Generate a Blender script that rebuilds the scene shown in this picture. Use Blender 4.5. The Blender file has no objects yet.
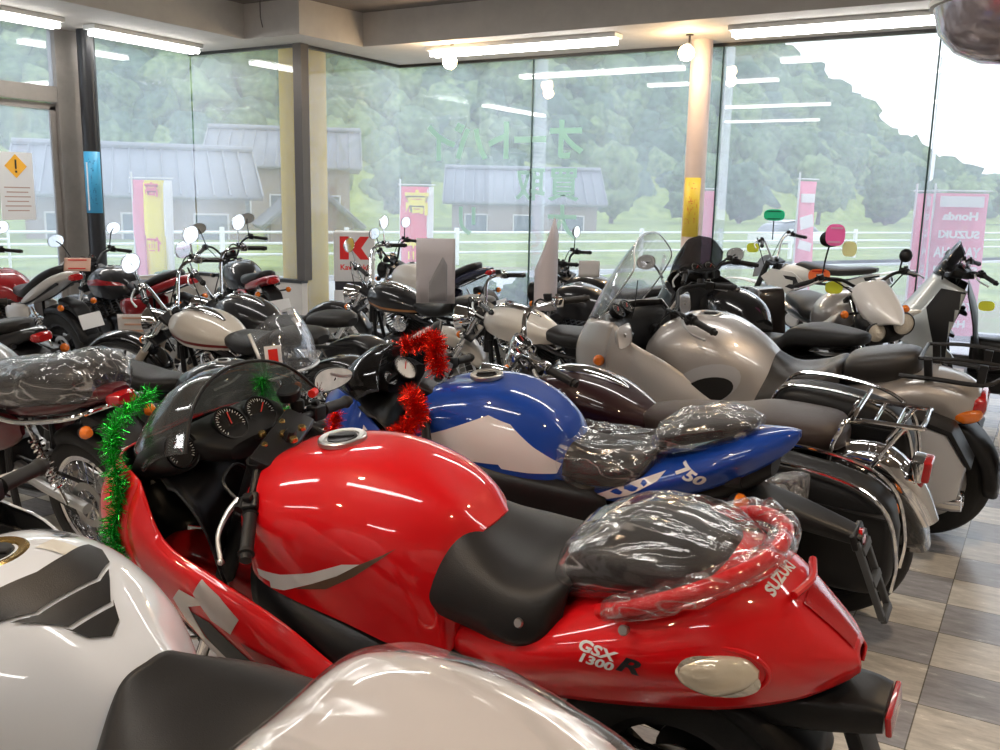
import bpy, bmesh, math, random
from mathutils import Vector as V, Matrix, Euler
from mathutils.bvhtree import BVHTree
from math import pi, sin, cos, radians as rad
random.seed(7)
SC = bpy.context.scene
COL = SC.collection

# ---------------------------------------------------------------- materials
_m = {}
def mat(name, col=(.5,.5,.5), rough=.5, metal=0., coat=0., alpha=1., trans=0., emit=None, es=0., bump=0., bscale=40., var=0., spec=.5, ior=1.45):
    if name in _m: return _m[name]
    m = bpy.data.materials.new(name); m.use_nodes = True
    nt = m.node_tree; b = nt.nodes['Principled BSDF']
    b.inputs['Base Color'].default_value = (*col, 1)
    b.inputs['Roughness'].default_value = rough
    b.inputs['Metallic'].default_value = metal
    b.inputs['Coat Weight'].default_value = coat
    b.inputs['Coat Roughness'].default_value = .04
    b.inputs['Alpha'].default_value = alpha
    b.inputs['Transmission Weight'].default_value = trans
    b.inputs['Specular IOR Level'].default_value = spec
    b.inputs['IOR'].default_value = ior
    if emit: b.inputs['Emission Color'].default_value = (*emit, 1); b.inputs['Emission Strength'].default_value = es
    tc = nt.nodes.new('ShaderNodeTexCoord')
    n = nt.nodes.new('ShaderNodeTexNoise'); n.inputs['Scale'].default_value = bscale; n.inputs['Detail'].default_value = 3
    nt.links.new(tc.outputs['Object'], n.inputs['Vector'])
    if bump:
        bp = nt.nodes.new('ShaderNodeBump'); bp.inputs['Strength'].default_value = bump; bp.inputs['Distance'].default_value = .01
        nt.links.new(n.outputs['Fac'], bp.inputs['Height']); nt.links.new(bp.outputs['Normal'], b.inputs['Normal'])
    if var:
        mx = nt.nodes.new('ShaderNodeMix'); mx.data_type = 'RGBA'; mx.blend_type = 'MULTIPLY'
        mx.inputs[0].default_value = var; mx.inputs[6].default_value = (*col, 1)
        nt.links.new(n.outputs['Fac'], mx.inputs[7]); nt.links.new(mx.outputs[2], b.inputs['Base Color'])
    else:
        mr = nt.nodes.new('ShaderNodeMapRange'); mr.inputs[3].default_value = max(.02, rough-.03); mr.inputs[4].default_value = rough+.05
        nt.links.new(n.outputs['Fac'], mr.inputs[0]); nt.links.new(mr.outputs[0], b.inputs['Roughness'])
    _m[name] = m
    return m
def paint(name, col, metal=0.): return mat('paint_'+name, col, .4, metal, 1.0, spec=.25)
CHROME = mat('chrome', (.82,.82,.83), .07, 1.)
STEEL = mat('steel', (.45,.44,.42), .32, 1.)
ALU = mat('aluminium', (.62,.62,.62), .38, .9)
DARKMET = mat('dark_metal', (.03,.03,.032), .35, .6)
BLACKPL = mat('black_plastic', (.010,.010,.011), .4, 0, bump=.03, bscale=400, spec=.35)
GLOSSBLK = mat('gloss_black', (.008,.008,.009), .2, 0, 1.)
RUBBER = mat('tyre_rubber', (.018,.018,.018), .7, 0, bump=.15, bscale=120)
GRIPM = mat('grip_rubber', (.012,.012,.012), .55)
SEATM = mat('seat_vinyl', (.016,.015,.015), .42, 0, bump=.12, bscale=500, spec=.35)
BROWNSEAT = mat('brown_seat_vinyl', (.042,.028,.024), .42, 0, bump=.15, bscale=400)
GREYSEAT = mat('grey_seat_vinyl', (.028,.025,.024), .36, 0, bump=.15, bscale=400)
GOLD = mat('gold_metal', (.55,.36,.12), .25, 1.)
BRONZE = mat('bronze_trim', (.18,.12,.08), .35, .6)
WHITEP = mat('white_plastic', (.75,.75,.73), .4)
CREAMMET = mat('cream_metal', (.52,.44,.36), .35, .5)
REDLENS = mat('red_lens', (.45,.01,.012), .12, 0, 1., bump=.1, bscale=150)
ORLENS = mat('amber_lens', (.85,.2,.015), .12, 0, 1., bump=.1, bscale=150)
CLEARLENS = mat('clear_lens', (.72,.66,.56), .15, .4, 1., bump=.6, bscale=70)
MIRRORM = mat('mirror_glass', (.85,.87,.9), .02, 1.)
GAUGE = mat('gauge_face', (.01,.01,.01), .15, 0, 1.)
GAUGEW = mat('gauge_white', (.7,.7,.68), .3, 0, .5)
REDN = mat('red_needle', (.7,.02,.01), .4)
PAPER = mat('white_card', (.78,.75,.74), .6)
WHITEV = mat('white_vinyl', (.8,.8,.8), .4)
BLKV = mat('black_vinyl', (.012,.012,.014), .5)

def glassy(name, col, alpha_lo, rough=.05, tint=None):
    """see-through sheet: tinted transparency plus a mirror-like coat at grazing angles"""
    if name in _m: return _m[name]
    m = bpy.data.materials.new(name); m.use_nodes = True; nt = m.node_tree; nt.nodes.clear()
    o = nt.nodes.new('ShaderNodeOutputMaterial'); t = nt.nodes.new('ShaderNodeBsdfTransparent'); g = nt.nodes.new('ShaderNodeBsdfGlossy')
    t.inputs[0].default_value = (*(tint or (1,1,1)), 1); g.inputs['Roughness'].default_value = rough; g.inputs[0].default_value = (.95,.95,1,1)
    d = nt.nodes.new('ShaderNodeBsdfDiffuse'); d.inputs[0].default_value = (*col, 1)
    tr = nt.nodes.new('ShaderNodeBsdfTranslucent'); tr.inputs[0].default_value = (*col, 1)
    dd = nt.nodes.new('ShaderNodeMixShader'); dd.inputs[0].default_value = .6
    nt.links.new(d.outputs[0], dd.inputs[1]); nt.links.new(tr.outputs[0], dd.inputs[2])
    a = nt.nodes.new('ShaderNodeMixShader'); a.inputs[0].default_value = alpha_lo
    nt.links.new(t.outputs[0], a.inputs[1]); nt.links.new(dd.outputs[0], a.inputs[2])
    f = nt.nodes.new('ShaderNodeLayerWeight'); f.inputs[0].default_value = .5
    mr = nt.nodes.new('ShaderNodeMapRange'); mr.inputs[3].default_value = .04; mr.inputs[4].default_value = .75
    pw = nt.nodes.new('ShaderNodeMath'); pw.operation = 'POWER'; pw.inputs[1].default_value = 4.
    nt.links.new(f.outputs['Facing'], pw.inputs[0]); nt.links.new(pw.outputs[0], mr.inputs[0])
    b = nt.nodes.new('ShaderNodeMixShader')
    nt.links.new(mr.outputs[0], b.inputs[0]); nt.links.new(a.outputs[0], b.inputs[1]); nt.links.new(g.outputs[0], b.inputs[2])
    nt.links.new(b.outputs[0], o.inputs[0])
    _m[name] = m; return m
CLEARSCREEN = glassy('clear_screen', (.6,.62,.65), .10)
SMOKESCREEN = glassy('smoke_screen', (.05,.05,.05), .25, tint=(.35,.35,.36))
SMOKELIGHT = glassy('light_smoke_screen', (.3,.32,.33), .2, tint=(.6,.62,.6))
def wrapmat(name, scale, lo=.06, hi=.5, col=(.8,.8,.82)):
    """thin crinkled polythene"""
    if name in _m: return _m[name]
    m = bpy.data.materials.new(name); m.use_nodes = True; nt = m.node_tree; nt.nodes.clear()
    L = nt.links.new
    o = nt.nodes.new('ShaderNodeOutputMaterial'); t = nt.nodes.new('ShaderNodeBsdfTransparent'); g = nt.nodes.new('ShaderNodeBsdfGlossy')
    d = nt.nodes.new('ShaderNodeBsdfDiffuse'); d.inputs[0].default_value = (*col, 1)
    g.inputs['Roughness'].default_value = .16
    tc = nt.nodes.new('ShaderNodeTexCoord'); mp = nt.nodes.new('ShaderNodeMapping'); mp.inputs['Scale'].default_value = scale
    n = nt.nodes.new('ShaderNodeTexNoise'); n.inputs['Scale'].default_value = 4; n.inputs['Detail'].default_value = 1.5; n.inputs['Distortion'].default_value = .8
    L(tc.outputs['Object'], mp.inputs[0]); L(mp.outputs[0], n.inputs['Vector'])
    # ridges where the noise crosses its middle: thin crease lines
    s = nt.nodes.new('ShaderNodeMath'); s.operation = 'SUBTRACT'; s.inputs[1].default_value = .5; L(n.outputs['Fac'], s.inputs[0])
    ab = nt.nodes.new('ShaderNodeMath'); ab.operation = 'ABSOLUTE'; L(s.outputs[0], ab.inputs[0])
    mr = nt.nodes.new('ShaderNodeMapRange'); mr.inputs[1].default_value = 0; mr.inputs[2].default_value = .03; mr.inputs[3].default_value = hi; mr.inputs[4].default_value = lo; mr.interpolation_type = 'SMOOTHSTEP'
    L(ab.outputs[0], mr.inputs[0])
    bp = nt.nodes.new('ShaderNodeBump'); bp.inputs['Strength'].default_value = .9; bp.inputs['Distance'].default_value = .03
    L(n.outputs['Fac'], bp.inputs['Height']); L(bp.outputs[0], g.inputs['Normal']); L(bp.outputs[0], d.inputs['Normal'])
    dg = nt.nodes.new('ShaderNodeMixShader'); dg.inputs[0].default_value = .5; L(d.outputs[0], dg.inputs[1]); L(g.outputs[0], dg.inputs[2])
    a = nt.nodes.new('ShaderNodeMixShader'); L(mr.outputs[0], a.inputs[0]); L(t.outputs[0], a.inputs[1]); L(dg.outputs[0], a.inputs[2])
    f = nt.nodes.new('ShaderNodeLayerWeight'); f.inputs[0].default_value = .5; L(bp.outputs[0], f.inputs['Normal'])
    pw = nt.nodes.new('ShaderNodeMath'); pw.operation = 'POWER'; pw.inputs[1].default_value = 3.; L(f.outputs['Facing'], pw.inputs[0])
    m3 = nt.nodes.new('ShaderNodeMapRange'); m3.inputs[3].default_value = .05; m3.inputs[4].default_value = .7; L(pw.outputs[0], m3.inputs[0])
    b = nt.nodes.new('ShaderNodeMixShader'); L(m3.outputs[0], b.inputs[0]); L(a.outputs[0], b.inputs[1]); L(g.outputs[0], b.inputs[2])
    L(b.outputs[0], o.inputs[0]); _m[name] = m; return m
WRAP = wrapmat('polythene_wrap', (1,3.2,3.2))
WRAPB = wrapmat('bubble_wrap', (9,9,9), .25, .6)

# ---------------------------------------------------------------- geometry helpers
def crp(p0,p1,p2,p3,t):
    return .5*((2*p1)+(p2-p0)*t+(2*p0-5*p1+4*p2-p3)*t*t+(3*p1-p0-3*p2+p3)*t*t*t)
def spl(pts, n, start=None):
    """catmull-rom through pts, n steps per segment"""
    P = [V(p) for p in pts]
    if len(P) == 2: return [P[0].lerp(P[1], i/n) for i in range(n+1)]
    a = V(start) if start is not None else 2*P[0]-P[1]
    Q = [a]+P+[2*P[-1]-P[-2]]
    out = []
    for i in range(1, len(Q)-2):
        for k in range(n): out.append(crp(Q[i-1],Q[i],Q[i+1],Q[i+2],k/n))
    out.append(P[-1]); return out
def grid(bm, R, close_u=False, mi=0):
    vs = [[bm.verts.new(p) for p in r] for r in R]
    n = len(vs)
    for i in range(n if close_u else n-1):
        a, b = vs[i], vs[(i+1) % n]
        for j in range(len(a)-1):
            try:
                f = bm.faces.new((a[j], b[j], b[j+1], a[j+1])); f.material_index = mi
            except ValueError: pass
    return vs
def net(bm, rows, nu=5, nv=5, mirror=True, mi=0):
    """smooth surface through a table of control points, optionally mirrored over y"""
    rr = []
    for r in rows:
        P = [V(p) for p in r]; st = None
        if mirror and abs(P[0].y) < 1e-5: st = V((P[1].x, -P[1].y, P[1].z))
        rr.append(spl(P, nv, st))
    cols = [spl([rr[i][j] for i in range(len(rr))], nu) for j in range(len(rr[0]))]
    R = [[cols[j][i] for j in range(len(cols))] for i in range(len(cols[0]))]
    grid(bm, R, mi=mi)
    if mirror:
        grid(bm, [[V((p.x,-p.y,p.z)) for p in reversed(r)] for r in R], mi=mi)
    return R
def tube(bm, pts, r, seg=8, n=4, cap=True):
    P = spl(pts, n) if n > 1 else [V(p) for p in pts]
    m = len(P); rings = []
    up = None
    for i, p in enumerate(P):
        d = (P[min(i+1,m-1)]-P[max(i-1,0)])
        if d.length < 1e-9: d = V((0,0,1))
        d.normalize()
        if up is None:
            up = d.orthogonal().normalized()
        else:
            up = (up-d*up.dot(d))
            up = up.normalized() if up.length > 1e-6 else d.orthogonal().normalized()
        s = d.cross(up)
        if isinstance(r, (list,tuple)):
            f = i/(m-1)*(len(r)-1); k = min(int(f), len(r)-2); rad_ = r[k]+(r[k+1]-r[k])*(f-k)
        else: rad_ = r
        rings.append([bm.verts.new(p+(up*cos(a)+s*sin(a))*rad_) for a in [2*pi*k/seg for k in range(seg)]])
    for a, b in zip(rings, rings[1:]):
        for k in range(seg): bm.faces.new((a[k], a[(k+1)%seg], b[(k+1)%seg], b[k]))
    if cap: bm.faces.new(rings[0][::-1]); bm.faces.new(rings[-1])
def lathe(bm, prof, seg=24, M=None, closed=False, cap=False):
    """prof: (radius, height) about local z; M places it"""
    M = M or Matrix()
    rings = []
    for r, h in prof:
        if r < 1e-6: rings.append([bm.verts.new(M @ V((0,0,h)))])
        else: rings.append([bm.verts.new(M @ V((r*cos(2*pi*k/seg), r*sin(2*pi*k/seg), h))) for k in range(seg)])
    L = list(zip(rings, rings[1:]))
    if closed: L.append((rings[-1], rings[0]))
    for a, b in L:
        if len(a) == 1 and len(b) == 1: continue
        for k in range(seg):
            k2 = (k+1) % seg
            if len(a) == 1: bm.faces.new((a[0], b[k2], b[k]))
            elif len(b) == 1: bm.faces.new((a[k], a[k2], b[0]))
            else: bm.faces.new((a[k], a[k2], b[k2], b[k]))
    if cap:
        for q in (rings[0], rings[-1]):
            if len(q) > 1: bm.faces.new(q)
def zto(d, loc=(0,0,0)):
    return Matrix.Translation(V(loc)) @ V(d).to_track_quat('Z','Y').to_matrix().to_4x4()
def YAX(x,y,z): return zto((0,1,0),(x,y,z))
def box(bm, size, loc=(0,0,0), rot=(0,0,0), bev=0.):
    g = bmesh.ops.create_cube(bm, size=1)
    vs = g['verts']
    M = Matrix.Translation(V(loc)) @ Euler(rot).to_matrix().to_4x4() @ Matrix.Diagonal((*size,1))
    bmesh.ops.transform(bm, matrix=M, verts=vs)
    if bev:
        es = list({e for v in vs for e in v.link_edges})
        bmesh.ops.bevel(bm, geom=es, offset=bev, segments=3, affect='EDGES', profile=.6)
def pod(bm, st, ex=2.4, seg=20, n=4, M=None):
    """closed soft body along x. stations: (x, z_mid, half_width, up, down[, y])"""
    P = []
    for s in st:
        s = tuple(s)+(0,)*(6-len(s)); P.append((s[:3], s[3:]))
    A = spl([p[0] for p in P], n); B = spl([p[1] for p in P], n)
    rings = []
    for a, b in zip(A, B):
        hw, up, dn, y0 = max(a.z,.001), max(b.x,.001), max(b.y,.001), b.z
        ring = []
        for k in range(seg):
            t = 2*pi*k/seg; c, s = cos(t), sin(t)
            yy = math.copysign(abs(c)**(2/ex), c)*hw; zz = math.copysign(abs(s)**(2/ex), s)*(up if s > 0 else dn)
            p = V((a.x, y0+yy, a.y+zz)); ring.append(bm.verts.new(M @ p if M else p))
        rings.append(ring)
    for a, b in zip(rings, rings[1:]):
        for k in range(seg): bm.faces.new((a[k], a[(k+1)%seg], b[(k+1)%seg], b[k]))
    bm.faces.new(rings[0][::-1]); bm.faces.new(rings[-1])
def prism(bm, outline, y0, y1, bev=0):
    """outline of (x,z) pushed from y0 to y1"""
    a = [bm.verts.new((x,y0,z)) for x,z in outline]; b = [bm.verts.new((x,y1,z)) for x,z in outline]
    n = len(a); fs = [bm.faces.new(a), bm.faces.new(b[::-1])]
    for k in range(n): fs.append(bm.faces.new((a[k], b[k], b[(k+1)%n], a[(k+1)%n])))
    if bev:
        es = list({e for f in fs for e in f.edges}); bmesh.ops.bevel(bm, geom=es, offset=bev, segments=2, affect='EDGES', profile=.6)
def new(): return bmesh.new()
def mkobj(name, bm, m, parent=None, T=None, sm=35, thick=0, off=-1, weld=1e-4):
    if T is not None: bmesh.ops.transform(bm, matrix=T, verts=bm.verts)
    if weld: bmesh.ops.remove_doubles(bm, verts=bm.verts, dist=weld)
    bmesh.ops.recalc_face_normals(bm, faces=bm.faces)
    me = bpy.data.meshes.new(name); bm.to_mesh(me); bm.free()
    for x in (m if isinstance(m, (list,tuple)) else [m]): me.materials.append(x)
    me.polygons.foreach_set('use_smooth', [True]*len(me.polygons))
    if sm < 180: me.set_sharp_from_angle(angle=rad(sm))
    o = bpy.data.objects.new(name, me); COL.objects.link(o)
    if parent is not None: o.parent = parent
    if thick:
        s = o.modifiers.new('thickness','SOLIDIFY'); s.thickness = thick; s.offset = off
    return o
def empty(name, loc=(0,0,0), rot=(0,0,0)):
    o = bpy.data.objects.new(name, None); COL.objects.link(o); o.location = loc; o.rotation_euler = rot; o.empty_display_size = .1; return o
def tag(o, label, cat, group=None):
    o['label'] = label; o['category'] = cat
    if group: o['group'] = group
    return o
def struct(o): o['kind'] = 'structure'; return o

def text_bm(s, size, extrude=0, bold=0., shear=0., font=None, xs=1.):
    cu = bpy.data.curves.new('txt','FONT'); cu.body = s; cu.size = size; cu.align_x = 'CENTER'; cu.align_y = 'CENTER'
    cu.extrude = extrude; cu.offset = bold; cu.shear = shear; cu.resolution_u = 3
    if font: cu.font = font
    ob = bpy.data.objects.new('txt', cu); COL.objects.link(ob)
    dg = bpy.context.evaluated_depsgraph_get(); dg.update()
    me = bpy.data.meshes.new_from_object(ob.evaluated_get(dg))
    bm = bmesh.new(); bm.from_mesh(me)
    bpy.data.objects.remove(ob); bpy.data.meshes.remove(me)
    if xs != 1: bmesh.ops.scale(bm, vec=(xs,1,1), verts=bm.verts)
    return bm
def bvh_of(o):
    bm = bmesh.new(); bm.from_mesh(o.data); t = BVHTree.FromBMesh(bm); bm.free(); return t
def project(bm, tree, M, d, off=.002, cell=.02, reach=.6):
    """lay a flat shape (in xy) on a surface: M places it in the body's space, then it is cast along d"""
    if cell:
        xs = [v.co.x for v in bm.verts]; ys = [v.co.y for v in bm.verts]
        for ax, vals in ((0,xs),(1,ys)):
            lo, hi = min(vals), max(vals); k = lo+cell
            while k < hi:
                no = V((1,0,0)) if ax == 0 else V((0,1,0))
                bmesh.ops.bisect_plane(bm, geom=bm.verts[:]+bm.edges[:]+bm.faces[:], plane_co=no*k, plane_no=no)
                k += cell
    d = V(d).normalized(); bad = []
    for v in bm.verts:
        p = M @ v.co
        h, no, i, dist = tree.ray_cast(p-d*reach*.5, d, reach)
        if h is None: bad.append(v); v.co = p
        else: v.co = h-d*off
    if bad: bmesh.ops.delete(bm, geom=bad, context='VERTS')
def poly_bm(pts):
    bm = bmesh.new(); bm.faces.new([bm.verts.new((x,y,0)) for x,y in pts]); return bm
SIDE = lambda x,z,y=.4: Matrix(((1,0,0,x),(0,0,1,y),(0,1,0,z),(0,0,0,1)))      # flat x,y -> body x,z
def decal(name, body, bm, m, M, d, off=.002, cell=.02, reach=.8):
    project(bm, bvh_of(body), M, d, off, cell, reach)
    return mkobj(name, bm, m, body, sm=180, weld=0)
def side_decal(name, body, pts, m, left=True, off=.002, cell=.025):
    M = Matrix(((1,0,0,0),(0,0,1,.4 if left else -.4),(0,1,0,0),(0,0,0,1)))
    return decal(name, body, poly_bm(pts), m, M, (0,-1,0) if left else (0,1,0), off, cell)
# ---------------------------------------------------------------- motorcycle components (x forward, y left, z up)
class Bike:
    def __init__(s, name, label, loc, heading, lean=-9, group=None, cat='motorcycle', scale=1.):
        s.root = empty(name, loc, (rad(lean), 0, rad(heading))); s.root.scale = (scale,)*3
        tag(s.root, label, cat, group); s.T = None
    def add(s, name, bm, m, parent=None, front=False, **k):
        return mkobj(name, bm, m, parent or s.root, T=(s.T if front else None), **k)
    def steer(s, head, rake, deg):
        ax = V((-sin(rad(rake)),0,cos(rad(rake))))
        s.T = Matrix.Translation(V(head)) @ Matrix.Rotation(rad(deg), 4, ax) @ Matrix.Translation(-V(head))

def tyre_bm(x, R, w, knob=False, seg=48):
    bm = new(); h = w*.62; c = []
    for k in range(-6, 7):
        a = k/6*rad(118); c.append((R-h*.55+h*.55*cos(a) if abs(a) < pi/2 else R-h*.55+h*.9*cos(a), w/2*sin(a)*(1 if abs(a)<pi/2 else 1)))
    lathe(bm, c, seg, YAX(x,0,R), closed=True)
    if knob:
        n = 40
        for k in range(n):
            for j, yy in enumerate((-.32,0,.32)):
                a = 2*pi*(k+.5*(j%2))/n; r = R+.004-abs(yy)*.02
                M = Matrix.Translation((x+r*cos(a), yy*w, R+r*sin(a)))@Matrix.Rotation(-a,4,'Y')
                g = bmesh.ops.create_cube(bm, size=1); bmesh.ops.transform(bm, matrix=M@Matrix.Diagonal((.024,w*.24,.026,1)), verts=g['verts'])
    return bm
def wheel(b, name, x, R, w, style='cast5', rimm=None, front=False, disc=(.14,), knob=False, seg=48, rr=None):
    rimm = rimm or DARKMET; rr = rr or R-w*.62
    wo = b.add(name, tyre_bm(x,R,w,knob,seg), RUBBER, front=front)
    bm = new(); ww = w*.42
    lathe(bm, [(rr+.012,-ww),(rr+.012,-ww+.008),(rr-.012,-ww+.02),(rr-.02,0),(rr-.012,ww-.02),(rr+.012,ww-.008),(rr+.012,ww),(rr-.02,ww-.004),(rr-.035,0),(rr-.02,-ww+.004)], seg, YAX(x,0,R), closed=True)
    lathe(bm, [(0,-.06),(.03,-.06),(.038,-.03),(.03,0),(.038,.03),(.03,.06),(0,.06)], 20, YAX(x,0,R))
    if style.startswith('cast'):
        n = int(style[4:])
        for k in range(n):
            a = 2*pi*k/n+.3
            for s in (-1,1):
                p0 = V((x+.03*cos(a-.5*s), 0, R+.03*sin(a-.5*s))); p1 = V((x+(rr-.02)*cos(a+.1*s),0,R+(rr-.02)*sin(a+.1*s)))
                tube(bm, [p0, p0.lerp(p1,.5)+V((0,.006*s,0)), p1], [.014,.011,.016], 6, 3)
    b.add('rim', bm, rimm, wo, front=front)
    if style == 'spoke':
        bm = new(); n = 36
        for k in range(n):
            a = 2*pi*k/n; s = 1 if k % 2 else -1; a2 = a+.35*(1 if k % 4 < 2 else -1)
            tube(bm, [(x+.03*cos(a),.035*s,R+.03*sin(a)),(x+(rr-.02)*cos(a2),.006*s,R+(rr-.02)*sin(a2))], .0022, 4, 1)
        b.add('spokes', bm, CHROME, wo, front=front)
    if style == 'solid':
        bm = new(); lathe(bm, [(0,.03),(.07,.03),(.1,.012),(rr-.03,.02),(rr-.03,-.02),(.1,-.012),(.07,-.03),(0,-.03)], 30, YAX(x,0,R)); b.add('wheel_disc', bm, rimm, wo, front=front)
    for s in ((1,-1) if len(disc) > 1 else (1,)):
        bm = new(); r = disc[0]; y = s*.062
        lathe(bm, [(r,y-.002),(r,y+.002),(r*.68,y+.002),(r*.68,y-.002)], 36, YAX(x,0,R), closed=True)
        for k in range(5):
            a = 2*pi*k/5; tube(bm, [(x+.03*cos(a),y-.008*s,R+.03*sin(a)),(x+r*.7*cos(a),y,R+r*.7*sin(a))], .006, 5, 1)
        b.add('brake_disc', bm, STEEL, wo, front=front)
    return wo
def fender(b, name, x, R, w, a0, a1, m, gap=.03, drop=.05, front=False, n=14, xoff=0, flare=0.):
    """a0..a1 in degrees about the axle, 90 = straight above, larger = rearward"""
    rows = []
    for k in range(n+1):
        a = rad(a0+(a1-a0)*k/n); f = k/n; r = R+gap+flare*f*f; hw = w/2+.012
        def P(rr, y): return (x+xoff+rr*cos(a), y, R+rr*sin(a))
        e = .7 if k in (0,n) else 1
        rows.append([P(r,0), P(r-.004,hw*.6*e), P(r-.022,hw*.98*e), P(r-.022-drop*e,hw*1.02*e)])
    bm = new(); net(bm, rows, 1, 3)
    return b.add(name, bm, m, front=front, thick=.003)
def fork(b, A, H, half=.1, r=.024, usd=False, m_up=None, m_lo=None, up_frac=.5, caliper=True, xo=0.):
    """A axle point (x,z), H top clamp point (x,z); legs sit ahead of the steering axis"""
    A = V((A[0],0,A[1])); H = V((H[0],0,H[1])); root = None
    bm = new()
    for s in (1,-1):
        a, h = A+V((0,s*half,0)), H+V((0,s*half,0)); mid = a.lerp(h, up_frac)
        tube(bm, [a-(h-a).normalized()*.03, mid], r*1.15 if not usd else r*.85, 12, 1)
    root = b.add('front_fork', bm, m_lo or STEEL, front=True)
    bm = new()
    for s in (1,-1):
        a, h = A+V((0,s*half,0)), H+V((0,s*half,0)); mid = a.lerp(h, up_frac)
        tube(bm, [mid, h], r*.85 if not usd else r*1.2, 12, 1)
    b.add('fork_tube', bm, m_up or CHROME, root, front=True)
    bm = new(); d = (H-A).normalized(); pitch = math.atan2(d.x, d.z)
    for t in (0., -.19):
        c = H+d*(t-.005)+V((-.025,0,0)); box(bm, (.085,half*2+.06,.028), c, (0,pitch,0), .01)
    for s in (1,-1):
        lathe(bm, [(0,.02),(.017,.02),(.021,.01),(.021,-.01)], 16, zto(d, H+V((0,s*half,0))))
    lathe(bm, [(0,.03),(.012,.03),(.018,.02),(.018,-.01)], 6, zto(d, H+V((-.04,0,0))))
    b.add('triple_clamp', bm, DARKMET, root, front=True)
    if caliper:
        bm = new()
        for s in (1,-1): box(bm, (.05,.035,.1), A+V((-.06,s*.09,.07)), (0,.5,0), .01)
        b.add('brake_caliper', bm, BLACKPL, root, front=True)
    return root
def controls(b, root, P, d, side, lever=ALU, gripm=None, gl=.12, chrome=False, lv=True):
    """grip, switch box, lever at bar end: P = inner grip point, d = direction to the tip"""
    P = V(P); d = V(d).normalized(); gripm = gripm or GRIPM
    fwd = V((1,0,0)); fwd = (fwd-d*fwd.dot(d)).normalized(); up = d.cross(fwd)*(-side); up = up if up.z > 0 else -up
    bm = new(); pr = [(.011,0),(.021,.002)]
    for k in range(10): z = .006+k*(gl-.012)/10; pr += [(.0165,z),(.0165,z+(gl-.012)/14)]
    pr += [(.02,gl-.002),(.02,gl),(.014,gl+.002),(.014,gl+.018),(0,gl+.02)]
    lathe(bm, pr, 14, zto(d, P)); b.add('grip', bm, gripm, root, front=True)
    bm = new(); box(bm, (.04,.05,.045), P-d*.03, V(d).to_track_quat('Y','Z').to_euler(), .009)
    box(bm, (.02,.022,.014), P-d*.03+fwd*.0+up*.028, (0,0,0), .004)
    b.add('switch_box', bm, CHROME if chrome else BLACKPL, root, front=True)
    if lv:
        bm = new(); a = P-d*.035+fwd*.035
        tube(bm, [a-d*.02, a+d*.02+fwd*.025, a+d*.08+fwd*.042-up*.004, a+d*.15+fwd*.03-up*.01], [.009,.007,.0055,.006], 8, 5)
        bmesh.ops.create_icosphere(bm, subdivisions=2, radius=.0085, matrix=Matrix.Translation(a+d*.155+fwd*.029-up*.01))
        b.add('lever', bm, lever, root, front=True)
        bm = new(); tube(bm, [P-d*.05+fwd*.02, P-d*.02+fwd*.03], .014, 8, 1)
        if side < 0:
            lathe(bm, [(0,.0),(.019,.0),(.021,.03),(.019,.034),(0,.034)], 14, zto(up, P-d*.055+fwd*.045+up*.005))
        b.add('lever_clamp', bm, BLACKPL, root, front=True)
def mirror_head(b, base, tip, shape='oval', m=None, size=(.06,.085), face=(-1,0,.05), stalk=.005, front=True, parent=None, bend=.03):
    base, tip = V(base), V(tip); m = m or BLACKPL
    bm = new(); mid = base.lerp(tip,.5)+V((0,0,bend)); tube(bm, [base, mid, tip], stalk, 8, 5)
    F = V(face).normalized(); q = F.to_track_quat('Z','Y').to_matrix().to_4x4(); M = Matrix.Translation(tip) @ q
    a, c = size[1], size[0]
    pr = [(0,-.035),(.35,-.033),(.7,-.022),(.95,-.006),(1,.004),(.97,.006)]
    n = 28; ringz = []
    def rr(t):
        if shape == 'round': return 1,1
        ex = 2. if shape == 'oval' else 3.2
        return 1,1
    for r, h in pr:
        ring = []
        for k in range(n):
            t = 2*pi*k/n; cc, ss = cos(t), sin(t); ex = {'oval':2.2,'round':2.,'square':3.6,'drop':2.2}[shape]
            u = math.copysign(abs(cc)**(2/ex),cc); v_ = math.copysign(abs(ss)**(2/ex),ss)
            if shape == 'drop': v_ *= 1-.25*u
            ring.append(bm.verts.new(M @ V((u*a*max(r,.01), v_*c*max(r,.01), h))))
        ringz.append(ring)
    for p, q_ in zip(ringz, ringz[1:]):
        for k in range(n): bm.faces.new((p[k], p[(k+1)%n], q_[(k+1)%n], q_[k]))
    bm.faces.new(ringz[0])
    o = b.add('mirror', bm, m, parent, front=front)
    bm = new(); ring = []
    for k in range(n):
        t = 2*pi*k/n; cc, ss = cos(t), sin(t); ex = {'oval':2.2,'round':2.,'square':3.6,'drop':2.2}[shape]
        u = math.copysign(abs(cc)**(2/ex),cc); v_ = math.copysign(abs(ss)**(2/ex),ss)
        if shape == 'drop': v_ *= 1-.25*u
        ring.append(bm.verts.new(M @ V((u*a*.965, v_*c*.965, .0035))))
    bm.faces.new(ring); b.add('mirror_glass', bm, MIRRORM, o, front=front)
    return o
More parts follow.
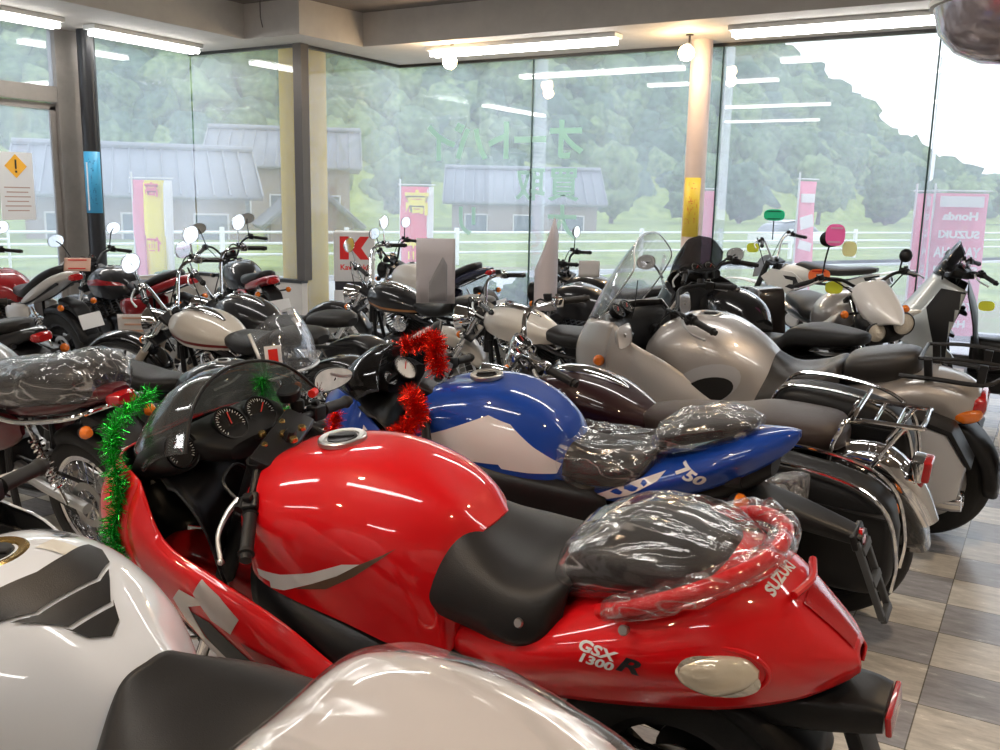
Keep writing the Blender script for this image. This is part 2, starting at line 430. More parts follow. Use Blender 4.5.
def bars(b, H, kind='tube', rise=.12, width=.36, back=.14, fwd=.0, m=None, mirrors=None, chrome=False, lever=ALU, drop=.06, gripm=None, r=.011, mm=None, msize=(.055,.085), mshape='oval', mtip=None):
    """H top clamp point (x,z)"""
    x, z = H; m = m or (CHROME if chrome else DARKMET)
    if kind == 'clip':
        ends = {}; hb2 = []
        for s in (1,-1):
            bm = new(); hb2.append(bm)
            p0 = V((x+.0,s*.115,z-.012)); p1 = V((x-back*.35,s*(width-.15),z-.02-drop*.35)); p2 = V((x-back,s*width,z-.02-drop))
            tube(bm, [p0,p1,p2-(p2-p1).normalized()*.01], r, 10, 3)
            lathe(bm, [(.026,-.02),(.034,-.018),(.034,.018),(.026,.02)], 18, zto((0,0,1),(x,s*.1,z-.015)), closed=True)
            ends[s] = (p1,p2)
    else:
        bm = new(); ends = {}
        P = []
        for s in (1,-1):
            q = [V((x+fwd*.2-.01,0,z+.045)), V((x+fwd*.3-.01,s*.06,z+.05)), V((x+fwd,s*.15,z+.05+rise*.75)), V((x+fwd*.8-.02,s*.22,z+.05+rise)), V((x-back*.45,s*(width-.1),z+.045+rise)), V((x-back,s*width,z+.03+rise-drop*.3))]
            tube(bm, q, r, 10, 5); ends[s] = (q[-2]+(q[-1]-q[-2])*.15, q[-1])
        for s in (1,-1): box(bm, (.04,.03,.05), (x-.01,s*.04,z+.025), (0,0,0), .008)
    if kind == 'clip': hb = b.add('handlebar', hb2[0], m, front=True); b.add('handlebar', hb2[1], m, front=True)
    else: hb = b.add('handlebar', bm, m, front=True)
    for s in (1,-1):
        p1, p2 = ends[s]; d = (p2-p1).normalized()
        controls(b, hb, p2-d*.12, d, s, lever=lever, chrome=chrome, gripm=gripm)
        if mirrors:
            base = p2-d*.17+V((.01,0,.02)); mt = mtip or (.02,.1,.16)
            mirror_head(b, base, base+V((mt[0], s*mt[1], mt[2])), mshape, mm or (CHROME if chrome else BLACKPL), msize, parent=hb)
    # cables
    bm = new()
    for s in (1,-1):
        p1, p2 = ends[s]; a = p1+V((.03,0,-.01))
        tube(bm, [a, a+V((.07,-.06*s,.03)), V((x+.08,s*.05,z-.05)), V((x+.03,s*.03,z-.25))], .0045, 6, 6)
    b.add('cable', bm, BLACKPL, hb, front=True)
    return hb
def dial(b, c, r, n, parent, face=None, bezel=None, depth=.035, front=False, needle=40):
    bm = new(); M = zto(n, c)
    lathe(bm, [(r*.8,-depth),(r*.98,-depth*.6),(r*1.04,0),(r*1.04,.006),(r*.95,.007),(r*.95,.001)], 32, M); bm.faces.new([bm.verts.new(M @ V((r*.8*cos(t),r*.8*sin(t),-depth))) for t in [2*pi*k/20 for k in range(20)]])
    g = b.add('gauge', bm, bezel or BLACKPL, parent, front=front)
    bm = new(); bm.faces.new([bm.verts.new(M @ V((r*.95*cos(t),r*.95*sin(t),.001))) for t in [2*pi*k/32 for k in range(32)]])
    b.add('gauge_face', bm, face or GAUGE, g, front=front)
    bm = new()
    for k in range(25):
        t = rad(-40+k*260/24); L = .12 if k % 2 else .2
        box(bm, (r*L,r*.03,.001), (0,0,0)); vs = bm.verts[-8:]
        bmesh.ops.transform(bm, matrix=M @ Matrix.Rotation(t,4,'Z') @ Matrix.Translation((r*(.9-L/2),0,.0025)), verts=vs)
    b.add('scale_marks', bm, WHITEV if face is not GAUGEW else BLKV, g, front=front)
    bm = new(); box(bm, (r*.75,r*.06,.002), (0,0,0)); bmesh.ops.transform(bm, matrix=M @ Matrix.Rotation(rad(needle),4,'Z') @ Matrix.Translation((r*.3,0,.004)), verts=bm.verts)
    b.add('needle', bm, REDN, g, front=front)
    return g
def headlight(b, c, r, depth=.12, m=None, front=True, d=(1,0,-.05), parent=None, lens=None):
    bm = new(); M = zto(d, c)
    lathe(bm, [(0,-depth),(r*.35,-depth*.95),(r*.75,-depth*.6),(r*.97,-depth*.15),(r*1.03,0),(r*1.06,.012),(r*.98,.02),(r*.94,.012)], 32, M)
    h = b.add('headlight', bm, m or CHROME, parent, front=front)
    bm = new(); lathe(bm, [(0,.03),(r*.5,.026),(r*.95,.012)], 32, M); b.add('headlight_lens', bm, lens or CLEARLENS, h, front=front)
    return h
def signal(b, base, tip, parent=None, m=None, lens=None, r=.026, front=False, d=(1,0,0)):
    bm = new(); tube(bm, [base, tip], .008, 8, 1)
    M = zto(d, tip); lathe(bm, [(0,-.03),(r*.7,-.025),(r,-.008),(r,.002)], 18, M)
    s = b.add('turn_signal', bm, m or BLACKPL, parent, front=front)
    bm = new(); lathe(bm, [(r*1.02,.0),(r*.98,.012),(r*.6,.026),(0,.03)], 18, M); b.add('signal_lens', bm, lens or ORLENS, s, front=front)
    return s
def cyl_fins(bm, c, d, r, L, n=9, core=.8, sq=1.15):
    M = zto(d, c)
    lathe(bm, [(0,0),(r*core,0),(r*core,L),(0,L)], 20, M)
    for k in range(n):
        h = L*(k+.6)/n; vs0 = len(bm.verts)
        box(bm, (r*2*sq,r*2,L/n*.35), (0,0,0), (0,0,0), .004)
        bm.verts.ensure_lookup_table(); vs = bm.verts[vs0:]
        bmesh.ops.transform(bm, matrix=M @ Matrix.Translation((0,0,h)), verts=vs)
def engine(b, kind, x=0., z=.4, m=None, cover=None, s=1.):
    m = m or DARKMET; cover = cover or m
    bm = new()
    pod(bm, [(x-.24*s,z-.03,.07*s,.06*s,.06*s),(x-.2*s,z-.02,.12*s,.1*s,.1*s),(x,z-.04,.14*s,.12*s,.12*s),(x+.15*s,z-.05,.13*s,.11*s,.1*s),(x+.22*s,z-.05,.08*s,.06*s,.06*s)], 4, 24, 3)
    e = b.add('engine', bm, m)
    bm = new()
    for sd, rr in ((1,.085),(-1,.1)):
        for cx, cr in ((x+.07*s,rr*s),(x-.13*s,.06*s)):
            lathe(bm, [(cr,0),(cr,.022),(cr*.85,.036),(cr*.4,.04),(0,.04)], 26, zto((0,sd,0),(cx,sd*.135*s,z-.04)))
    b.add('engine_cover', bm, cover, e)
    bm = new()
    if kind == 'vtwin':
        cyl_fins(bm, (x+.03,0,z+.05), (.45,0,.9), .062*s, .2*s); cyl_fins(bm, (x-.05,0,z+.05), (-.45,0,.9), .062*s, .2*s)
        o = b.add('cylinder', bm, m, e)
        bm = new()
        for q in (1,-1): box(bm, (.13*s,.13*s,.06*s), (x-.01+q*.135*s,0,z+.05+.215*s), (0,q*.46,0), .02)
        b.add('cylinder_head', bm, cover, e)
        bm = new(); lathe(bm, [(0,.05),(.06,.05),(.085,.035),(.09,0),(.06,-.02)], 28, zto((0,-1,0),(x-.01,-.13,z+.2))); b.add('air_cleaner', bm, CHROME, e)
        bm = new(); lathe(bm, [(0,.04),(.05,.04),(.07,.03),(.075,0),(.05,-.02)], 28, zto((0,1,0),(x-.01,.1,z+.19))); b.add('horn_cover', bm, CHROME, e)
    elif kind == 'single':
        cyl_fins(bm, (x+.08,0,z+.03), (.25,0,.97), .06*s, .2*s); b.add('cylinder', bm, m, e)
        bm = new(); box(bm, (.12*s,.12*s,.07*s), (x+.08+.25*.22,0,z+.03+.22*s), (0,.25,0), .02); b.add('cylinder_head', bm, cover, e)
    else:
        for q in (-1.5,-.5,.5,1.5): cyl_fins(bm, (x+.1,q*.075,z+.03), (.4,0,.92), .042*s, .2*s, 7)
        b.add('cylinder', bm, m, e)
        bm = new(); box(bm, (.15*s,.34*s,.08*s), (x+.1+.4*.22,0,z+.03+.22*s), (0,.4,0), .02); b.add('cylinder_head', bm, cover, e)
    return e
def muffler(b, pts, r0, r1, m=None, pipe=None, ends=None, name='exhaust'):
    """first points are header pipe, last two the can"""
    bm = new(); tube(bm, pts[:-1], r0, 12, 6); e = b.add('exhaust_pipe', bm, pipe or STEEL)
    bm = new(); a, c = V(pts[-2]), V(pts[-1]); d = c-a; L = d.length
    lathe(bm, [(r0,-.02),(r0*1.1,0),(r1*.95,.05),(r1,.1),(r1,L-.04),(r1*.9,L),(r1*.6,L+.002),(r1*.55,L-.03),(0,L-.03)], 26, zto(d, a)); b.add('muffler', bm, m or STEEL, e)
    return e
def frame_tubes(b, H, m=None, piv=(-.22,.42), seat=(-.35,.7), tail=(-.75,.78), r=.02, low=True):
    bm = new(); h = V((H[0]-.07,0,H[1]-.12))
    for s in (1,-1):
        tube(bm, [h+V((0,s*.03,0)), (h.x*.3+seat[0]*.4,s*.1,h.z-.05), (seat[0],s*.1,seat[1]), (tail[0],s*.09,tail[1])], r*.8, 8, 5)
        tube(bm, [(seat[0]+.02,s*.1,seat[1]), (piv[0],s*.11,piv[1]), (piv[0]+.02,s*.1,piv[1]-.2)], r*.9, 8, 5)
        if low: tube(bm, [h+V((0,s*.03,-.08)), (h.x-.04,s*.07,h.z-.4), (h.x-.15,s*.09,.2), (piv[0]+.02,s*.1,.2)], r*.8, 8, 5)
    tube(bm, [h+V((.04,0,-.12))-V((0,0,.05)), h+V((.0,0,.1))], .035, 14, 1)
    return b.add('frame', bm, m or DARKMET)
def swingarm(b, xr, R, piv=(-.22,.42), m=None, half=.1):
    bm = new()
    for s in (1,-1): tube(bm, [(piv[0],s*half*.8,piv[1]),((piv[0]+xr)/2,s*half,(piv[1]+R)/2),(xr-.03,s*half,R)], [.032,.028,.024], 10, 3)
    tube(bm, [(piv[0]-.1,-half,piv[1]-.03),(piv[0]-.1,half,piv[1]-.03)], .025, 8, 1)
    lathe(bm, [(.1,.0),(.1,.012),(.03,.012),(.03,0)], 24, YAX(xr,-half*.55,R), closed=True)
    o = b.add('swingarm', bm, m or ALU)
    bm = new(); z = R+.03
    for s in (1,-1):
        tube(bm, [(xr,half*.62,R+s*.09),(piv[0]+.02,half*.62,piv[1]+s*.04)], .008, 4, 1)
    b.add('chain', bm, DARKMET, o)
    return o
def shocks(b, xr, R, top=(-.45,.68), m=None):
    for s in (1,-1):
        bm = new(); a = V((xr+.02,s*.14,R+.03)); c = V((top[0],s*.14,top[1])); d = c-a
        tube(bm, [a,c], .009, 8, 1)
        P = []; n = 9*8
        M = zto(d, a)
        for k in range(n+1):
            t = 2*pi*k/8; P.append(M @ V((.024*cos(t),.024*sin(t),d.length*(.2+.6*k/n))))
        tube(bm, P, .005, 5, 1)
        b.add('shock_absorber', bm, m or CHROME)
def stand(b, x=-.1):
    bm = new(); tube(bm, [(x,.13,.27),(x-.02,.19,.14),(x-.05,.262,-.030)], .011, 8, 3); box(bm, (.06,.035,.01), (x-.06,.268,-.036), (.15,0,0)); b.add('side_stand', bm, DARKMET)
def pegs(b, x=-.15, z=.36):
    for s in (1,-1):
        bm = new(); tube(bm, [(x,s*.14,z),(x-.01,s*.22,z)], .013, 8, 1); tube(bm, [(x+.04,s*.13,z+.02),(x,s*.15,z-.01),(x-.06,s*.13,z+.1)], .008, 6, 2); b.add('footpeg', bm, ALU)
def tailpart(b, st, m, name='tail_cowl', **k):
    bm = new(); pod(bm, st, **k); return b.add(name, bm, m)
def plate(b, c, rot, w=.2, h=.12, m=None, parent=None):
    bm = new(); box(bm, (.004,w,h), c, rot, .0015); return b.add('license_plate', bm, m or WHITEV, parent)
def shell(b, name, rows, m, inner=None, thick=.006, nu=5, nv=5, mirror=True, front=False, parent=None, sides=(1,), sm=40):
    bm = new(); net(bm, rows, nu, nv, mirror)
    ms = [m, inner] if inner else m
    o = b.add(name, bm, ms, parent, front=front, thick=thick, sm=sm)
    if inner: o.modifiers['thickness'].material_offset = 1
    return o
def sided(rows, s): return [[(p[0], p[1]*s, p[2]) for p in r] for r in rows]
def cap_(b, tank, c, r, m=None, inner=None, tilt=(0,0,1), key=True):
    bm = new(); lathe(bm, [(r,-.006),(r,.004),(r*.93,.007),(r*.72,.006),(r*.68,.002),(0,.002)], 32, zto(tilt, c)); o = b.add('fuel_cap', bm, m or ALU, tank)
    bm = new(); lathe(bm, [(r*.64,.0),(r*.6,.006),(0,.007)], 26, zto(tilt, c)); 
    for k in range(3):
        t = 2*pi*k/3+.4
    b.add('cap_centre', bm, inner or STEEL, tank)
    bm = new(); box(bm, (r*1.1,r*.28,.008), V(c)+V(tilt)*.008, (0,0,.5), .003); b.add('cap_flap', bm, DARKMET, tank)

def tank_net(b, rows, m, nu=7, nv=7, name='fuel_tank'):
    bm = new(); R = net(bm, rows, nu, nv)
    # close front, rear and underside
    for k in (0,-1):
        r = R[k]; loop = [bm.verts.new(p) for p in r]+[bm.verts.new((p.x,-p.y,p.z)) for p in reversed(r[1:])]
        bm.faces.new(loop)
    lo = [bm.verts.new(r[-1]) for r in R]+[bm.verts.new((r[-1].x,-r[-1].y,r[-1].z)) for r in reversed(R)]
    bm.faces.new(lo)
    return b.add(name, bm, m, sm=50)
def wrap(b, st, name='plastic_wrap', m=None, amp=.006, parent=None, ex=2.6, seed=0, seg=40, n=8):
    bm = new(); pod(bm, st, ex, seg, n)
    from mathutils import noise
    for v in bm.verts:
        q = v.co*17+V((seed,0,0)); d = noise.noise(V((q.x*.45,q.y*1.7,q.z*1.2)))+.3*noise.noise(q*2.3)
        v.co += V((0, math.copysign(1,v.co.y)*.5, .8)).normalized()*d*amp
    return b.add(name, bm, m or WRAP, parent, sm=25)
# ---------------------------------------------------------------- the three sport bikes of the front row
LEFTTXT = lambda x,z,y=.5,r=0: Matrix.Translation((x,y,z)) @ Matrix(((-1,0,0,0),(0,0,-1,0),(0,1,0,0),(0,0,0,1))) @ Matrix.Rotation(r,4,'Z')
TOPTXT = lambda x,y,z=1.5,r=0: Matrix.Translation((x,y,z)) @ Matrix.Rotation(pi+r,4,'Z')
def sport_base(b, P, wheels=DARKMET, head=(.40,.95), wb=.742, steer=30, fend=None, R=.30):
    b.steer((head[0]-.03,0,head[1]), 24, steer)
    wheel(b, 'front_wheel', wb, R, .12, 'cast3', wheels, True, (.16,.16))
    wheel(b, 'rear_wheel', -wb, .315, .19, 'cast3', wheels, False, (.12,))
    fork(b, (wb-.01,R), head, .1, .022, True, m_up=BLACKPL, m_lo=CHROME, up_frac=.42)
    fender(b, 'front_fender', wb, R, .13, 25, 150, fend or P, .02, .05, True)
    fender(b, 'rear_hugger', -wb, .315, .2, 60, 150, BLACKPL, .03, .03)
    frame_tubes(b, head, DARKMET, (-.24,.42), (-.3,.7), (-.85,.76), .03, False)
    swingarm(b, -wb, .315, (-.24,.42), DARKMET, .11)
    engine(b, 'inline', .08, .42, DARKMET); pegs(b, -.3, .38); stand(b)
def inner_cowl(b, x=.62, z=.9, parent=None):
    """dark dash tray that fills the fairing behind the screen"""
    rows = [[(x+.22,0,z-.02),(x+.16,.1,z),(x+.05,.2,z),(x-.05,.25,z-.02)],[(x+.1,0,z+.02),(x+.08,.1,z+.02),(x,.2,z),(x-.1,.25,z-.03)],[(x-.02,0,z-.03),(x-.05,.09,z-.04),(x-.1,.2,z-.08),(x-.18,.26,z-.1)],[(x-.06,0,z-.2),(x-.08,.1,z-.22),(x-.14,.2,z-.24),(x-.22,.25,z-.26)]]
    return shell(b, 'dash_tray', rows, BLACKPL, thick=.006, parent=parent)

def red_bike():
    RED = paint('red', (.72,.004,.008)); DRED = paint('deep_red', (.30,.004,.01)); SILV = paint('silver_accent', (.62,.58,.55), .4)
    b = Bike('sport_motorcycle', 'large glossy red sport motorcycle with green tinsel on its nose and a plastic-wrapped rear seat', (-1.32,1.90,0), 180, -8.5)
    sport_base(b, RED, steer=22)
    # tank
    rows = [[(.41,0,.85),(.405,.08,.845),(.395,.145,.79),(.385,.155,.70)],
            [(.36,0,.925),(.36,.11,.91),(.35,.20,.82),(.33,.205,.67)],
            [(.24,0,.965),(.24,.13,.945),(.235,.235,.84),(.22,.232,.655)],
            [(.07,0,.985),(.07,.14,.96),(.06,.235,.845),(.03,.228,.625)],
            [(-.08,0,.97),(-.08,.13,.94),(-.09,.222,.82),(-.12,.215,.59)],
            [(-.20,0,.915),(-.20,.10,.90),(-.20,.175,.78),(-.215,.195,.575)],
            [(-.275,0,.85),(-.27,.07,.84),(-.255,.13,.76),(-.245,.17,.60)]]
    tank = tank_net(b, rows, RED)
    cap_(b, tank, (.17,0,.984), .062, STEEL, DARKMET, (.05,0,1))
    # white and bronze flash on the left flank, badge, stickers
    for s in (True, False):
        side_decal('white_flash', tank, [(.295,.655),(.30,.70),(.20,.715),(.10,.745),(.0,.79),(-.05,.80),(.02,.755),(.1,.715),(.2,.67)], WHITEP, s)
        side_decal('bronze_flash', tank, [(.16,.685),(.1,.715),(.02,.755),(-.05,.80),(-.13,.84),(-.03,.765),(.06,.71)], BRONZE, s, off=.0025)
        bm = poly_bm([(-.055,-.045),(-.01,-.01),(-.03,.01),(-.055,.0)]); 
        bm = new()
        for q in ([(-.045,.0),(-.02,.04),(.0,.01),(.02,.045),(.01,.005),(.03,-.035),(.005,-.01),(-.005,-.05),(-.02,-.012)],): bm.faces.new([bm.verts.new((x,y,0)) for x,y in q])
        M = LEFTTXT(.3,.835,.5) if s else Matrix.Translation((.3,-.5,.835)) @ Matrix(((1,0,0,0),(0,0,1,0),(0,1,0,0),(0,0,0,1)))
        decal('tank_emblem', tank, bm, CHROME, M, (0,-1,0) if s else (0,1,0), .003, .02)
    decal('white_sticker', tank, poly_bm([(-.02,-.035),(.02,-.035),(.02,.035),(-.02,.035)]), WHITEV, TOPTXT(.05,-.02), (0,0,-1), .002)
    decal('black_sticker', tank, poly_bm([(-.03,-.035),(.03,-.035),(.03,.035),(-.03,.035)]), BLKV, TOPTXT(.0,.0), (0,0,-1), .0025)
    # side frame cover (black) with knee bulge
    shell(b, 'side_cover', [[(.36,.15,.74),(.35,.2,.66),(.33,.22,.56),(.28,.22,.45)],[(.2,.18,.68),(.18,.25,.62),(.17,.25,.52),(.16,.22,.40)],[(.03,.18,.64),(.0,.26,.58),(-.02,.26,.48),(-.02,.22,.38)],[(-.13,.17,.60),(-.15,.21,.55),(-.16,.21,.47),(-.15,.19,.38)],[(-.3,.14,.62),(-.31,.17,.55),(-.31,.17,.47),(-.28,.15,.40)]], BLACKPL, mirror=False)
    shell(b, 'side_cover', sided([[(.36,.15,.74),(.35,.2,.66),(.33,.22,.56),(.28,.22,.45)],[(.2,.18,.68),(.18,.25,.62),(.17,.25,.52),(.16,.22,.40)],[(.03,.18,.64),(.0,.26,.58),(-.02,.26,.48),(-.02,.22,.38)],[(-.13,.17,.60),(-.15,.21,.55),(-.16,.21,.47),(-.15,.19,.38)],[(-.3,.14,.62),(-.31,.17,.55),(-.31,.17,.47),(-.28,.15,.40)]], -1), BLACKPL, mirror=False)
    # nose and upper fairing
    nose = shell(b, 'nose_fairing', [
        [(.86,0,.90),(.93,0,.83),(.96,0,.74),(.91,0,.66),(.82,0,.60)],
        [(.83,.09,.915),(.90,.10,.84),(.92,.10,.74),(.87,.10,.64),(.76,.08,.56)],
        [(.75,.225,.93),(.80,.265,.84),(.81,.275,.72),(.76,.25,.60),(.68,.21,.50)],
        [(.62,.275,.90),(.64,.315,.81),(.62,.33,.70),(.57,.31,.60),(.52,.28,.50)]], RED, BLACKPL, nv=5)
    bm = new(); lathe(bm, [(0,.03),(.05,.02),(.075,0)], 24, zto((1,0,.1),(.935,0,.79))); b.add('headlight_lens', bm, CLEARLENS, nose)
    for s in (1,-1):
        bm = new(); pod(bm, [(.9,.74,.01,.01,.01,s*.12),(.87,.75,.04,.03,.03,s*.15),(.8,.77,.04,.025,.025,s*.21),(.76,.78,.01,.01,.01,s*.235)]); b.add('position_light', bm, ORLENS, nose)
    for s in (1,-1):
        side = shell(b, 'side_fairing', sided([
            [(.62,.275,.90),(.64,.315,.81),(.62,.33,.70),(.57,.31,.60),(.52,.28,.50)],
            [(.53,.30,.765),(.53,.325,.735),(.52,.33,.67),(.49,.315,.57),(.46,.28,.46)],
            [(.36,.30,.70),(.355,.325,.68),(.35,.335,.61),(.33,.32,.51),(.32,.285,.38)],
            [(.17,.285,.62),(.16,.31,.58),(.15,.32,.50),(.15,.305,.40),(.16,.27,.26)],
            [(-.02,.27,.51),(-.03,.29,.47),(-.03,.295,.41),(-.02,.285,.33),(.0,.24,.2)],
            [(-.20,.24,.44),(-.21,.25,.40),(-.2,.25,.34),(-.18,.24,.27),(-.14,.19,.18)]], s), RED, BLACKPL, mirror=False)
        M = Matrix(((1,0,0,0),(0,0,1,s*.6),(0,1,0,0),(0,0,0,1))); d = (0,-s,0)
        decal('white_band', side, poly_bm([(.385,.70),(.33,.67),(.27,.62),(.30,.575),(.36,.60),(.41,.66)]), SILV, M, d, .002, .01)
        decal('vent_opening', side, poly_bm([(.44,.60),(.37,.59),(.27,.52),(.15,.45),(.10,.415),(.18,.40),(.3,.42),(.40,.49)]), BLKV, M, d, .002)
        decal('silver_arc', side, poly_bm([(.50,.62),(.46,.66),(.36,.645),(.44,.615),(.42,.52),(.3,.43),(.16,.395),(.02,.40),(.02,.37),(.18,.355),(.34,.39),(.45,.48)]), SILV, M, d, .003, .01)
        decal('deep_red_panel', side, poly_bm([(.27,.56),(.17,.535),(.02,.43),(.10,.42),(.2,.475)]), DRED, M, d, .003)
    # screen
    shell(b, 'windscreen', [
        [(.86,0,.91),(.77,0,1.02),(.66,0,1.10),(.52,0,1.135)],
        [(.835,.09,.915),(.75,.10,1.01),(.64,.10,1.09),(.51,.10,1.12)],
        [(.75,.185,.925),(.68,.19,.99),(.59,.19,1.05),(.49,.18,1.075)],
        [(.62,.26,.92),(.58,.262,.95),(.53,.255,.975),(.46,.245,.99)]], SMOKELIGHT, thick=.004, nu=7)
    bm = new(); P = [(.46,-.247,.992),(.49,-.18,1.077),(.51,-.10,1.122),(.52,0,1.137),(.51,.10,1.122),(.49,.18,1.077),(.46,.247,.992)]; tube(bm, P, .0045, 8, 6); b.add('screen_edge', bm, BLACKPL)
    tray = inner_cowl(b, .60, .90)
    # instrument pod: two big dials, two small, and the left gauge housing
    pan = b.add('instrument_panel', (lambda bm: (pod(bm, [(.66,.93,.14,.03,.05),(.6,.96,.17,.04,.05),(.52,.95,.16,.04,.05),(.47,.93,.1,.02,.03)], 3), bm)[1])(new()), BLACKPL)
    nrm = (-.75,0,.66)
    dial(b, (.515,.045,.99), .048, nrm, pan, needle=75); dial(b, (.515,-.065,.985), .046, nrm, pan)
    dial(b, (.53,.115,.965), .027, nrm, pan); dial(b, (.49,-.01,.955), .03, nrm, pan)
    bm = new(); M = zto((-1,0,.45),(.54,.2,.965)); lathe(bm, [(0,-.20),(.022,-.19),(.042,-.14),(.052,-.06),(.054,0),(.052,.012),(.046,.004),(.046,-.01)], 28, M); gp = b.add('gauge_housing', bm, BLACKPL, pan)
    dial(b, V((.54,.2,.965))+V((-1,0,.45)).normalized()*.004, .043, (-1,0,.45), gp, needle=110)
    bars(b, (.40,.95), 'clip', width=.37, back=.06, drop=.07, m=BLACKPL)
    bm = new(); lathe(bm, [(0,0),(.03,0),(.034,.025),(.03,.03),(0,.03)], 18, Matrix.Translation((.43,-.2,.965))); b.add('fluid_reservoir', bm, BLACKPL, front=True)
    bm = new(); tube(bm, [(.37,-.24,.965),(.37,-.215,.97)], .012, 8, 1); b.add('red_switch', bm, REDN, front=True)
    # bolts on the yoke
    for q in ((.37,0),(.4,.06),(.4,-.06),(.33,.03),(.33,-.03),(.43,.0)):
        bm = new(); lathe(bm, [(0,.012),(.009,.012),(.011,.008),(.011,0)], 10, Matrix.Translation((q[0],q[1],.962))); b.add('yoke_bolt', bm, GOLD, front=True)
    # seat
    rows = [[(-.13,0,.90),(-.13,.04,.875),(-.135,.10,.80),(-.14,.15,.735),(-.14,.16,.70)],
            [(-.19,0,.90),(-.19,.07,.88),(-.20,.15,.80),(-.20,.185,.735),(-.20,.18,.69)],
            [(-.29,0,.835),(-.29,.09,.835),(-.30,.17,.80),(-.31,.20,.73),(-.31,.18,.67)],
            [(-.40,0,.80),(-.40,.11,.805),(-.41,.19,.785),(-.42,.22,.71),(-.42,.19,.66)],
            [(-.49,0,.815),(-.49,.11,.82),(-.49,.18,.79),(-.49,.205,.72),(-.48,.17,.67)],
            [(-.545,0,.86),(-.54,.09,.85),(-.53,.14,.80),(-.52,.16,.74),(-.51,.14,.70)]]
    bm = new(); net(bm, rows, 6, 6); b.add('rider_seat', bm, SEATM, sm=60, thick=.02)
    pst = [(-.49,.80,.06,.03,.03),(-.515,.825,.12,.055,.05),(-.60,.855,.15,.07,.06),(-.72,.87,.145,.07,.05),(-.81,.875,.11,.05,.04),(-.85,.87,.03,.02,.02)]
    ps = tailpart(b, pst, SEATM, 'passenger_seat', ex=2.8, seg=32)
    wrap(b, [(-.465,.79,.05,.04,.03),(-.50,.82,.135,.075,.06),(-.60,.855,.165,.09,.075),(-.72,.875,.16,.085,.065),(-.83,.885,.13,.06,.05),(-.88,.89,.07,.03,.03)], parent=ps, amp=.012, seed=3)
    # tail
    rows = [[(-.22,0,.66),(-.22,.08,.655),(-.23,.15,.63),(-.24,.165,.60),(-.24,.15,.56)],
            [(-.40,0,.72),(-.40,.10,.715),(-.41,.20,.68),(-.42,.215,.62),(-.42,.18,.555)],
            [(-.56,0,.79),(-.56,.12,.78),(-.57,.21,.74),(-.58,.225,.68),(-.58,.19,.585)],
            [(-.72,0,.86),(-.72,.13,.845),(-.73,.21,.79),(-.74,.225,.72),(-.74,.185,.62)],
            [(-.84,0,.905),(-.84,.12,.885),(-.85,.19,.82),(-.87,.20,.73),(-.88,.165,.65)],
            [(-.94,0,.885),(-.94,.09,.865),(-.96,.135,.80),(-.98,.14,.735),(-.99,.11,.67)],
            [(-1.03,0,.815),(-1.03,.05,.80),(-1.05,.075,.765),(-1.06,.07,.725),(-1.06,.05,.69)],
            [(-1.085,0,.755),(-1.085,.02,.75),(-1.09,.03,.735),(-1.09,.025,.72),(-1.088,.02,.705)]]
    bm = new(); R = net(bm, rows, 7, 7); tail = b.add('tail_cowl', bm, RED, sm=60, thick=.006)
    tailpart(b, [(-.3,.6,.08,.03,.06),(-.5,.62,.14,.05,.07),(-.8,.66,.15,.06,.07),(-1.0,.69,.09,.04,.04),(-1.06,.70,.02,.02,.02)], BLACKPL, 'undertail')
    for s in (True, False):
        M = LEFTTXT(-.665,.728) if s else Matrix.Translation((-.665,-.5,.728)) @ Matrix(((1,0,0,0),(0,0,1,0),(0,1,0,0),(0,0,0,1)))
        d = (0,-1,0) if s else (0,1,0)
        decal('model_lettering', tail, text_bm('GSX', .027, bold=.001, shear=.3, xs=1.6), WHITEV, M @ Matrix.Translation((-.04,.013,0)), d, .002, .012)
        decal('model_lettering', tail, text_bm('1300', .027, bold=.001, shear=.3, xs=1.45), WHITEV, M @ Matrix.Translation((-.04,-.010,0)), d, .002, .012)
        decal('model_lettering', tail, text_bm('R', .046, bold=.0015, shear=.4, xs=1.7), BLKV, M @ Matrix.Translation((.028,.002,0)), d, .002, .012)
        sg = s and 1 or -1
        # oval signal set into the flank
        bm = new(); n = 28; bm.faces.new([bm.verts.new((.075*cos(2*pi*k/n)*(1 if cos(2*pi*k/n)<0 else .9)+.0, .044*sin(2*pi*k/n)+.012*cos(2*pi*k/n), 0)) for k in range(n)])
        Mx = Matrix.Translation((-.865,sg*.5,.742)) @ Matrix(((1,0,0,0),(0,0,1,0),(0,1,0,0),(0,0,0,1)))
        o = decal('turn_signal', tail, bm, CLEARLENS, Mx, d, .008, .015)
        bm = new(); pod(bm, [(-.79,.742,.006,.01,.01,sg*.214),(-.81,.742,.018,.028,.028,sg*.212),(-.86,.744,.026,.042,.042,sg*.203),(-.91,.748,.022,.034,.03,sg*.185),(-.935,.75,.006,.008,.008,sg*.172)], 2.2, 28, 5); b.add('signal_lens', bm, mat('signal_clear', (.78,.70,.55), .1, .25, 1., bump=.35, bscale=22), o)
        bm = new(); tube(bm, [(-.865+.085*cos(t), sg*(.192-.03*max(0,-cos(t)*.9)-.004), .745+.052*sin(t)) for t in [2*pi*k/16 for k in range(17)]], .006, 8, 3); b.add('signal_rim', bm, RED, o)
    decal('maker_lettering', tail, text_bm('SUZUKI', .028, bold=.0012, xs=1.15), WHITEV, Matrix.Translation((-.935,.035,1.5)) @ Matrix.Rotation(-pi/2-.12,4,'Z'), (0,0,-1), .002, .012, 1.8)
    tl = decal('tail_light', tail, poly_bm([(-.985,-.055),(-.985,.055),(-1.085,.028),(-1.1,0),(-1.085,-.028)]), REDLENS, Matrix.Translation((0,0,1.5)), (0,0,-1), .006, .012, 2.2)
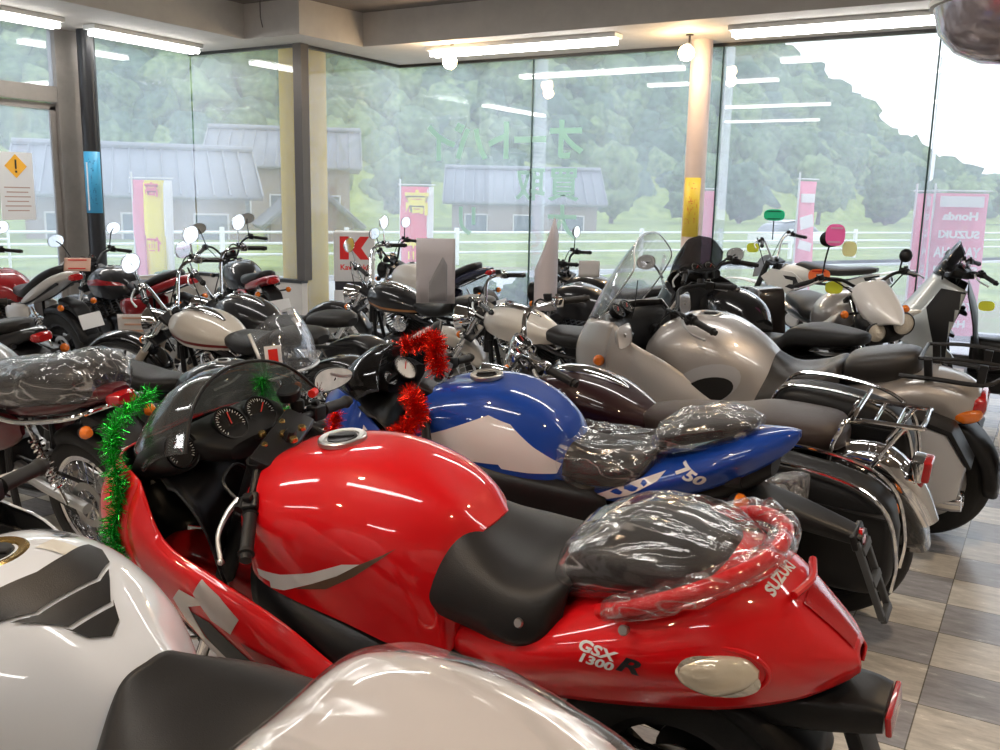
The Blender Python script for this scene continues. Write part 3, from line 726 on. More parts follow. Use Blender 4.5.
    bm = new(); tube(bm, [(-.97,-.075,.873),(-.985,0,.872),(-.97,.075,.873)], .008, 8, 4); b.add('tail_ridge', bm, RED, tail)
    bm = new(); tube(bm, [(-.61,.16,.79),(-.70,.19,.84),(-.82,.175,.90),(-.905,.09,.93),(-.925,0,.935),(-.905,-.09,.93),(-.82,-.175,.90),(-.70,-.19,.84),(-.61,-.16,.79)], .017, 12, 6); gb = b.add('grab_rail', bm, RED)
    from mathutils import noise
    bm = new(); tube(bm, [(-.64,.17,.80),(-.70,.19,.84),(-.82,.175,.90),(-.905,.09,.93),(-.925,0,.935),(-.905,-.09,.93),(-.82,-.175,.90),(-.70,-.19,.84)], .03, 20, 10)
    for v in bm.verts: v.co += V((0,.4,1)).normalized()*noise.noise(v.co*34)*.016
    b.add('plastic_wrap', bm, WRAP, gb, sm=25)
    for p in ((-.69,.212,.80),(-.45,.2,.742)):
        bm = new(); lathe(bm, [(0,.025),(.009,.025),(.011,.02),(.007,.015),(.007,0)], 12, zto((0,1,.5), p)); b.add('luggage_bolt', bm, STEEL, tail)
    # rear mudguard with light, plate hanger
    mg = tailpart(b, [(-.86,.62,.10,.04,.05),(-.98,.62,.09,.04,.05),(-1.1,.63,.07,.035,.04),(-1.14,.63,.06,.03,.03)], BLACKPL, 'mudguard', ex=4)
    bm = new(); box(bm, (.012,.13,.045), (-1.15,0,.63), (0,.1,0), .006); b.add('reflector', bm, REDLENS, mg)
    bm = new(); box(bm, (.03,.10,.28), (-1.11,0,.5), (0,.32,0), .01); b.add('plate_hanger', bm, BLACKPL, mg)
    for s in (1,-1): 
        muffler(b, [(.1,s*.1,.2),(-.2,s*.16,.22),(-.45,s*.20,.30),(-1.0,s*.235,.50)], .028, .062, CHROME if s < 0 else STEEL)
    return b

def blue_bike():
    BLUE = paint('blue', (.006,.055,.36)); WHT = paint('pearl_white', (.80,.76,.76))
    b = Bike('sport_motorcycle', 'blue and white sport motorcycle with red tinsel around its handlebars and screen', (-1.60,2.95,0), 180, -8.5)
    sport_base(b, BLUE, steer=22, head=(.36,.93), wb=.70, R=.295)
    rows = [[(.37,0,.84),(.365,.07,.835),(.36,.13,.78),(.35,.15,.66)],
            [(.31,0,.91),(.31,.10,.90),(.30,.19,.82),(.29,.20,.64)],
            [(.18,0,.94),(.18,.12,.93),(.17,.21,.82),(.16,.215,.63)],
            [(.02,0,.95),(.02,.13,.935),(.0,.215,.81),(-.02,.21,.62)],
            [(-.12,0,.915),(-.12,.11,.90),(-.13,.185,.78),(-.14,.19,.62)],
            [(-.22,0,.85),(-.22,.085,.835),(-.22,.14,.74),(-.22,.16,.64)],
            [(-.275,0,.77),(-.27,.05,.765),(-.26,.11,.70),(-.25,.13,.64)]]
    tank = tank_net(b, rows, BLUE); cap_(b, tank, (.11,0,.962), .06, STEEL, DARKMET)
    for s in (True, False):
        side_decal('white_panel', tank, [(.335,.66),(.345,.73),(.28,.775),(.16,.82),(.0,.885),(-.08,.86),(-.16,.79),(-.245,.725),(-.235,.695),(-.15,.70),(-.06,.71),(-.05,.725),(.12,.72),(.2,.66)], WHT, s)
    side = [[(.30,.17,.70),(.29,.225,.66),(.27,.235,.58),(.25,.22,.48)],[(.15,.19,.74),(.13,.245,.70),(.12,.25,.6),(.1,.23,.45)],[(.0,.19,.72),(-.02,.235,.68),(-.03,.24,.58),(-.04,.22,.42)],[(-.2,.15,.68),(-.22,.19,.65),(-.22,.2,.55),(-.2,.18,.42)],[(-.4,.12,.66),(-.42,.15,.62),(-.42,.15,.55),(-.4,.14,.48)]]
    for s in (1,-1): shell(b, 'side_cover', sided(side, s), BLACKPL, mirror=False)
    # upper fairing
    nose = shell(b, 'nose_fairing', [
        [(.78,0,.86),(.83,0,.80),(.84,0,.72),(.79,0,.66),(.74,0,.62)],
        [(.75,.08,.875),(.81,.09,.81),(.81,.09,.72),(.76,.09,.64),(.7,.08,.58)],
        [(.67,.16,.885),(.71,.18,.81),(.71,.2,.71),(.67,.19,.60),(.62,.18,.52)],
        [(.54,.21,.87),(.56,.25,.79),(.55,.265,.69),(.52,.26,.58),(.48,.24,.48)]], BLUE, BLACKPL)
    for s in (1,-1):
        sd = shell(b, 'side_fairing', sided([
            [(.54,.21,.87),(.56,.25,.79),(.55,.265,.69),(.52,.26,.58),(.48,.24,.48)],
            [(.40,.24,.76),(.40,.265,.72),(.39,.28,.63),(.37,.27,.52),(.35,.25,.40)],
            [(.22,.25,.60),(.21,.27,.56),(.2,.28,.48),(.19,.27,.38),(.19,.24,.26)],
            [(.0,.24,.47),(-.01,.25,.44),(-.02,.26,.38),(-.01,.25,.30),(.0,.2,.2)],
            [(-.18,.2,.40),(-.19,.21,.37),(-.19,.21,.33),(-.17,.2,.27),(-.14,.16,.2)]], s), BLUE, BLACKPL, mirror=False)
        M = Matrix(((1,0,0,0),(0,0,1,s*.6),(0,1,0,0),(0,0,0,1)))
        decal('white_band', sd, poly_bm([(.5,.80),(.42,.74),(.3,.58),(.22,.46),(.3,.44),(.42,.58),(.5,.7)]), WHT, M, (0,-s,0), .002)
    shell(b, 'windscreen', [
        [(.78,0,.865),(.70,0,.96),(.61,0,1.02),(.50,0,1.045)],
        [(.755,.08,.87),(.68,.085,.95),(.6,.085,1.0),(.50,.085,1.03)],
        [(.67,.155,.885),(.62,.16,.93),(.56,.155,.965),(.48,.15,.985)],
        [(.55,.21,.875),(.52,.21,.895),(.49,.205,.91),(.45,.2,.92)]], SMOKESCREEN, thick=.004, nu=6)
    inner_cowl(b, .52, .86)
    pan = b.add('instrument_panel', (lambda bm: (pod(bm, [(.6,.90,.1,.03,.04),(.54,.92,.13,.04,.05),(.47,.91,.12,.03,.04)], 3), bm)[1])(new()), BLACKPL)
    dial(b, (.475,.0,.945), .05, (-.75,0,.66), pan, face=GAUGEW); dial(b, (.48,.09,.93), .03, (-.75,0,.66), pan)
    bars(b, (.36,.93), 'clip', width=.36, back=.07, drop=.08, m=BLACKPL)
    for s in (1,-1): mirror_head(b, (.60,s*.18,.90), (.54,s*.33,1.0), 'drop', BLACKPL, (.045,.075), (-1,s*.5,-.25), .009, front=False)
    rows = [[(-.22,0,.80),(-.22,.05,.79),(-.22,.10,.74),(-.22,.12,.69)],[(-.32,0,.77),(-.32,.08,.77),(-.33,.14,.73),(-.33,.15,.68)],[(-.44,0,.775),(-.44,.10,.775),(-.45,.15,.745),(-.45,.15,.69)],[(-.54,0,.80),(-.54,.09,.795),(-.54,.13,.76),(-.53,.13,.71)],[(-.58,0,.84),(-.575,.06,.83),(-.57,.09,.79),(-.56,.1,.74)]]
    bm = new(); net(bm, rows, 6, 6); rs = b.add('rider_seat', bm, SEATM, sm=60, thick=.02)
    wrap(b, [(-.20,.74,.08,.05,.07),(-.24,.735,.15,.075,.09),(-.33,.72,.185,.075,.09),(-.46,.735,.175,.07,.075),(-.56,.775,.12,.05,.06),(-.60,.80,.07,.04,.04)], parent=rs, amp=.02, seed=9)
    ps = tailpart(b, [(-.56,.835,.05,.02,.02),(-.60,.85,.10,.035,.03),(-.72,.885,.10,.035,.03),(-.84,.915,.06,.02,.02),(-.87,.92,.02,.01,.01)], SEATM, 'passenger_seat', ex=3)
    wrap(b, [(-.54,.82,.05,.03,.03),(-.58,.84,.12,.06,.05),(-.68,.875,.13,.065,.055),(-.80,.905,.11,.05,.045),(-.88,.92,.05,.025,.025)], parent=ps, amp=.014, seed=5)
    rows = [[(-.34,0,.67),(-.34,.07,.67),(-.35,.13,.65),(-.36,.13,.62)],
            [(-.50,0,.74),(-.50,.09,.735),(-.52,.155,.70),(-.53,.14,.645)],
            [(-.68,0,.82),(-.68,.10,.81),(-.70,.155,.77),(-.72,.13,.71)],
            [(-.84,0,.89),(-.84,.08,.88),(-.86,.12,.845),(-.88,.09,.79)],
            [(-.95,0,.915),(-.95,.04,.905),(-.96,.05,.88),(-.97,.035,.85)],
            [(-1.0,0,.915),(-1.0,.01,.912),(-1.0,.012,.90),(-1.0,.01,.89)]]
    bm = new(); net(bm, rows, 7, 6); tail = b.add('tail_cowl', bm, BLUE, sm=60, thick=.006)
    for s in (True, False):
        side_decal('white_flash', tail, [(-.37,.64),(-.48,.70),(-.62,.77),(-.60,.74),(-.5,.67),(-.42,.635)], WHT, s)
    decal('model_lettering', tail, text_bm('750', .05, bold=.002, shear=.3, xs=1.25), WHITEV, LEFTTXT(-.70,.775,.5,-.35), (0,-1,0), .002, .012)
    tailpart(b, [(-.4,.6,.08,.03,.06),(-.6,.66,.11,.04,.07),(-.8,.74,.11,.05,.07),(-.93,.80,.06,.04,.04)], BLACKPL, 'undertail')
    mg = tailpart(b, [(-.70,.64,.08,.04,.04),(-.82,.66,.09,.05,.05),(-.98,.65,.07,.03,.04),(-1.12,.62,.05,.02,.03),(-1.2,.6,.04,.015,.02)], BLACKPL, 'mudguard', ex=4)
    signal(b, (-.84,.07,.70), (-.86,.155,.715), mg, d=(-1,.2,.1), r=.03); signal(b, (-.84,-.07,.70), (-.86,-.155,.715), mg, d=(-1,-.2,.1), r=.03)
    bm = new(); box(bm, (.02,.12,.05), (-1.18,0,.60), (0,.3,0), .008); br = b.add('plate_bracket', bm, BLACKPL, mg)
    bm = new()
    for s in (1,-1): box(bm, (.02,.022,.26), (-1.23,s*.045,.48), (0,.35,0), .006)
    for zz in (.57,.47,.36): box(bm, (.02,.1,.025), (-1.235+(.48-zz)*.35*-1*-.0-(zz-.48)*-.35,0,zz), (0,.35,0), .005)
    b.add('plate_bracket', bm, mat('grey_plastic',(.06,.065,.07),.5), mg)
    bm = new(); lathe(bm, [(0,.012),(.025,.01),(.028,0)], 16, zto((-1,0,.2),(-1.19,0,.60))); b.add('reflector', bm, REDLENS, mg)
    m = muffler(b, [(.1,-.1,.2),(-.2,-.16,.22),(-.4,-.17,.34),(-.92,-.20,.58)], .026, .06, ALU)
    wrap(b, [(-.55,.42,.05,.05,.05,-.18),(-.62,.47,.085,.085,.085,-.19),(-.75,.52,.09,.09,.09,-.195),(-.9,.58,.09,.09,.09,-.2),(-.98,.62,.05,.06,.06,-.2)], 'bubble_wrap', WRAPB, .012, m)
    return b

def white_bike():
    WHT = paint('near_white', (.74,.78,.84)); 
    b = Bike('sport_motorcycle', 'white sport motorcycle closest to the camera with black tank pads and a clear-wrapped seat cowl', (-1.30,.98,0), 180, -8.5)
    sport_base(b, WHT, steer=36)
    rows = [[(.44,0,.80),(.435,.08,.80),(.425,.15,.76),(.41,.17,.66)],
            [(.38,0,.91),(.38,.10,.90),(.37,.17,.83),(.35,.18,.64)],
            [(.25,0,.97),(.25,.12,.955),(.24,.205,.87),(.22,.21,.62)],
            [(.10,0,.985),(.10,.12,.965),(.09,.205,.86),(.06,.21,.60)],
            [(-.03,0,.955),(-.03,.10,.935),(-.04,.18,.83),(-.06,.19,.58)],
            [(-.13,0,.90),(-.13,.075,.88),(-.135,.135,.77),(-.15,.155,.58)],
            [(-.21,0,.845),(-.21,.055,.83),(-.21,.105,.74),(-.22,.14,.60)],
            [(-.29,0,.80),(-.29,.05,.79),(-.29,.09,.72),(-.30,.13,.62)]]
    tank = tank_net(b, rows, WHT); cap_(b, tank, (.17,0,.981), .06, GOLD, DARKMET)
    # rubber tank pad in three interlocking pieces
    pads = [[(.035,0),(.045,.06),(.065,.115),(.045,.125),(.0,.105),(-.035,.055),(-.035,-.055),(.0,-.105),(.045,-.125),(.065,-.115),(.045,-.06)],
            [(-.042,.0),(-.042,.055),(-.02,.088),(-.045,.07),(-.085,.038),(-.085,-.038),(-.045,-.07),(-.02,-.088),(-.042,-.055)],
            [(-.092,.0),(-.092,.037),(-.082,.045),(-.115,.027),(-.13,0),(-.115,-.027),(-.082,-.045),(-.092,-.037)]]
    for p in pads: decal('tank_pad', tank, poly_bm(p), SEATM, Matrix.Translation((.01,0,1.5)), (0,0,-1), .004, .012, 2.4)
    decal('tank_sticker', tank, poly_bm([(-.03,-.018),(.03,-.018),(.03,.018),(-.03,.018)]), mat('pale_sticker',(.6,.58,.52),.5), TOPTXT(.09,-.07,1.5,.2), (0,0,-1), .002, .02, 2)
    decal('maker_lettering', tank, text_bm('Kawasaki', .042, bold=.0015, xs=1.1), BLKV, Matrix.Translation((.21,-.118,1.5)), (0,0,-1), .002, .012, 2.4)
    decal('maker_lettering', tank, text_bm('Kawasaki', .05, bold=.0015, xs=1.1), BLKV, LEFTTXT(.16,.80,.5), (0,-1,0), .002, .015, .9)
    rows = [[(-.19,0,.885),(-.19,.05,.875),(-.20,.11,.81),(-.205,.14,.76),(-.21,.14,.72)],
            [(-.25,0,.855),(-.25,.09,.845),(-.26,.16,.80),(-.265,.175,.74),(-.27,.16,.69)],
            [(-.36,0,.81),(-.36,.11,.812),(-.37,.185,.785),(-.38,.205,.72),(-.38,.18,.67)],
            [(-.46,0,.81),(-.46,.11,.815),(-.46,.18,.79),(-.46,.20,.72),(-.46,.17,.68)],
            [(-.54,0,.84),(-.54,.10,.84),(-.53,.16,.80),(-.52,.17,.74),(-.52,.15,.70)]]
    bm = new(); net(bm, rows, 6, 6); b.add('rider_seat', bm, SEATM, sm=60, thick=.02)
    rows = [[(-.42,0,.845),(-.42,.12,.845),(-.42,.19,.80),(-.42,.20,.72),(-.42,.18,.64)],
            [(-.50,0,.915),(-.50,.13,.91),(-.505,.195,.855),(-.52,.205,.75),(-.52,.18,.65)],
            [(-.64,0,.95),(-.64,.125,.945),(-.65,.19,.885),(-.66,.20,.78),(-.67,.17,.67)],
            [(-.80,0,.955),(-.80,.105,.95),(-.81,.165,.895),(-.82,.175,.80),(-.83,.145,.70)],
            [(-.95,0,.93),(-.95,.06,.925),(-.96,.115,.88),(-.97,.12,.81),(-.98,.10,.73)],
            [(-1.05,0,.88),(-1.05,.03,.875),(-1.06,.05,.85),(-1.06,.055,.81),(-1.06,.04,.76)]]
    bm = new(); net(bm, rows, 7, 7); tail = b.add('seat_cowl', bm, paint('warm_white',(.74,.69,.67)), sm=60, thick=.006)
    from mathutils import noise
    bm = new(); net(bm, [[(p[0],p[1]*1.06,p[2]+.006) for p in r] for r in rows], 14, 14)
    for v in bm.verts: v.co += V((0,.5*(1 if v.co.y>0 else -1),1))*max(0,noise.noise(V((v.co.x*7,v.co.y*14,v.co.z*14))))*.012*min(1,abs(v.co.y)/.16)**2
    b.add('plastic_wrap', bm, wrapmat('thin_wrap',(.6,1.6,1.6),.02,.16), tail, sm=25)
    bm = new(); box(bm, (.02,.1,.03), (-1.07,0,.81), (0,0,0), .008); b.add('tail_light', bm, REDLENS, tail)
    tailpart(b, [(-.4,.62,.1,.05,.06),(-.7,.66,.14,.05,.06),(-.95,.72,.09,.05,.05),(-1.04,.76,.03,.02,.02)], BLACKPL, 'undertail')
    nose = shell(b, 'nose_fairing', [
        [(.86,0,.86),(.93,0,.79),(.95,0,.70),(.90,0,.62)],
        [(.83,.09,.88),(.89,.10,.80),(.91,.11,.70),(.85,.1,.60)],
        [(.74,.19,.90),(.78,.21,.81),(.78,.22,.70),(.73,.22,.58)],
        [(.60,.27,.88),(.62,.29,.80),(.60,.30,.70),(.56,.29,.58)]], WHT, BLACKPL)
    for s in (1,-1):
        shell(b, 'side_fairing', sided([
            [(.60,.27,.88),(.62,.29,.80),(.60,.30,.70),(.56,.29,.58),(.5,.27,.46)],
            [(.44,.28,.84),(.45,.30,.78),(.44,.31,.68),(.40,.3,.54),(.38,.28,.40)],
            [(.26,.285,.66),(.25,.305,.60),(.24,.31,.52),(.22,.30,.42),(.2,.26,.28)],
            [(.02,.27,.50),(.0,.28,.46),(.0,.285,.40),(.0,.28,.33),(.0,.23,.2)],
            [(-.18,.23,.42),(-.19,.24,.39),(-.19,.24,.34),(-.17,.22,.27),(-.14,.18,.2)]], s), WHT, BLACKPL, mirror=False)
    shell(b, 'windscreen', [
        [(.86,0,.87),(.78,0,.96),(.69,0,1.03),(.60,0,1.06)],
        [(.835,.09,.88),(.76,.10,.95),(.68,.10,1.02),(.59,.10,1.045)],
        [(.74,.185,.90),(.69,.19,.94),(.63,.18,.98),(.56,.17,1.0)],
        [(.60,.26,.885),(.57,.26,.90),(.54,.25,.91),(.51,.24,.92)]], SMOKESCREEN, thick=.004)
    inner_cowl(b, .6, .86)
    bars(b, (.40,.95), 'clip', width=.36, back=.06, drop=.08, m=BLACKPL)
    muffler(b, [(.1,-.1,.2),(-.2,-.16,.22),(-.45,-.20,.30),(-1.0,-.235,.50)], .028, .062, STEEL)
    return b
# ---------------------------------------------------------------- cruisers
def cruiser(name, label, loc, heading, P, lean=-7, wb=.82, R=.33, steer=15, bar=(.16,.38,.2), tankrows=None, seatm=SEATM, wheels='spoke', rimm=CHROME, fendm=None, forkm=None, hl=.09, mm='oval', group=None, sissy=False, rack=False, bags=False, screen=False, trim=None, head=(.46,.82), mirrors=True, tallmirror=None, plate_=True, twoup=True, grips=None, gauge=True):
    b = Bike(name, label, loc, heading, lean, group)
    b.steer((head[0]-.03,0,head[1]), 30, steer)
    forkm = forkm or CHROME
    wheel(b, 'front_wheel', wb, R, .10, wheels, rimm, True, (.14,.14)); wheel(b, 'rear_wheel', -wb, R-.01, .15, wheels, rimm, False, (.12,), rr=(R-.01)-.085)
    fork(b, (wb,R), head, .1, .023, False, m_up=CHROME, m_lo=forkm, up_frac=.55)
    fender(b, 'front_fender', wb, R, .12, 35, 165, fendm or P, .03, .07, True, 16)
    fender(b, 'rear_fender', -wb, R-.01, .18, 20, 175, fendm or P, .035, .08, False, 18, flare=.02)
    frame_tubes(b, head, DARKMET, (-.3,.38), (-.3,.58), (-.85,.62), .02); swingarm(b, -wb, R-.01, (-.3,.38), CHROME, .1); shocks(b, -wb, R-.01, (-.62,.60))
    engine(b, 'vtwin', .06, .38, DARKMET, CHROME, 1.05); pegs(b, .28, .28); stand(b, -.05)
    rows = tankrows or [[(.42,0,.80),(.42,.05,.795),(.41,.08,.77),(.41,.07,.73)],
            [(.36,0,.845),(.36,.09,.835),(.35,.14,.77),(.34,.12,.70)],
            [(.22,0,.865),(.22,.12,.85),(.21,.175,.77),(.2,.15,.665)],
            [(.06,0,.835),(.06,.11,.82),(.05,.165,.755),(.04,.14,.655)],
            [(-.08,0,.765),(-.08,.07,.755),(-.08,.11,.71),(-.08,.09,.65)],
            [(-.17,0,.705),(-.17,.03,.70),(-.17,.045,.68),(-.17,.035,.65)]]
    tank = tank_net(b, rows, P, 6, 6)
    bm = new(); pod(bm, [(.36,.85,.02,.01,.01),(.3,.868,.045,.016,.02),(.18,.868,.05,.016,.02),(.06,.84,.03,.012,.015),(.0,.815,.01,.005,.01)], 2.4, 20); c = b.add('tank_console', bm, CHROME, tank)
    if gauge: dial(b, (.235,0,.888), .036, (-.25,0,1), c, bezel=CHROME)
    cap_(b, tank, (.10,0,.852), .032, CHROME, CHROME, (-.15,0,1))
    if trim:
        for s in (True, False):
            side_decal('pinstripe', tank, [(.405,.745),(.34,.715),(.2,.685),(.04,.675),(-.12,.665),(-.16,.66),(-.16,.675),(-.12,.682),(.04,.695),(.2,.705),(.34,.735)], trim, s, .002)
    # seats
    bm = new(); pod(bm, [(-.03,.70,.05,.03,.04),(-.1,.71,.11,.045,.05),(-.22,.70,.16,.05,.06),(-.36,.70,.17,.055,.05),(-.44,.73,.15,.07,.05),(-.48,.74,.08,.04,.04)], 2.8, 26); s_ = b.add('rider_seat', bm, seatm)
    if twoup:
        bm = new(); pod(bm, [(-.45,.75,.08,.03,.04),(-.50,.765,.125,.05,.05),(-.62,.775,.13,.05,.05),(-.74,.775,.11,.045,.04),(-.79,.77,.05,.02,.03)], 2.8, 26); b.add('passenger_seat', bm, seatm)
    headlight(b, (head[0]+.17,0,head[1]-.06), hl, .15)
    bm = new()
    for s in (1,-1): tube(bm, [(head[0]+.12,s*hl*1.02,head[1]-.06),(head[0]-.0,s*.1,head[1]-.05)], .008, 8, 1)
    b.add('lamp_bracket', bm, CHROME, front=True)
    for s in (1,-1): signal(b, (head[0]+.08,s*.1,head[1]-.1), (head[0]+.1,s*.2,head[1]-.1), m=CHROME, front=True)
    bars(b, head, 'tube', rise=bar[0], width=bar[1], back=bar[2], chrome=True, mirrors=mirrors, mshape=mm, mtip=tallmirror, gripm=grips)
    # rear light, signals, plate
    f = b.root
    bm = new(); pod(bm, [(-wb-.20,.60,.02,.02,.02),(-wb-.24,.60,.045,.035,.035),(-wb-.30,.60,.045,.035,.035),(-wb-.31,.60,.04,.03,.03)], 3, 16); t = b.add('tail_light', bm, CHROME)
    bm = new(); pod(bm, [(-wb-.30,.60,.043,.033,.033),(-wb-.325,.60,.04,.03,.03),(-wb-.335,.60,.02,.015,.015)], 3, 16); b.add('tail_lens', bm, REDLENS, t)
    for s in (1,-1): signal(b, (-wb-.24,s*.02,.54), (-wb-.25,s*.16,.54), m=CHROME, d=(-1,0,0), r=.03)
    if plate_: plate(b, (-wb-.33,0,.44), (0,.25,0))
    muffler(b, [(.18,-.08,.55),(.28,-.14,.45),(.15,-.17,.24),(-.3,-.18,.22),(-1.0,-.2,.26)], .024, .042, CHROME, CHROME)
    muffler(b, [(-.1,-.08,.55),(-.16,-.15,.42),(-.2,-.18,.32),(-.35,-.185,.31),(-.98,-.2,.34)], .024, .04, CHROME, CHROME)
    if sissy:
        bm = new(); tube(bm, [(-.75,.12,.60),(-.8,.12,.9),(-.83,.08,1.0),(-.83,-.08,1.0),(-.8,-.12,.9),(-.75,-.12,.60)], .009, 8, 5); sb = b.add('backrest', bm, CHROME)
        bm = new(); box(bm, (.05,.2,.13), (-.8,0,.92), (0,-.12,0), .02); b.add('backrest_pad', bm, seatm, sb)
    if screen:
        sc = shell(b, 'windscreen', [[(head[0]+.20,0,head[1]-.02),(head[0]+.12,0,head[1]+.2),(head[0]+.02,0,head[1]+.42)],[(head[0]+.19,.12,head[1]-.0),(head[0]+.11,.15,head[1]+.2),(head[0]+.01,.14,head[1]+.41)],[(head[0]+.12,.25,head[1]+.05),(head[0]+.06,.27,head[1]+.2),(head[0]-.02,.22,head[1]+.35)]], CLEARSCREEN, thick=.004, front=True)
    if tallmirror: pass
    return b, tank

def brown_cruiser():
    P = paint('maroon_black', (.025,.006,.008))
    b, tank = cruiser('cruiser_motorcycle', 'dark maroon cruiser with brown seat, chrome luggage rack and black saddlebags', (-1.47,3.66,0), 180, P, lean=-7, fendm=GLOSSBLK, wheels='cast5', rimm=DARKMET, seatm=BROWNSEAT, steer=25, bar=(.14,.40,.26), twoup=False, plate_=False, mirrors=False, head=(.50,.84), grips=SEATM, gauge=False)
    for o in [c for c in b.root.children if c.name.startswith('rider_seat')]: bpy.data.objects.remove(o)
    bm = new(); pod(bm, [(-.06,.70,.05,.03,.03),(-.12,.71,.10,.045,.05),(-.27,.72,.15,.055,.06),(-.44,.725,.17,.06,.06),(-.57,.745,.17,.07,.06),(-.72,.75,.16,.065,.06),(-.84,.745,.13,.06,.05),(-.88,.735,.06,.03,.03)], 2.9, 28); b.add('seat', bm, BROWNSEAT)
    for s in (1,-1): dial(b, (.50,s*.062,.955), .045, (-.6,0,.8), b.root, bezel=CHROME, depth=.06, front=True)
    # rack
    bm = new(); z = .84
    tube(bm, [(-.84,.14,.66),(-.85,.14,.74),(-.87,.13,.79),(-.91,.12,z),(-1.12,.115,z),(-1.14,.09,z),(-1.14,-.09,z),(-1.12,-.115,z),(-.91,-.12,z),(-.87,-.13,.79),(-.85,-.14,.74),(-.84,-.14,.66)], .009, 10, 4)
    tube(bm, [(-.91,.12,z),(-.93,.12,z+.045),(-.93,-.12,z+.045),(-.91,-.12,z)], .008, 8, 2)
    for xx in (-.985,-1.06): tube(bm, [(xx,.118,z),(xx,-.118,z)], .006, 8, 1)
    tube(bm, [(-1.09,.11,z),(-.95,.13,.62)], .008, 8, 1); tube(bm, [(-1.09,-.11,z),(-.95,-.13,.62)], .008, 8, 1)
    b.add('luggage_rack', bm, CHROME)
    for s in (1,-1):
        T_ = Matrix.Translation((0,0,0) if s > 0 else (.04,-.05,.09))
        bm = new(); pod(bm, [(-.56,.56,.03,.06,.08,s*.27),(-.60,.56,.085,.16,.22,s*.27),(-.76,.55,.11,.18,.25,s*.28),(-.98,.52,.105,.17,.24,s*.28),(-1.08,.50,.08,.13,.2,s*.28),(-1.115,.48,.03,.06,.09,s*.28)], 4.2, 30, 5, T_); bag = b.add('saddlebag', bm, BLACKPL)
        bm = new()
        for dy in (-.085,.108): tube(bm, [(-.555,s*(.27)+dy*s,.60),(-.61,s*.27+dy*s,.725),(-.76,s*.28+dy*s,.742),(-.97,s*.28+dy*s,.705),(-1.085,s*.28+dy*s,.62),(-1.125,s*.28+dy*s,.46),(-1.115,s*.28+dy*s,.34)], .008, 8, 5)
        bmesh.ops.transform(bm, matrix=T_, verts=bm.verts)
        b.add('guard_rail', bm, CHROME, bag)
        bm = new(); box(bm, (.5,.228,.006), (-.84,s*.28,.62), (0,-.08,0), .002); bmesh.ops.transform(bm, matrix=T_, verts=bm.verts); b.add('lid_seam', bm, DARKMET, bag)
    # chromed rear fender strip and larger lamp
    bm = new(); box(bm, (.05,.11,.085), (-1.13,.02,.66), (0,-.1,0), .014); t = b.add('brake_light', bm, CHROME)
    bm = new(); box(bm, (.035,.105,.08), (-1.16,.02,.66), (0,-.1,0), .012); b.add('brake_lens', bm, REDLENS, t)
    bm = new(); box(bm, (.02,.05,.04), (-1.15,.0,.40), (0,.2,0), .008); b.add('reflector', bm, REDLENS)
    bm = new(); tube(bm, [(-.85,.0,.66),(-1.0,0,.645),(-1.1,0,.56),(-1.17,0,.44)], [.06,.08,.07,.05], 12, 4); b.add('fender_trim', bm, CHROME)
    return b
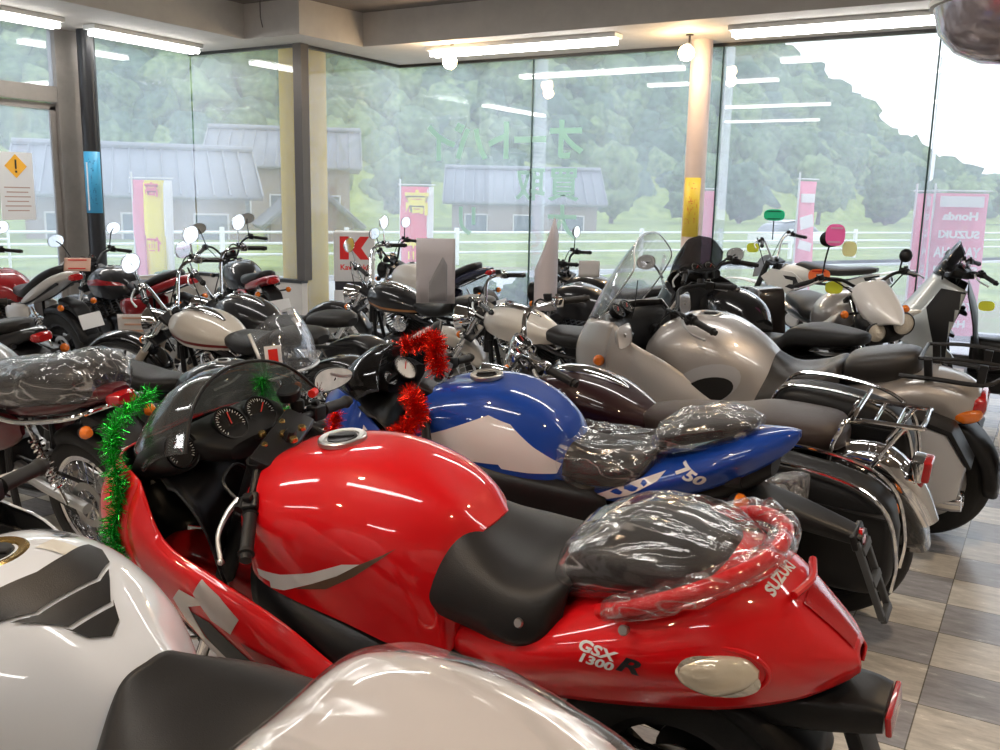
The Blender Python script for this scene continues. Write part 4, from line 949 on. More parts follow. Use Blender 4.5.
# ---------------------------------------------------------------- tourer, nakeds, dual sports, scooter
def silver_tourer():
    S = paint('silver', (.50,.47,.45), .55); S2 = paint('pale_silver', (.62,.62,.64), .5)
    b = Bike('touring_motorcycle', 'large silver touring motorcycle with tall clear screen, panniers and rear carrier', (-1.22,4.85,0), 180, -6)
    b.steer((.45,0,1.0), 25, 12)
    wheel(b, 'front_wheel', .78, .30, .12, 'cast5', ALU, True, (.15,.15)); wheel(b, 'rear_wheel', -.78, .31, .18, 'cast5', ALU, False, (.12,))
    fork(b, (.77,.30), (.50,.95), .1, .022); fender(b, 'front_fender', .78, .30, .13, 25, 150, S, .02, .06, True); fender(b, 'rear_hugger', -.78, .31, .2, 40, 190, BLACKPL, .03, .05)
    frame_tubes(b, (.48,.95), DARKMET, (-.24,.42), (-.3,.68), (-.85,.74), .025, False); swingarm(b, -.78, .31, (-.24,.42), DARKMET, .11); engine(b, 'inline', .1, .42, ALU); pegs(b, -.25, .36); stand(b)
    rows = [[(.62,0,.86),(.61,.08,.855),(.60,.15,.82),(.58,.19,.76),(.55,.2,.70)],
            [(.52,0,.96),(.52,.11,.95),(.51,.20,.89),(.49,.245,.80),(.47,.25,.66)],
            [(.38,0,1.01),(.38,.13,1.0),(.37,.23,.93),(.36,.275,.82),(.34,.275,.60)],
            [(.20,0,1.0),(.20,.13,.985),(.19,.235,.90),(.18,.27,.79),(.17,.27,.56)],
            [(.05,0,.93),(.05,.10,.915),(.04,.19,.83),(.04,.23,.72),(.04,.235,.55)],
            [(-.06,0,.84),(-.06,.07,.83),(-.06,.14,.76),(-.05,.18,.66),(-.04,.2,.54)],
            [(-.12,0,.75),(-.12,.04,.745),(-.12,.09,.70),(-.11,.12,.64),(-.1,.15,.55)]]
    tank = tank_net(b, rows, S, 7, 7); cap_(b, tank, (.3,0,1.008), .06, STEEL, DARKMET)
    for s in (True, False):
        n = 24
        side_decal('knee_recess_rim', tank, [(.23+.17*cos(2*pi*k/n)-.03*sin(2*pi*k/n), .70+.115*sin(2*pi*k/n)-.03*cos(2*pi*k/n)) for k in range(n)], S2, s, .004)
        side_decal('knee_pad', tank, [(.215+.125*cos(2*pi*k/n)-.02*sin(2*pi*k/n), .675+.075*sin(2*pi*k/n)-.02*cos(2*pi*k/n)) for k in range(n)], SEATM, s, .007)
    # big fairing
    sh = shell(b, 'nose_fairing', [
        [(1.0,0,.90),(1.05,0,.80),(1.06,0,.68),(1.02,0,.56)],
        [(.97,.12,.93),(1.02,.13,.81),(1.02,.13,.68),(.97,.12,.54)],
        [(.87,.25,.99),(.92,.27,.84),(.91,.28,.68),(.86,.27,.50)],
        [(.70,.34,1.0),(.73,.365,.84),(.72,.37,.66),(.68,.35,.46)]], S, BLACKPL)
    for s in (1,-1):
        sd = shell(b, 'side_fairing', sided([
            [(.70,.34,1.0),(.73,.365,.84),(.72,.37,.66),(.68,.35,.46)],
            [(.60,.33,.90),(.60,.36,.78),(.60,.365,.62),(.57,.34,.42)],
            [(.42,.29,.80),(.42,.33,.70),(.42,.34,.56),(.40,.32,.36)],
            [(.2,.27,.66),(.2,.3,.58),(.2,.31,.46),(.2,.29,.3)],
            [(.0,.24,.56),(.0,.27,.5),(.0,.28,.4),(.0,.26,.28)]], s), S, BLACKPL, mirror=False)
        signal(b, (.78,s*.35,.80), (.77,s*.375,.80), sd, d=(-.2,s,0), r=.03, m=S)
    shell(b, 'windscreen', [
        [(.98,0,.93),(.88,0,1.12),(.76,0,1.30),(.66,0,1.42)],
        [(.955,.12,.95),(.86,.14,1.12),(.75,.14,1.29),(.655,.13,1.405)],
        [(.88,.23,1.0),(.80,.25,1.12),(.71,.245,1.25),(.64,.22,1.35)],
        [(.80,.29,1.0),(.74,.31,1.08),(.67,.30,1.18),(.62,.27,1.27)]], CLEARSCREEN, thick=.004, nu=6)
    bm = new(); tube(bm, [(.80,-.29,1.0),(.74,-.31,1.08),(.67,-.30,1.18),(.62,-.27,1.27),(.64,-.22,1.35),(.655,-.13,1.405),(.66,0,1.42),(.655,.13,1.405),(.64,.22,1.35),(.62,.27,1.27),(.67,.30,1.18),(.74,.31,1.08),(.80,.29,1.0)], .004, 6, 5); b.add('screen_edge', bm, ALU)
    rows = [[(.95,0,.90),(.9,.13,.92),(.8,.25,.96),(.69,.33,.97)],[(.88,0,.97),(.84,.12,.97),(.76,.22,.97),(.66,.3,.95)],[(.78,0,.93),(.75,.1,.93),(.70,.2,.92),(.60,.3,.88)],[(.74,0,.75),(.72,.1,.75),(.66,.2,.75),(.56,.3,.76)]]
    tray = shell(b, 'dash_tray', rows, BLACKPL, thick=.006)
    for s in (1,-1): dial(b, (.80,s*.06,1.0), .045, (-.7,0,.7), tray)
    bm = new(); box(bm, (.03,.20,.10), (.70,.22,.86), (0,-.4,.1), .01); pn = b.add('speaker_panel', bm, mat('panel_grey',(.2,.22,.25),.5), tray)
    bm = new(); box(bm, (.02,.12,.05), (.69,-.22,.86), (0,-.4,0), .01); b.add('switch_panel', bm, DARKMET, tray)
    bars(b, (.50,.97), 'tube', rise=.06, width=.40, back=.26, m=BLACKPL, drop=.08)
    for s in (1,-1): mirror_head(b, (.66,s*.34,.93), (.60,s*.44,.96), 'square', S, (.06,.09), (-1,0,.1), .012, front=False)
    bm = new(); tube(bm, [(.62,.3,1.02),(.60,.3,1.10),(.59,.29,1.22)], .003, 6, 3); b.add('antenna', bm, BLACKPL)
    # seats
    rows = [[(.02,0,.90),(.02,.05,.88),(.03,.12,.80),(.05,.19,.68),(.06,.22,.58)],
            [(-.06,0,.84),(-.06,.07,.83),(-.06,.15,.76),(-.04,.21,.66),(-.03,.23,.56)],
            [(-.16,0,.785),(-.16,.09,.785),(-.17,.17,.76),(-.17,.21,.68),(-.17,.22,.60)],
            [(-.28,0,.795),(-.28,.11,.80),(-.29,.19,.785),(-.30,.21,.72),(-.30,.2,.64)],
            [(-.37,0,.84),(-.37,.11,.84),(-.37,.18,.81),(-.37,.2,.73),(-.36,.18,.66)],
            [(-.40,0,.82),(-.40,.10,.81),(-.40,.16,.78),(-.39,.17,.72),(-.38,.16,.66)]]
    bm = new(); net(bm, rows, 6, 6); b.add('rider_seat', bm, GREYSEAT, sm=60, thick=.02)
    bm = new(); pod(bm, [(-.39,.79,.06,.04,.05),(-.42,.81,.14,.065,.07),(-.52,.83,.165,.075,.08),(-.64,.85,.155,.075,.08),(-.72,.86,.10,.06,.05),(-.74,.85,.04,.03,.03)], 3, 28); b.add('passenger_seat', bm, GREYSEAT)
    rows = [[(-.30,0,.68),(-.30,.1,.68),(-.31,.19,.65),(-.31,.2,.6),(-.31,.18,.54)],
            [(-.50,0,.76),(-.50,.12,.755),(-.51,.20,.71),(-.52,.21,.64),(-.52,.18,.57)],
            [(-.74,0,.83),(-.74,.13,.82),(-.75,.20,.77),(-.76,.20,.69),(-.76,.17,.61)],
            [(-.90,0,.82),(-.90,.12,.80),(-.92,.165,.75),(-.93,.16,.68),(-.93,.13,.62)],
            [(-1.0,0,.77),(-1.0,.07,.76),(-1.0,.11,.72),(-1.0,.11,.68),(-1.0,.1,.63)]]
    bm = new(); net(bm, rows, 6, 6); tail = b.add('tail_cowl', bm, S, sm=60, thick=.006)
    bm = new(); pod(bm, [(-.93,.70,.04,.02,.04),(-.97,.70,.13,.05,.06),(-1.015,.705,.12,.05,.06),(-1.03,.705,.10,.03,.04)], 3, 24); t = b.add('tail_light', bm, REDLENS, tail)
    for s in (1,-1):
        bm = new(); pod(bm, [(-.91,.66,.02,.02,.02,s*.14),(-.95,.66,.035,.03,.035,s*.135),(-1.0,.665,.035,.03,.03,s*.11),(-1.02,.67,.02,.02,.02,s*.09)], 2.6, 16); b.add('turn_signal', bm, ORLENS, tail)
    for s in (1,-1):
        bm = new(); prism(bm, [(-.52,.66),(-.76,.68),(-.90,.64),(-.99,.50),(-.97,.34),(-.86,.28),(-.56,.30),(-.47,.42)], s*.19, s*.38, .035); pn = b.add('pannier', bm, S2)
        bm = new(); prism(bm, [(-.50,.68),(-.77,.70),(-.92,.655),(-1.01,.50),(-.995,.49),(-.905,.64),(-.765,.683),(-.5,.663)], s*.20, s*.385, .004); b.add('pannier_seam', bm, BLACKPL, pn)
    bm = new(); z = .90
    box(bm, (.035,.03,.10), (-.78,.16,.87), (0,.1,0), .004); box(bm, (.035,.03,.10), (-.78,-.16,.87), (0,.1,0), .004); box(bm, (.035,.03,.10), (-1.0,.15,.86), (0,-.1,0), .004); box(bm, (.035,.03,.10), (-1.0,-.15,.86), (0,-.1,0), .004)
    for s in (1,-1): tube(bm, [(-.66,s*.17,.83),(-.8,s*.17,.83),(-1.0,s*.16,.82),(-1.08,s*.13,.85),(-1.14,s*.1,.90)], .011, 8, 4)
    for s in (1,-1): tube(bm, [(-.74,s*.15,.915),(-.9,s*.15,.925),(-1.06,s*.14,.915),(-1.14,s*.1,.90)], .009, 8, 4)
    tube(bm, [(-1.14,.1,.90),(-1.15,-.1,.90)], .009, 8, 1); tube(bm, [(-.74,.15,.915),(-.74,-.15,.915)], .009, 8, 1)
    b.add('luggage_carrier', bm, DARKMET)
    mg = tailpart(b, [(-.85,.60,.08,.04,.04),(-.98,.55,.09,.03,.05),(-1.05,.45,.08,.02,.05),(-1.09,.36,.07,.02,.02)], BLACKPL, 'mudguard', ex=4)
    plate(b, (-1.115,0,.47), (0,.28,0), .2, .2, parent=mg)
    muffler(b, [(.1,.1,.2),(-.2,.16,.22),(-.4,.18,.25),(-.98,.22,.28)], .028, .055, CHROME)
    return b

def naked(name, label, loc, heading, P, lean=-7, wb=.68, R=.30, steer=10, cowl=None, bar=(.08,.36,.12), screen=None, seatm=SEATM, tail=None, wheels='cast5', rimm=DARKMET, mirrors=True, head=(.40,.88), plate_=True, tip=None, group=None, low=False, tailup=0., round_tail=False, mshape='oval', frontlight=True, stripe=None, bigtyre=.14, chrome=False, box_=False):
    b = Bike(name, label, loc, heading, lean, group)
    b.steer((head[0]-.03,0,head[1]), 25, steer)
    wheel(b, 'front_wheel', wb, R, .10, wheels, rimm, True, (.13,)); wheel(b, 'rear_wheel', -wb, R, bigtyre, wheels, rimm, False, (.1,))
    fork(b, (wb-.01,R), head, .09, .02); fender(b, 'front_fender', wb, R, .11, 30, 150, P, .02, .05, True)
    fender(b, 'rear_fender', -wb, R, .15, 60, 170, BLACKPL, .04, .04)
    frame_tubes(b, head, DARKMET, (-.24,.40), (-.3,.66), (-.8,.74+tailup), .018); swingarm(b, -wb, R, (-.24,.40), ALU, .09); shocks(b, -wb, R, (-.48,.66))
    engine(b, 'single' if low else 'inline', .06, .42, DARKMET, ALU if chrome else DARKMET, .95); pegs(b, -.1, .33); stand(b)
    rows = [[(.34,0,.80),(.34,.06,.795),(.33,.10,.76),(.32,.1,.70)],
            [(.29,0,.88),(.29,.09,.87),(.28,.16,.80),(.27,.15,.68)],
            [(.15,0,.915),(.15,.12,.90),(.14,.19,.81),(.13,.17,.66)],
            [(.0,0,.89),(.0,.11,.87),(-.01,.18,.78),(-.02,.16,.65)],
            [(-.12,0,.83),(-.12,.07,.82),(-.12,.12,.75),(-.13,.12,.66)],
            [(-.19,0,.76),(-.19,.04,.755),(-.19,.07,.72),(-.19,.08,.66)]]
    tank = tank_net(b, rows, P, 5, 5); cap_(b, tank, (.13,0,.914), .045, ALU, DARKMET)
    if stripe:
        for s in (True, False): side_decal('stripe', tank, [(.28,.76),(.26,.81),(.1,.83),(-.1,.80),(-.15,.77),(0,.78),(.15,.77)], stripe, s)
    bm = new(); pod(bm, [(-.14,.76,.06,.03,.04),(-.2,.765,.10,.04,.05),(-.34,.76,.14,.045,.05),(-.46,.78+tailup*.3,.14,.05,.05),(-.60,.81+tailup*.7,.12,.05,.045),(-.74,.83+tailup,.09,.04,.035),(-.78,.83+tailup,.04,.02,.02)], 2.8, 24); b.add('seat', bm, seatm)
    tm = tail or P
    bm = new(); pod(bm, [(-.30,.68,.11,.03,.04),(-.5,.72+tailup*.4,.15,.045,.05),(-.72,.765+tailup*.9,.13,.045,.05),(-.86,.80+tailup,.08,.035,.04),(-.93,.81+tailup,.04,.02,.02)], 3, 22); t = b.add('tail_cowl', bm, tm)
    bm = new(); pod(bm, [(-.88,.785+tailup,.05,.025,.025),(-.93,.785+tailup,.06,.03,.03),(-.96,.785+tailup,.04,.02,.02)], 3, 16); b.add('tail_light', bm, REDLENS, t)
    mg = tailpart(b, [(-.74,.70,.07,.03,.05),(-.9,.66,.07,.02,.05),(-.98,.55,.06,.015,.05),(-1.01,.46,.05,.01,.02)], BLACKPL, 'mudguard', ex=4)
    for s in (1,-1): signal(b, (-.86,s*.04,.68), (-.88,s*.15,.68), mg, d=(-1,0,0))
    if plate_: plate(b, (-1.03,0,.56), (0,.3,0), parent=mg)
    for s in (1,-1):
        bm = new(); pod(bm, [(-.10,.58,.01,.05,.05,s*.13),(-.2,.58,.03,.09,.09,s*.135),(-.34,.60,.03,.07,.07,s*.13),(-.42,.62,.01,.03,.03,s*.125)], 3, 18); b.add('side_panel', bm, tm)
    muffler(b, [(.2,-.08,.45),(.3,-.11,.35),(.18,-.13,.18),(-.3,-.15,.22),(-.85,-.18,.36)], .022, .05, CHROME if chrome else BLACKPL)
    if frontlight and not cowl: headlight(b, (head[0]+.15,0,head[1]-.06), .085, .12, CHROME if chrome else BLACKPL)
    if cowl:
        c = shell(b, 'front_cowl', [[(head[0]+.22,0,head[1]+.1),(head[0]+.27,0,head[1]),(head[0]+.26,0,head[1]-.14)],[(head[0]+.19,.09,head[1]+.1),(head[0]+.24,.10,head[1]),(head[0]+.23,.09,head[1]-.14)],[(head[0]+.06,.17,head[1]+.06),(head[0]+.1,.19,head[1]-.03),(head[0]+.1,.16,head[1]-.16)]], cowl, BLACKPL, front=True)
        bm = new(); lathe(bm, [(0,.02),(.05,.015),(.08,0)], 20, zto((1,0,0),(head[0]+.262,0,head[1]-.06))); b.add('headlight_lens', bm, CLEARLENS, c, front=True)
    if screen: shell(b, 'windscreen', [[(head[0]+.21,0,head[1]+.08),(head[0]+.16,0,head[1]+.2),(head[0]+.08,0,head[1]+.3)],[(head[0]+.18,.1,head[1]+.08),(head[0]+.13,.11,head[1]+.2),(head[0]+.06,.1,head[1]+.28)],[(head[0]+.08,.16,head[1]+.06),(head[0]+.05,.17,head[1]+.14),(head[0]+.02,.15,head[1]+.2)]], screen, thick=.004, front=True)
    bm = new(); pod(bm, [(head[0]+.10,head[1]+.06,.05,.02,.02),(head[0]+.06,head[1]+.07,.09,.03,.04),(head[0]+.0,head[1]+.06,.07,.02,.02)], 3, 18); p = b.add('instrument_panel', bm, BLACKPL, front=True)
    for s in (1,-1): dial(b, (head[0]+.03,s*.05,head[1]+.095), .035, (-.5,0,.85), p, front=True, bezel=CHROME if chrome else BLACKPL)
    for s in (1,-1): signal(b, (head[0]+.08,s*.09,head[1]-.1), (head[0]+.08,s*.2,head[1]-.1), front=True)
    bars(b, head, 'tube', rise=bar[0], width=bar[1], back=bar[2], chrome=chrome, mirrors=mirrors, mtip=tip, mshape=mshape)
    if box_:
        bm = new(); box(bm, (.26,.34,.24), (-.88,0,1.0), (0,0,0), .05); bx = b.add('top_box', bm, BLACKPL)
        bm = new(); box(bm, (.265,.345,.012), (-.88,0,1.03), (0,0,0), .004); b.add('box_seam', bm, ALU, bx)
    return b, tank

def dirt_bike():
    W = paint('off_white', (.72,.70,.66))
    b = Bike('dirt_motorcycle', 'white off-road motorcycle with knobby tyres and a green price tag above its bars', (-2.15,10.1,0), 180-14, -8)
    b.steer((.42,0,.98), 27, -5)
    wheel(b, 'front_wheel', .72, .34, .085, 'spoke', ALU, True, (.12,), knob=True, rr=.275); wheel(b, 'rear_wheel', -.72, .32, .11, 'spoke', ALU, False, (.11,), knob=True, rr=.24)
    fork(b, (.72,.34), (.40,1.0), .1, .025, True, m_up=DARKMET, m_lo=ALU)
    bm = new(); net(bm, [[(1.1,0,.72),(1.1,.03,.715)],[(.98,0,.78),(.98,.06,.77)],[(.76,0,.79),(.76,.065,.78)],[(.52,0,.75),(.52,.06,.74)],[(.40,0,.70),(.40,.04,.69)]], 5, 3); b.add('front_fender', bm, W, front=True, thick=.004)
    frame_tubes(b, (.40,1.0), DARKMET, (-.22,.42), (-.3,.82), (-.7,.9), .018); swingarm(b, -.72, .32, (-.22,.42), ALU, .08); engine(b, 'single', .05, .46, DARKMET, ALU, .9); pegs(b, -.1, .38); stand(b)
    rows = [[(.30,0,.93),(.30,.05,.92),(.3,.08,.88),(.3,.08,.84)],[(.2,0,.98),(.2,.08,.97),(.2,.13,.90),(.2,.12,.8)],[(.05,0,.97),(.05,.09,.96),(.05,.14,.88),(.05,.12,.78)],[(-.1,0,.93),(-.1,.06,.92),(-.1,.09,.86),(-.1,.08,.8)]]
    tank = tank_net(b, rows, W, 5, 5)
    for s in (1,-1):
        bm = new(); prism(bm, [(.46,.86),(.34,.95),(.1,.93),(-.02,.84),(.1,.74),(.28,.66)], s*.15, s*.165, .006); sh = b.add('radiator_shroud', bm, W)
        bm = new(); prism(bm, [(.20,.89),(.06,.88),(.02,.80),(.10,.75),(.18,.77),(.13,.80),(.09,.80),(.09,.84),(.17,.855)], s*.164, s*.168, 0); b.add('shroud_graphic', bm, BLKV, sh)
        bm = new(); prism(bm, [(-.3,.82),(-.62,.92),(-.66,.86),(-.5,.70),(-.34,.66)], s*.10, s*.115, .006); b.add('side_panel', bm, W)
    bm = new(); pod(bm, [(.14,.965,.03,.02,.02),(.06,.985,.06,.03,.03),(-.15,.955,.09,.035,.05),(-.35,.945,.10,.035,.05),(-.6,.965,.08,.035,.04),(-.72,.975,.03,.02,.02)], 3, 20); b.add('seat', bm, GREYSEAT)
    bm = new(); net(bm, [[(-.55,0,.90),(-.55,.07,.89)],[(-.75,0,.95),(-.75,.08,.94)],[(-.95,0,.99),(-.95,.07,.98)],[(-1.08,0,1.0),(-1.08,.03,.995)]], 5, 3); b.add('rear_fender', bm, W, thick=.004)
    muffler(b, [(.15,-.08,.5),(.28,-.1,.4),(.1,-.13,.5),(-.3,-.13,.7),(-.8,-.15,.86)], .02, .05, ALU)
    bars(b, (.40,1.0), 'tube', rise=.20, width=.40, back=.12, m=ALU)
    bm = new(); net(bm, [[(.60,0,.82),(.60,.09,.83)],[(.56,0,.95),(.55,.11,.95)],[(.50,0,1.06),(.49,.10,1.05)]], 4, 4); b.add('number_plate', bm, mat('lamp_cowl_grey',(.55,.55,.53),.4), front=True, thick=.004)
    return b

def adventure_bike():
    G = paint('warm_grey', (.36,.34,.33), .5); W = paint('ivory', (.70,.68,.66))
    b = Bike('dual_sport_motorcycle', 'dark grey dual-sport motorcycle facing right with twin round lamps, ivory nose and coloured tags', (-1.17,6.80,0), -55, 6)
    b.steer((.42,0,.98), 26, 0)
    wheel(b, 'front_wheel', .72, .33, .10, 'spoke', ALU, True, (.14,)); wheel(b, 'rear_wheel', -.72, .31, .13, 'spoke', ALU, False, (.12,))
    fork(b, (.72,.33), (.40,1.0), .1, .025); fender(b, 'front_fender', .72, .33, .12, 30, 150, BLACKPL, .03, .05, True)
    frame_tubes(b, (.40,1.0), DARKMET, (-.22,.42), (-.3,.76), (-.8,.82), .02); swingarm(b, -.72, .31, (-.22,.42), DARKMET, .09); engine(b, 'inline', .05, .46, DARKMET); pegs(b, -.1, .36); stand(b)
    rows = [[(.36,0,.90),(.36,.07,.89),(.35,.12,.84),(.33,.12,.74)],[(.28,0,1.0),(.28,.12,.98),(.27,.21,.88),(.26,.2,.70)],[(.1,0,1.03),(.1,.14,1.0),(.09,.23,.88),(.08,.2,.68)],[(-.07,0,.98),(-.07,.12,.95),(-.08,.18,.84),(-.08,.16,.68)],[(-.18,0,.87),(-.18,.06,.86),(-.18,.1,.79),(-.18,.1,.7)]]
    tank = tank_net(b, rows, G, 6, 6); cap_(b, tank, (.1,0,1.03), .045, ALU, DARKMET)
    bm = new(); pod(bm, [(-.12,.82,.06,.03,.04),(-.3,.82,.15,.05,.05),(-.45,.86,.14,.06,.05),(-.7,.89,.12,.05,.05),(-.78,.89,.04,.02,.02)], 2.8, 24); b.add('seat', bm, SEATM)
    nose = shell(b, 'nose_fairing', [[(.50,0,1.12),(.62,0,1.05),(.76,0,.96),(.86,0,.88)],[(.49,.08,1.11),(.60,.09,1.04),(.73,.08,.95),(.82,.04,.88)],[(.44,.13,1.06),(.53,.14,.99),(.62,.13,.91),(.70,.10,.86)]], W, BLACKPL)
    bm = new(); pod(bm, [(.45,.86,.1,.06,.1),(.56,.86,.15,.08,.13),(.66,.84,.14,.07,.10),(.70,.83,.08,.03,.05)], 3, 20); lc = b.add('lamp_cowl', bm, BLACKPL)
    headlight(b, (.71,.085,.86), .07, .08, BLACKPL, False, parent=lc); headlight(b, (.71,-.085,.82), .06, .08, BLACKPL, False, parent=lc)
    for s in (1,-1):
        bm = new(); net(bm, [[(.40,s*.17,.92),(.38,s*.22,.84),(.34,s*.22,.74)],[(.20,s*.2,.86),(.18,s*.25,.78),(.14,s*.22,.66)],[(.02,s*.18,.80),(.0,s*.22,.72),(-.02,s*.2,.62)]], 5, 5, mirror=False); b.add('side_fairing', bm, G, thick=.006)
    bars(b, (.40,1.02), 'tube', rise=.07, width=.40, back=.14, m=BLACKPL)
    mirror_head(b, (.30,-.26,1.10), (.28,-.17,1.39), 'oval', BLACKPL, (.055,.08), (-1,0,0), .006); mirror_head(b, (.30,.27,1.12), (.34,.30,1.24), 'round', BLACKPL, (.045,.045), (-1,0,0), .006)
    bm = new(); prism(bm, [(-.74,1.0),(-.50,1.0),(-.47,.95),(-.48,.62),(-.76,.62),(-.78,.95)], -.40, -.20, .03); bx = b.add('side_case', bm, mat('box_brown_black',(.02,.015,.013),.3,0,.6))
    bm = new(); tube(bm, [(-.76,-.405,.64),(-.78,-.405,.95),(-.74,-.405,1.0),(-.50,-.405,1.0),(-.47,-.405,.95),(-.48,-.405,.64)], .006, 8, 4); b.add('box_trim', bm, ALU, bx)
    tailpart(b, [(-.5,.76,.1,.03,.04),(-.75,.8,.1,.03,.05),(-.95,.84,.07,.03,.04),(-1.02,.85,.03,.02,.02)], G)
    for s in (1,-1): signal(b, (-.85,s*.05,.76), (-.87,s*.16,.76), d=(-1,0,0)); signal(b, (.5,s*.1,.92), (.52,s*.2,.92), front=True)
    muffler(b, [(.15,-.08,.5),(.28,-.1,.4),(.1,-.13,.3),(-.3,-.14,.4),(-.85,-.17,.6)], .022, .055, BLACKPL)
    return b

def scooter(name, label, loc, heading, P, lean=-3, dark=None, group=None, screen=None, tall=0., steer=10, sidem=None):
    dark = dark or BLACKPL
    b = Bike(name, label, loc, heading, lean, group); b.steer((.50,0,.95), 26, steer)
    wheel(b, 'front_wheel', .75, .26, .12, 'cast5', ALU, True, (.11,)); wheel(b, 'rear_wheel', -.70, .25, .14, 'cast5', ALU, False, (.1,))
    fork(b, (.74,.26), (.52,.80), .08, .02); fender(b, 'front_fender', .75, .26, .13, 10, 150, P, .03, .07, True)
    nose = shell(b, 'nose_fairing', [
        [(.70,0,1.0+tall),(.86,0,.88),(.98,0,.72),(.98,0,.58)],
        [(.68,.12,.99+tall),(.83,.14,.87),(.94,.13,.71),(.93,.1,.56)],
        [(.60,.23,.95+tall),(.72,.27,.84),(.80,.27,.68),(.78,.22,.50)],
        [(.46,.28,.88+tall),(.52,.32,.76),(.56,.33,.60),(.54,.28,.40)]], P, dark)
    for s in (1,-1):
        bm = new(); pod(bm, [(.94,.70,.01,.02,.02,s*.12),(.88,.74,.06,.05,.05,s*.15),(.78,.79,.04,.03,.03,s*.22),(.72,.81,.01,.01,.01,s*.25)], 2.5, 18); b.add('headlight_lens', bm, CLEARLENS, nose)
    rows = [[(.46,0,.92+tall),(.46,.2,.91+tall),(.46,.27,.87+tall)],[(.38,0,.8),(.38,.2,.79),(.40,.30,.72)],[(.36,0,.62),(.36,.2,.6),(.38,.3,.5)],[(.30,0,.45),(.30,.2,.4),(.32,.28,.34)]]
    shell(b, 'leg_shield', rows, dark)
    bm = new(); pod(bm, [(.42,.28,.2,.05,.08),(.2,.27,.26,.06,.08),(-.05,.29,.27,.07,.09),(-.15,.32,.2,.05,.06)], 4, 24); b.add('footboard', bm, dark)
    bm = new(); pod(bm, [(.40,.5,.06,.1,.2),(.2,.5,.11,.1,.2),(.05,.55,.14,.12,.25),(-.2,.56,.19,.12,.22),(-.5,.58,.22,.12,.2),(-.8,.64,.19,.1,.15),(-1.0,.72,.1,.06,.07),(-1.07,.74,.04,.02,.02)], 3, 26); body = b.add('body_panel', bm, sidem or P)
    bm = new(); pod(bm, [(.08,.67,.08,.03,.04),(.0,.70,.14,.06,.05),(-.2,.71,.18,.06,.06),(-.36,.74,.18,.07,.06),(-.45,.80,.17,.08,.06),(-.65,.82,.16,.06,.06),(-.82,.83,.1,.04,.04),(-.86,.83,.04,.02,.02)], 3, 26); b.add('seat', bm, SEATM)
    bm = new(); pod(bm, [(-.96,.72,.08,.03,.03),(-1.04,.73,.07,.03,.03),(-1.09,.74,.03,.02,.02)], 3, 16); b.add('tail_light', bm, REDLENS, body)
    bm = new(); pod(bm, [(.66,.99+tall,.1,.02,.04),(.56,1.0+tall,.16,.04,.05),(.46,.98+tall,.12,.03,.04)], 3, 20); pn = b.add('instrument_panel', bm, dark)
    dial(b, (.5,.06,1.025+tall), .045, (-.7,0,.7), pn); dial(b, (.5,-.06,1.025+tall), .045, (-.7,0,.7), pn)
    shell(b, 'windscreen', [[(.72,0,.98+tall),(.64,0,1.12+tall),(.55,0,1.24+tall)],[(.69,.13,.98+tall),(.62,.14,1.1+tall),(.54,.12,1.21+tall)],[(.60,.22,.95+tall),(.56,.22,1.04+tall),(.50,.18,1.12+tall)]], screen or SMOKESCREEN, thick=.004)
    bars(b, (.46,.95+tall), 'tube', rise=.03, width=.38, back=.12, m=dark)
    for s in (1,-1): mirror_head(b, (.64,s*.24,.96+tall), (.62,s*.40,1.08+tall), 'oval', dark, (.05,.08), (-1,0,.1), .008, front=False)
    tailpart(b, [(-.6,.42,.08,.08,.1),(-.8,.42,.09,.08,.1),(-.95,.44,.05,.05,.06)], DARKMET, 'engine_case')
    muffler(b, [(-.2,-.15,.2),(-.4,-.18,.22),(-.55,-.2,.26),(-.95,-.22,.32)], .02, .05, DARKMET)
    tailpart(b, [(-.85,.56,.08,.04,.05),(-1.0,.5,.08,.03,.06),(-1.05,.4,.07,.02,.02)], dark, 'mudguard', ex=4)
    return b
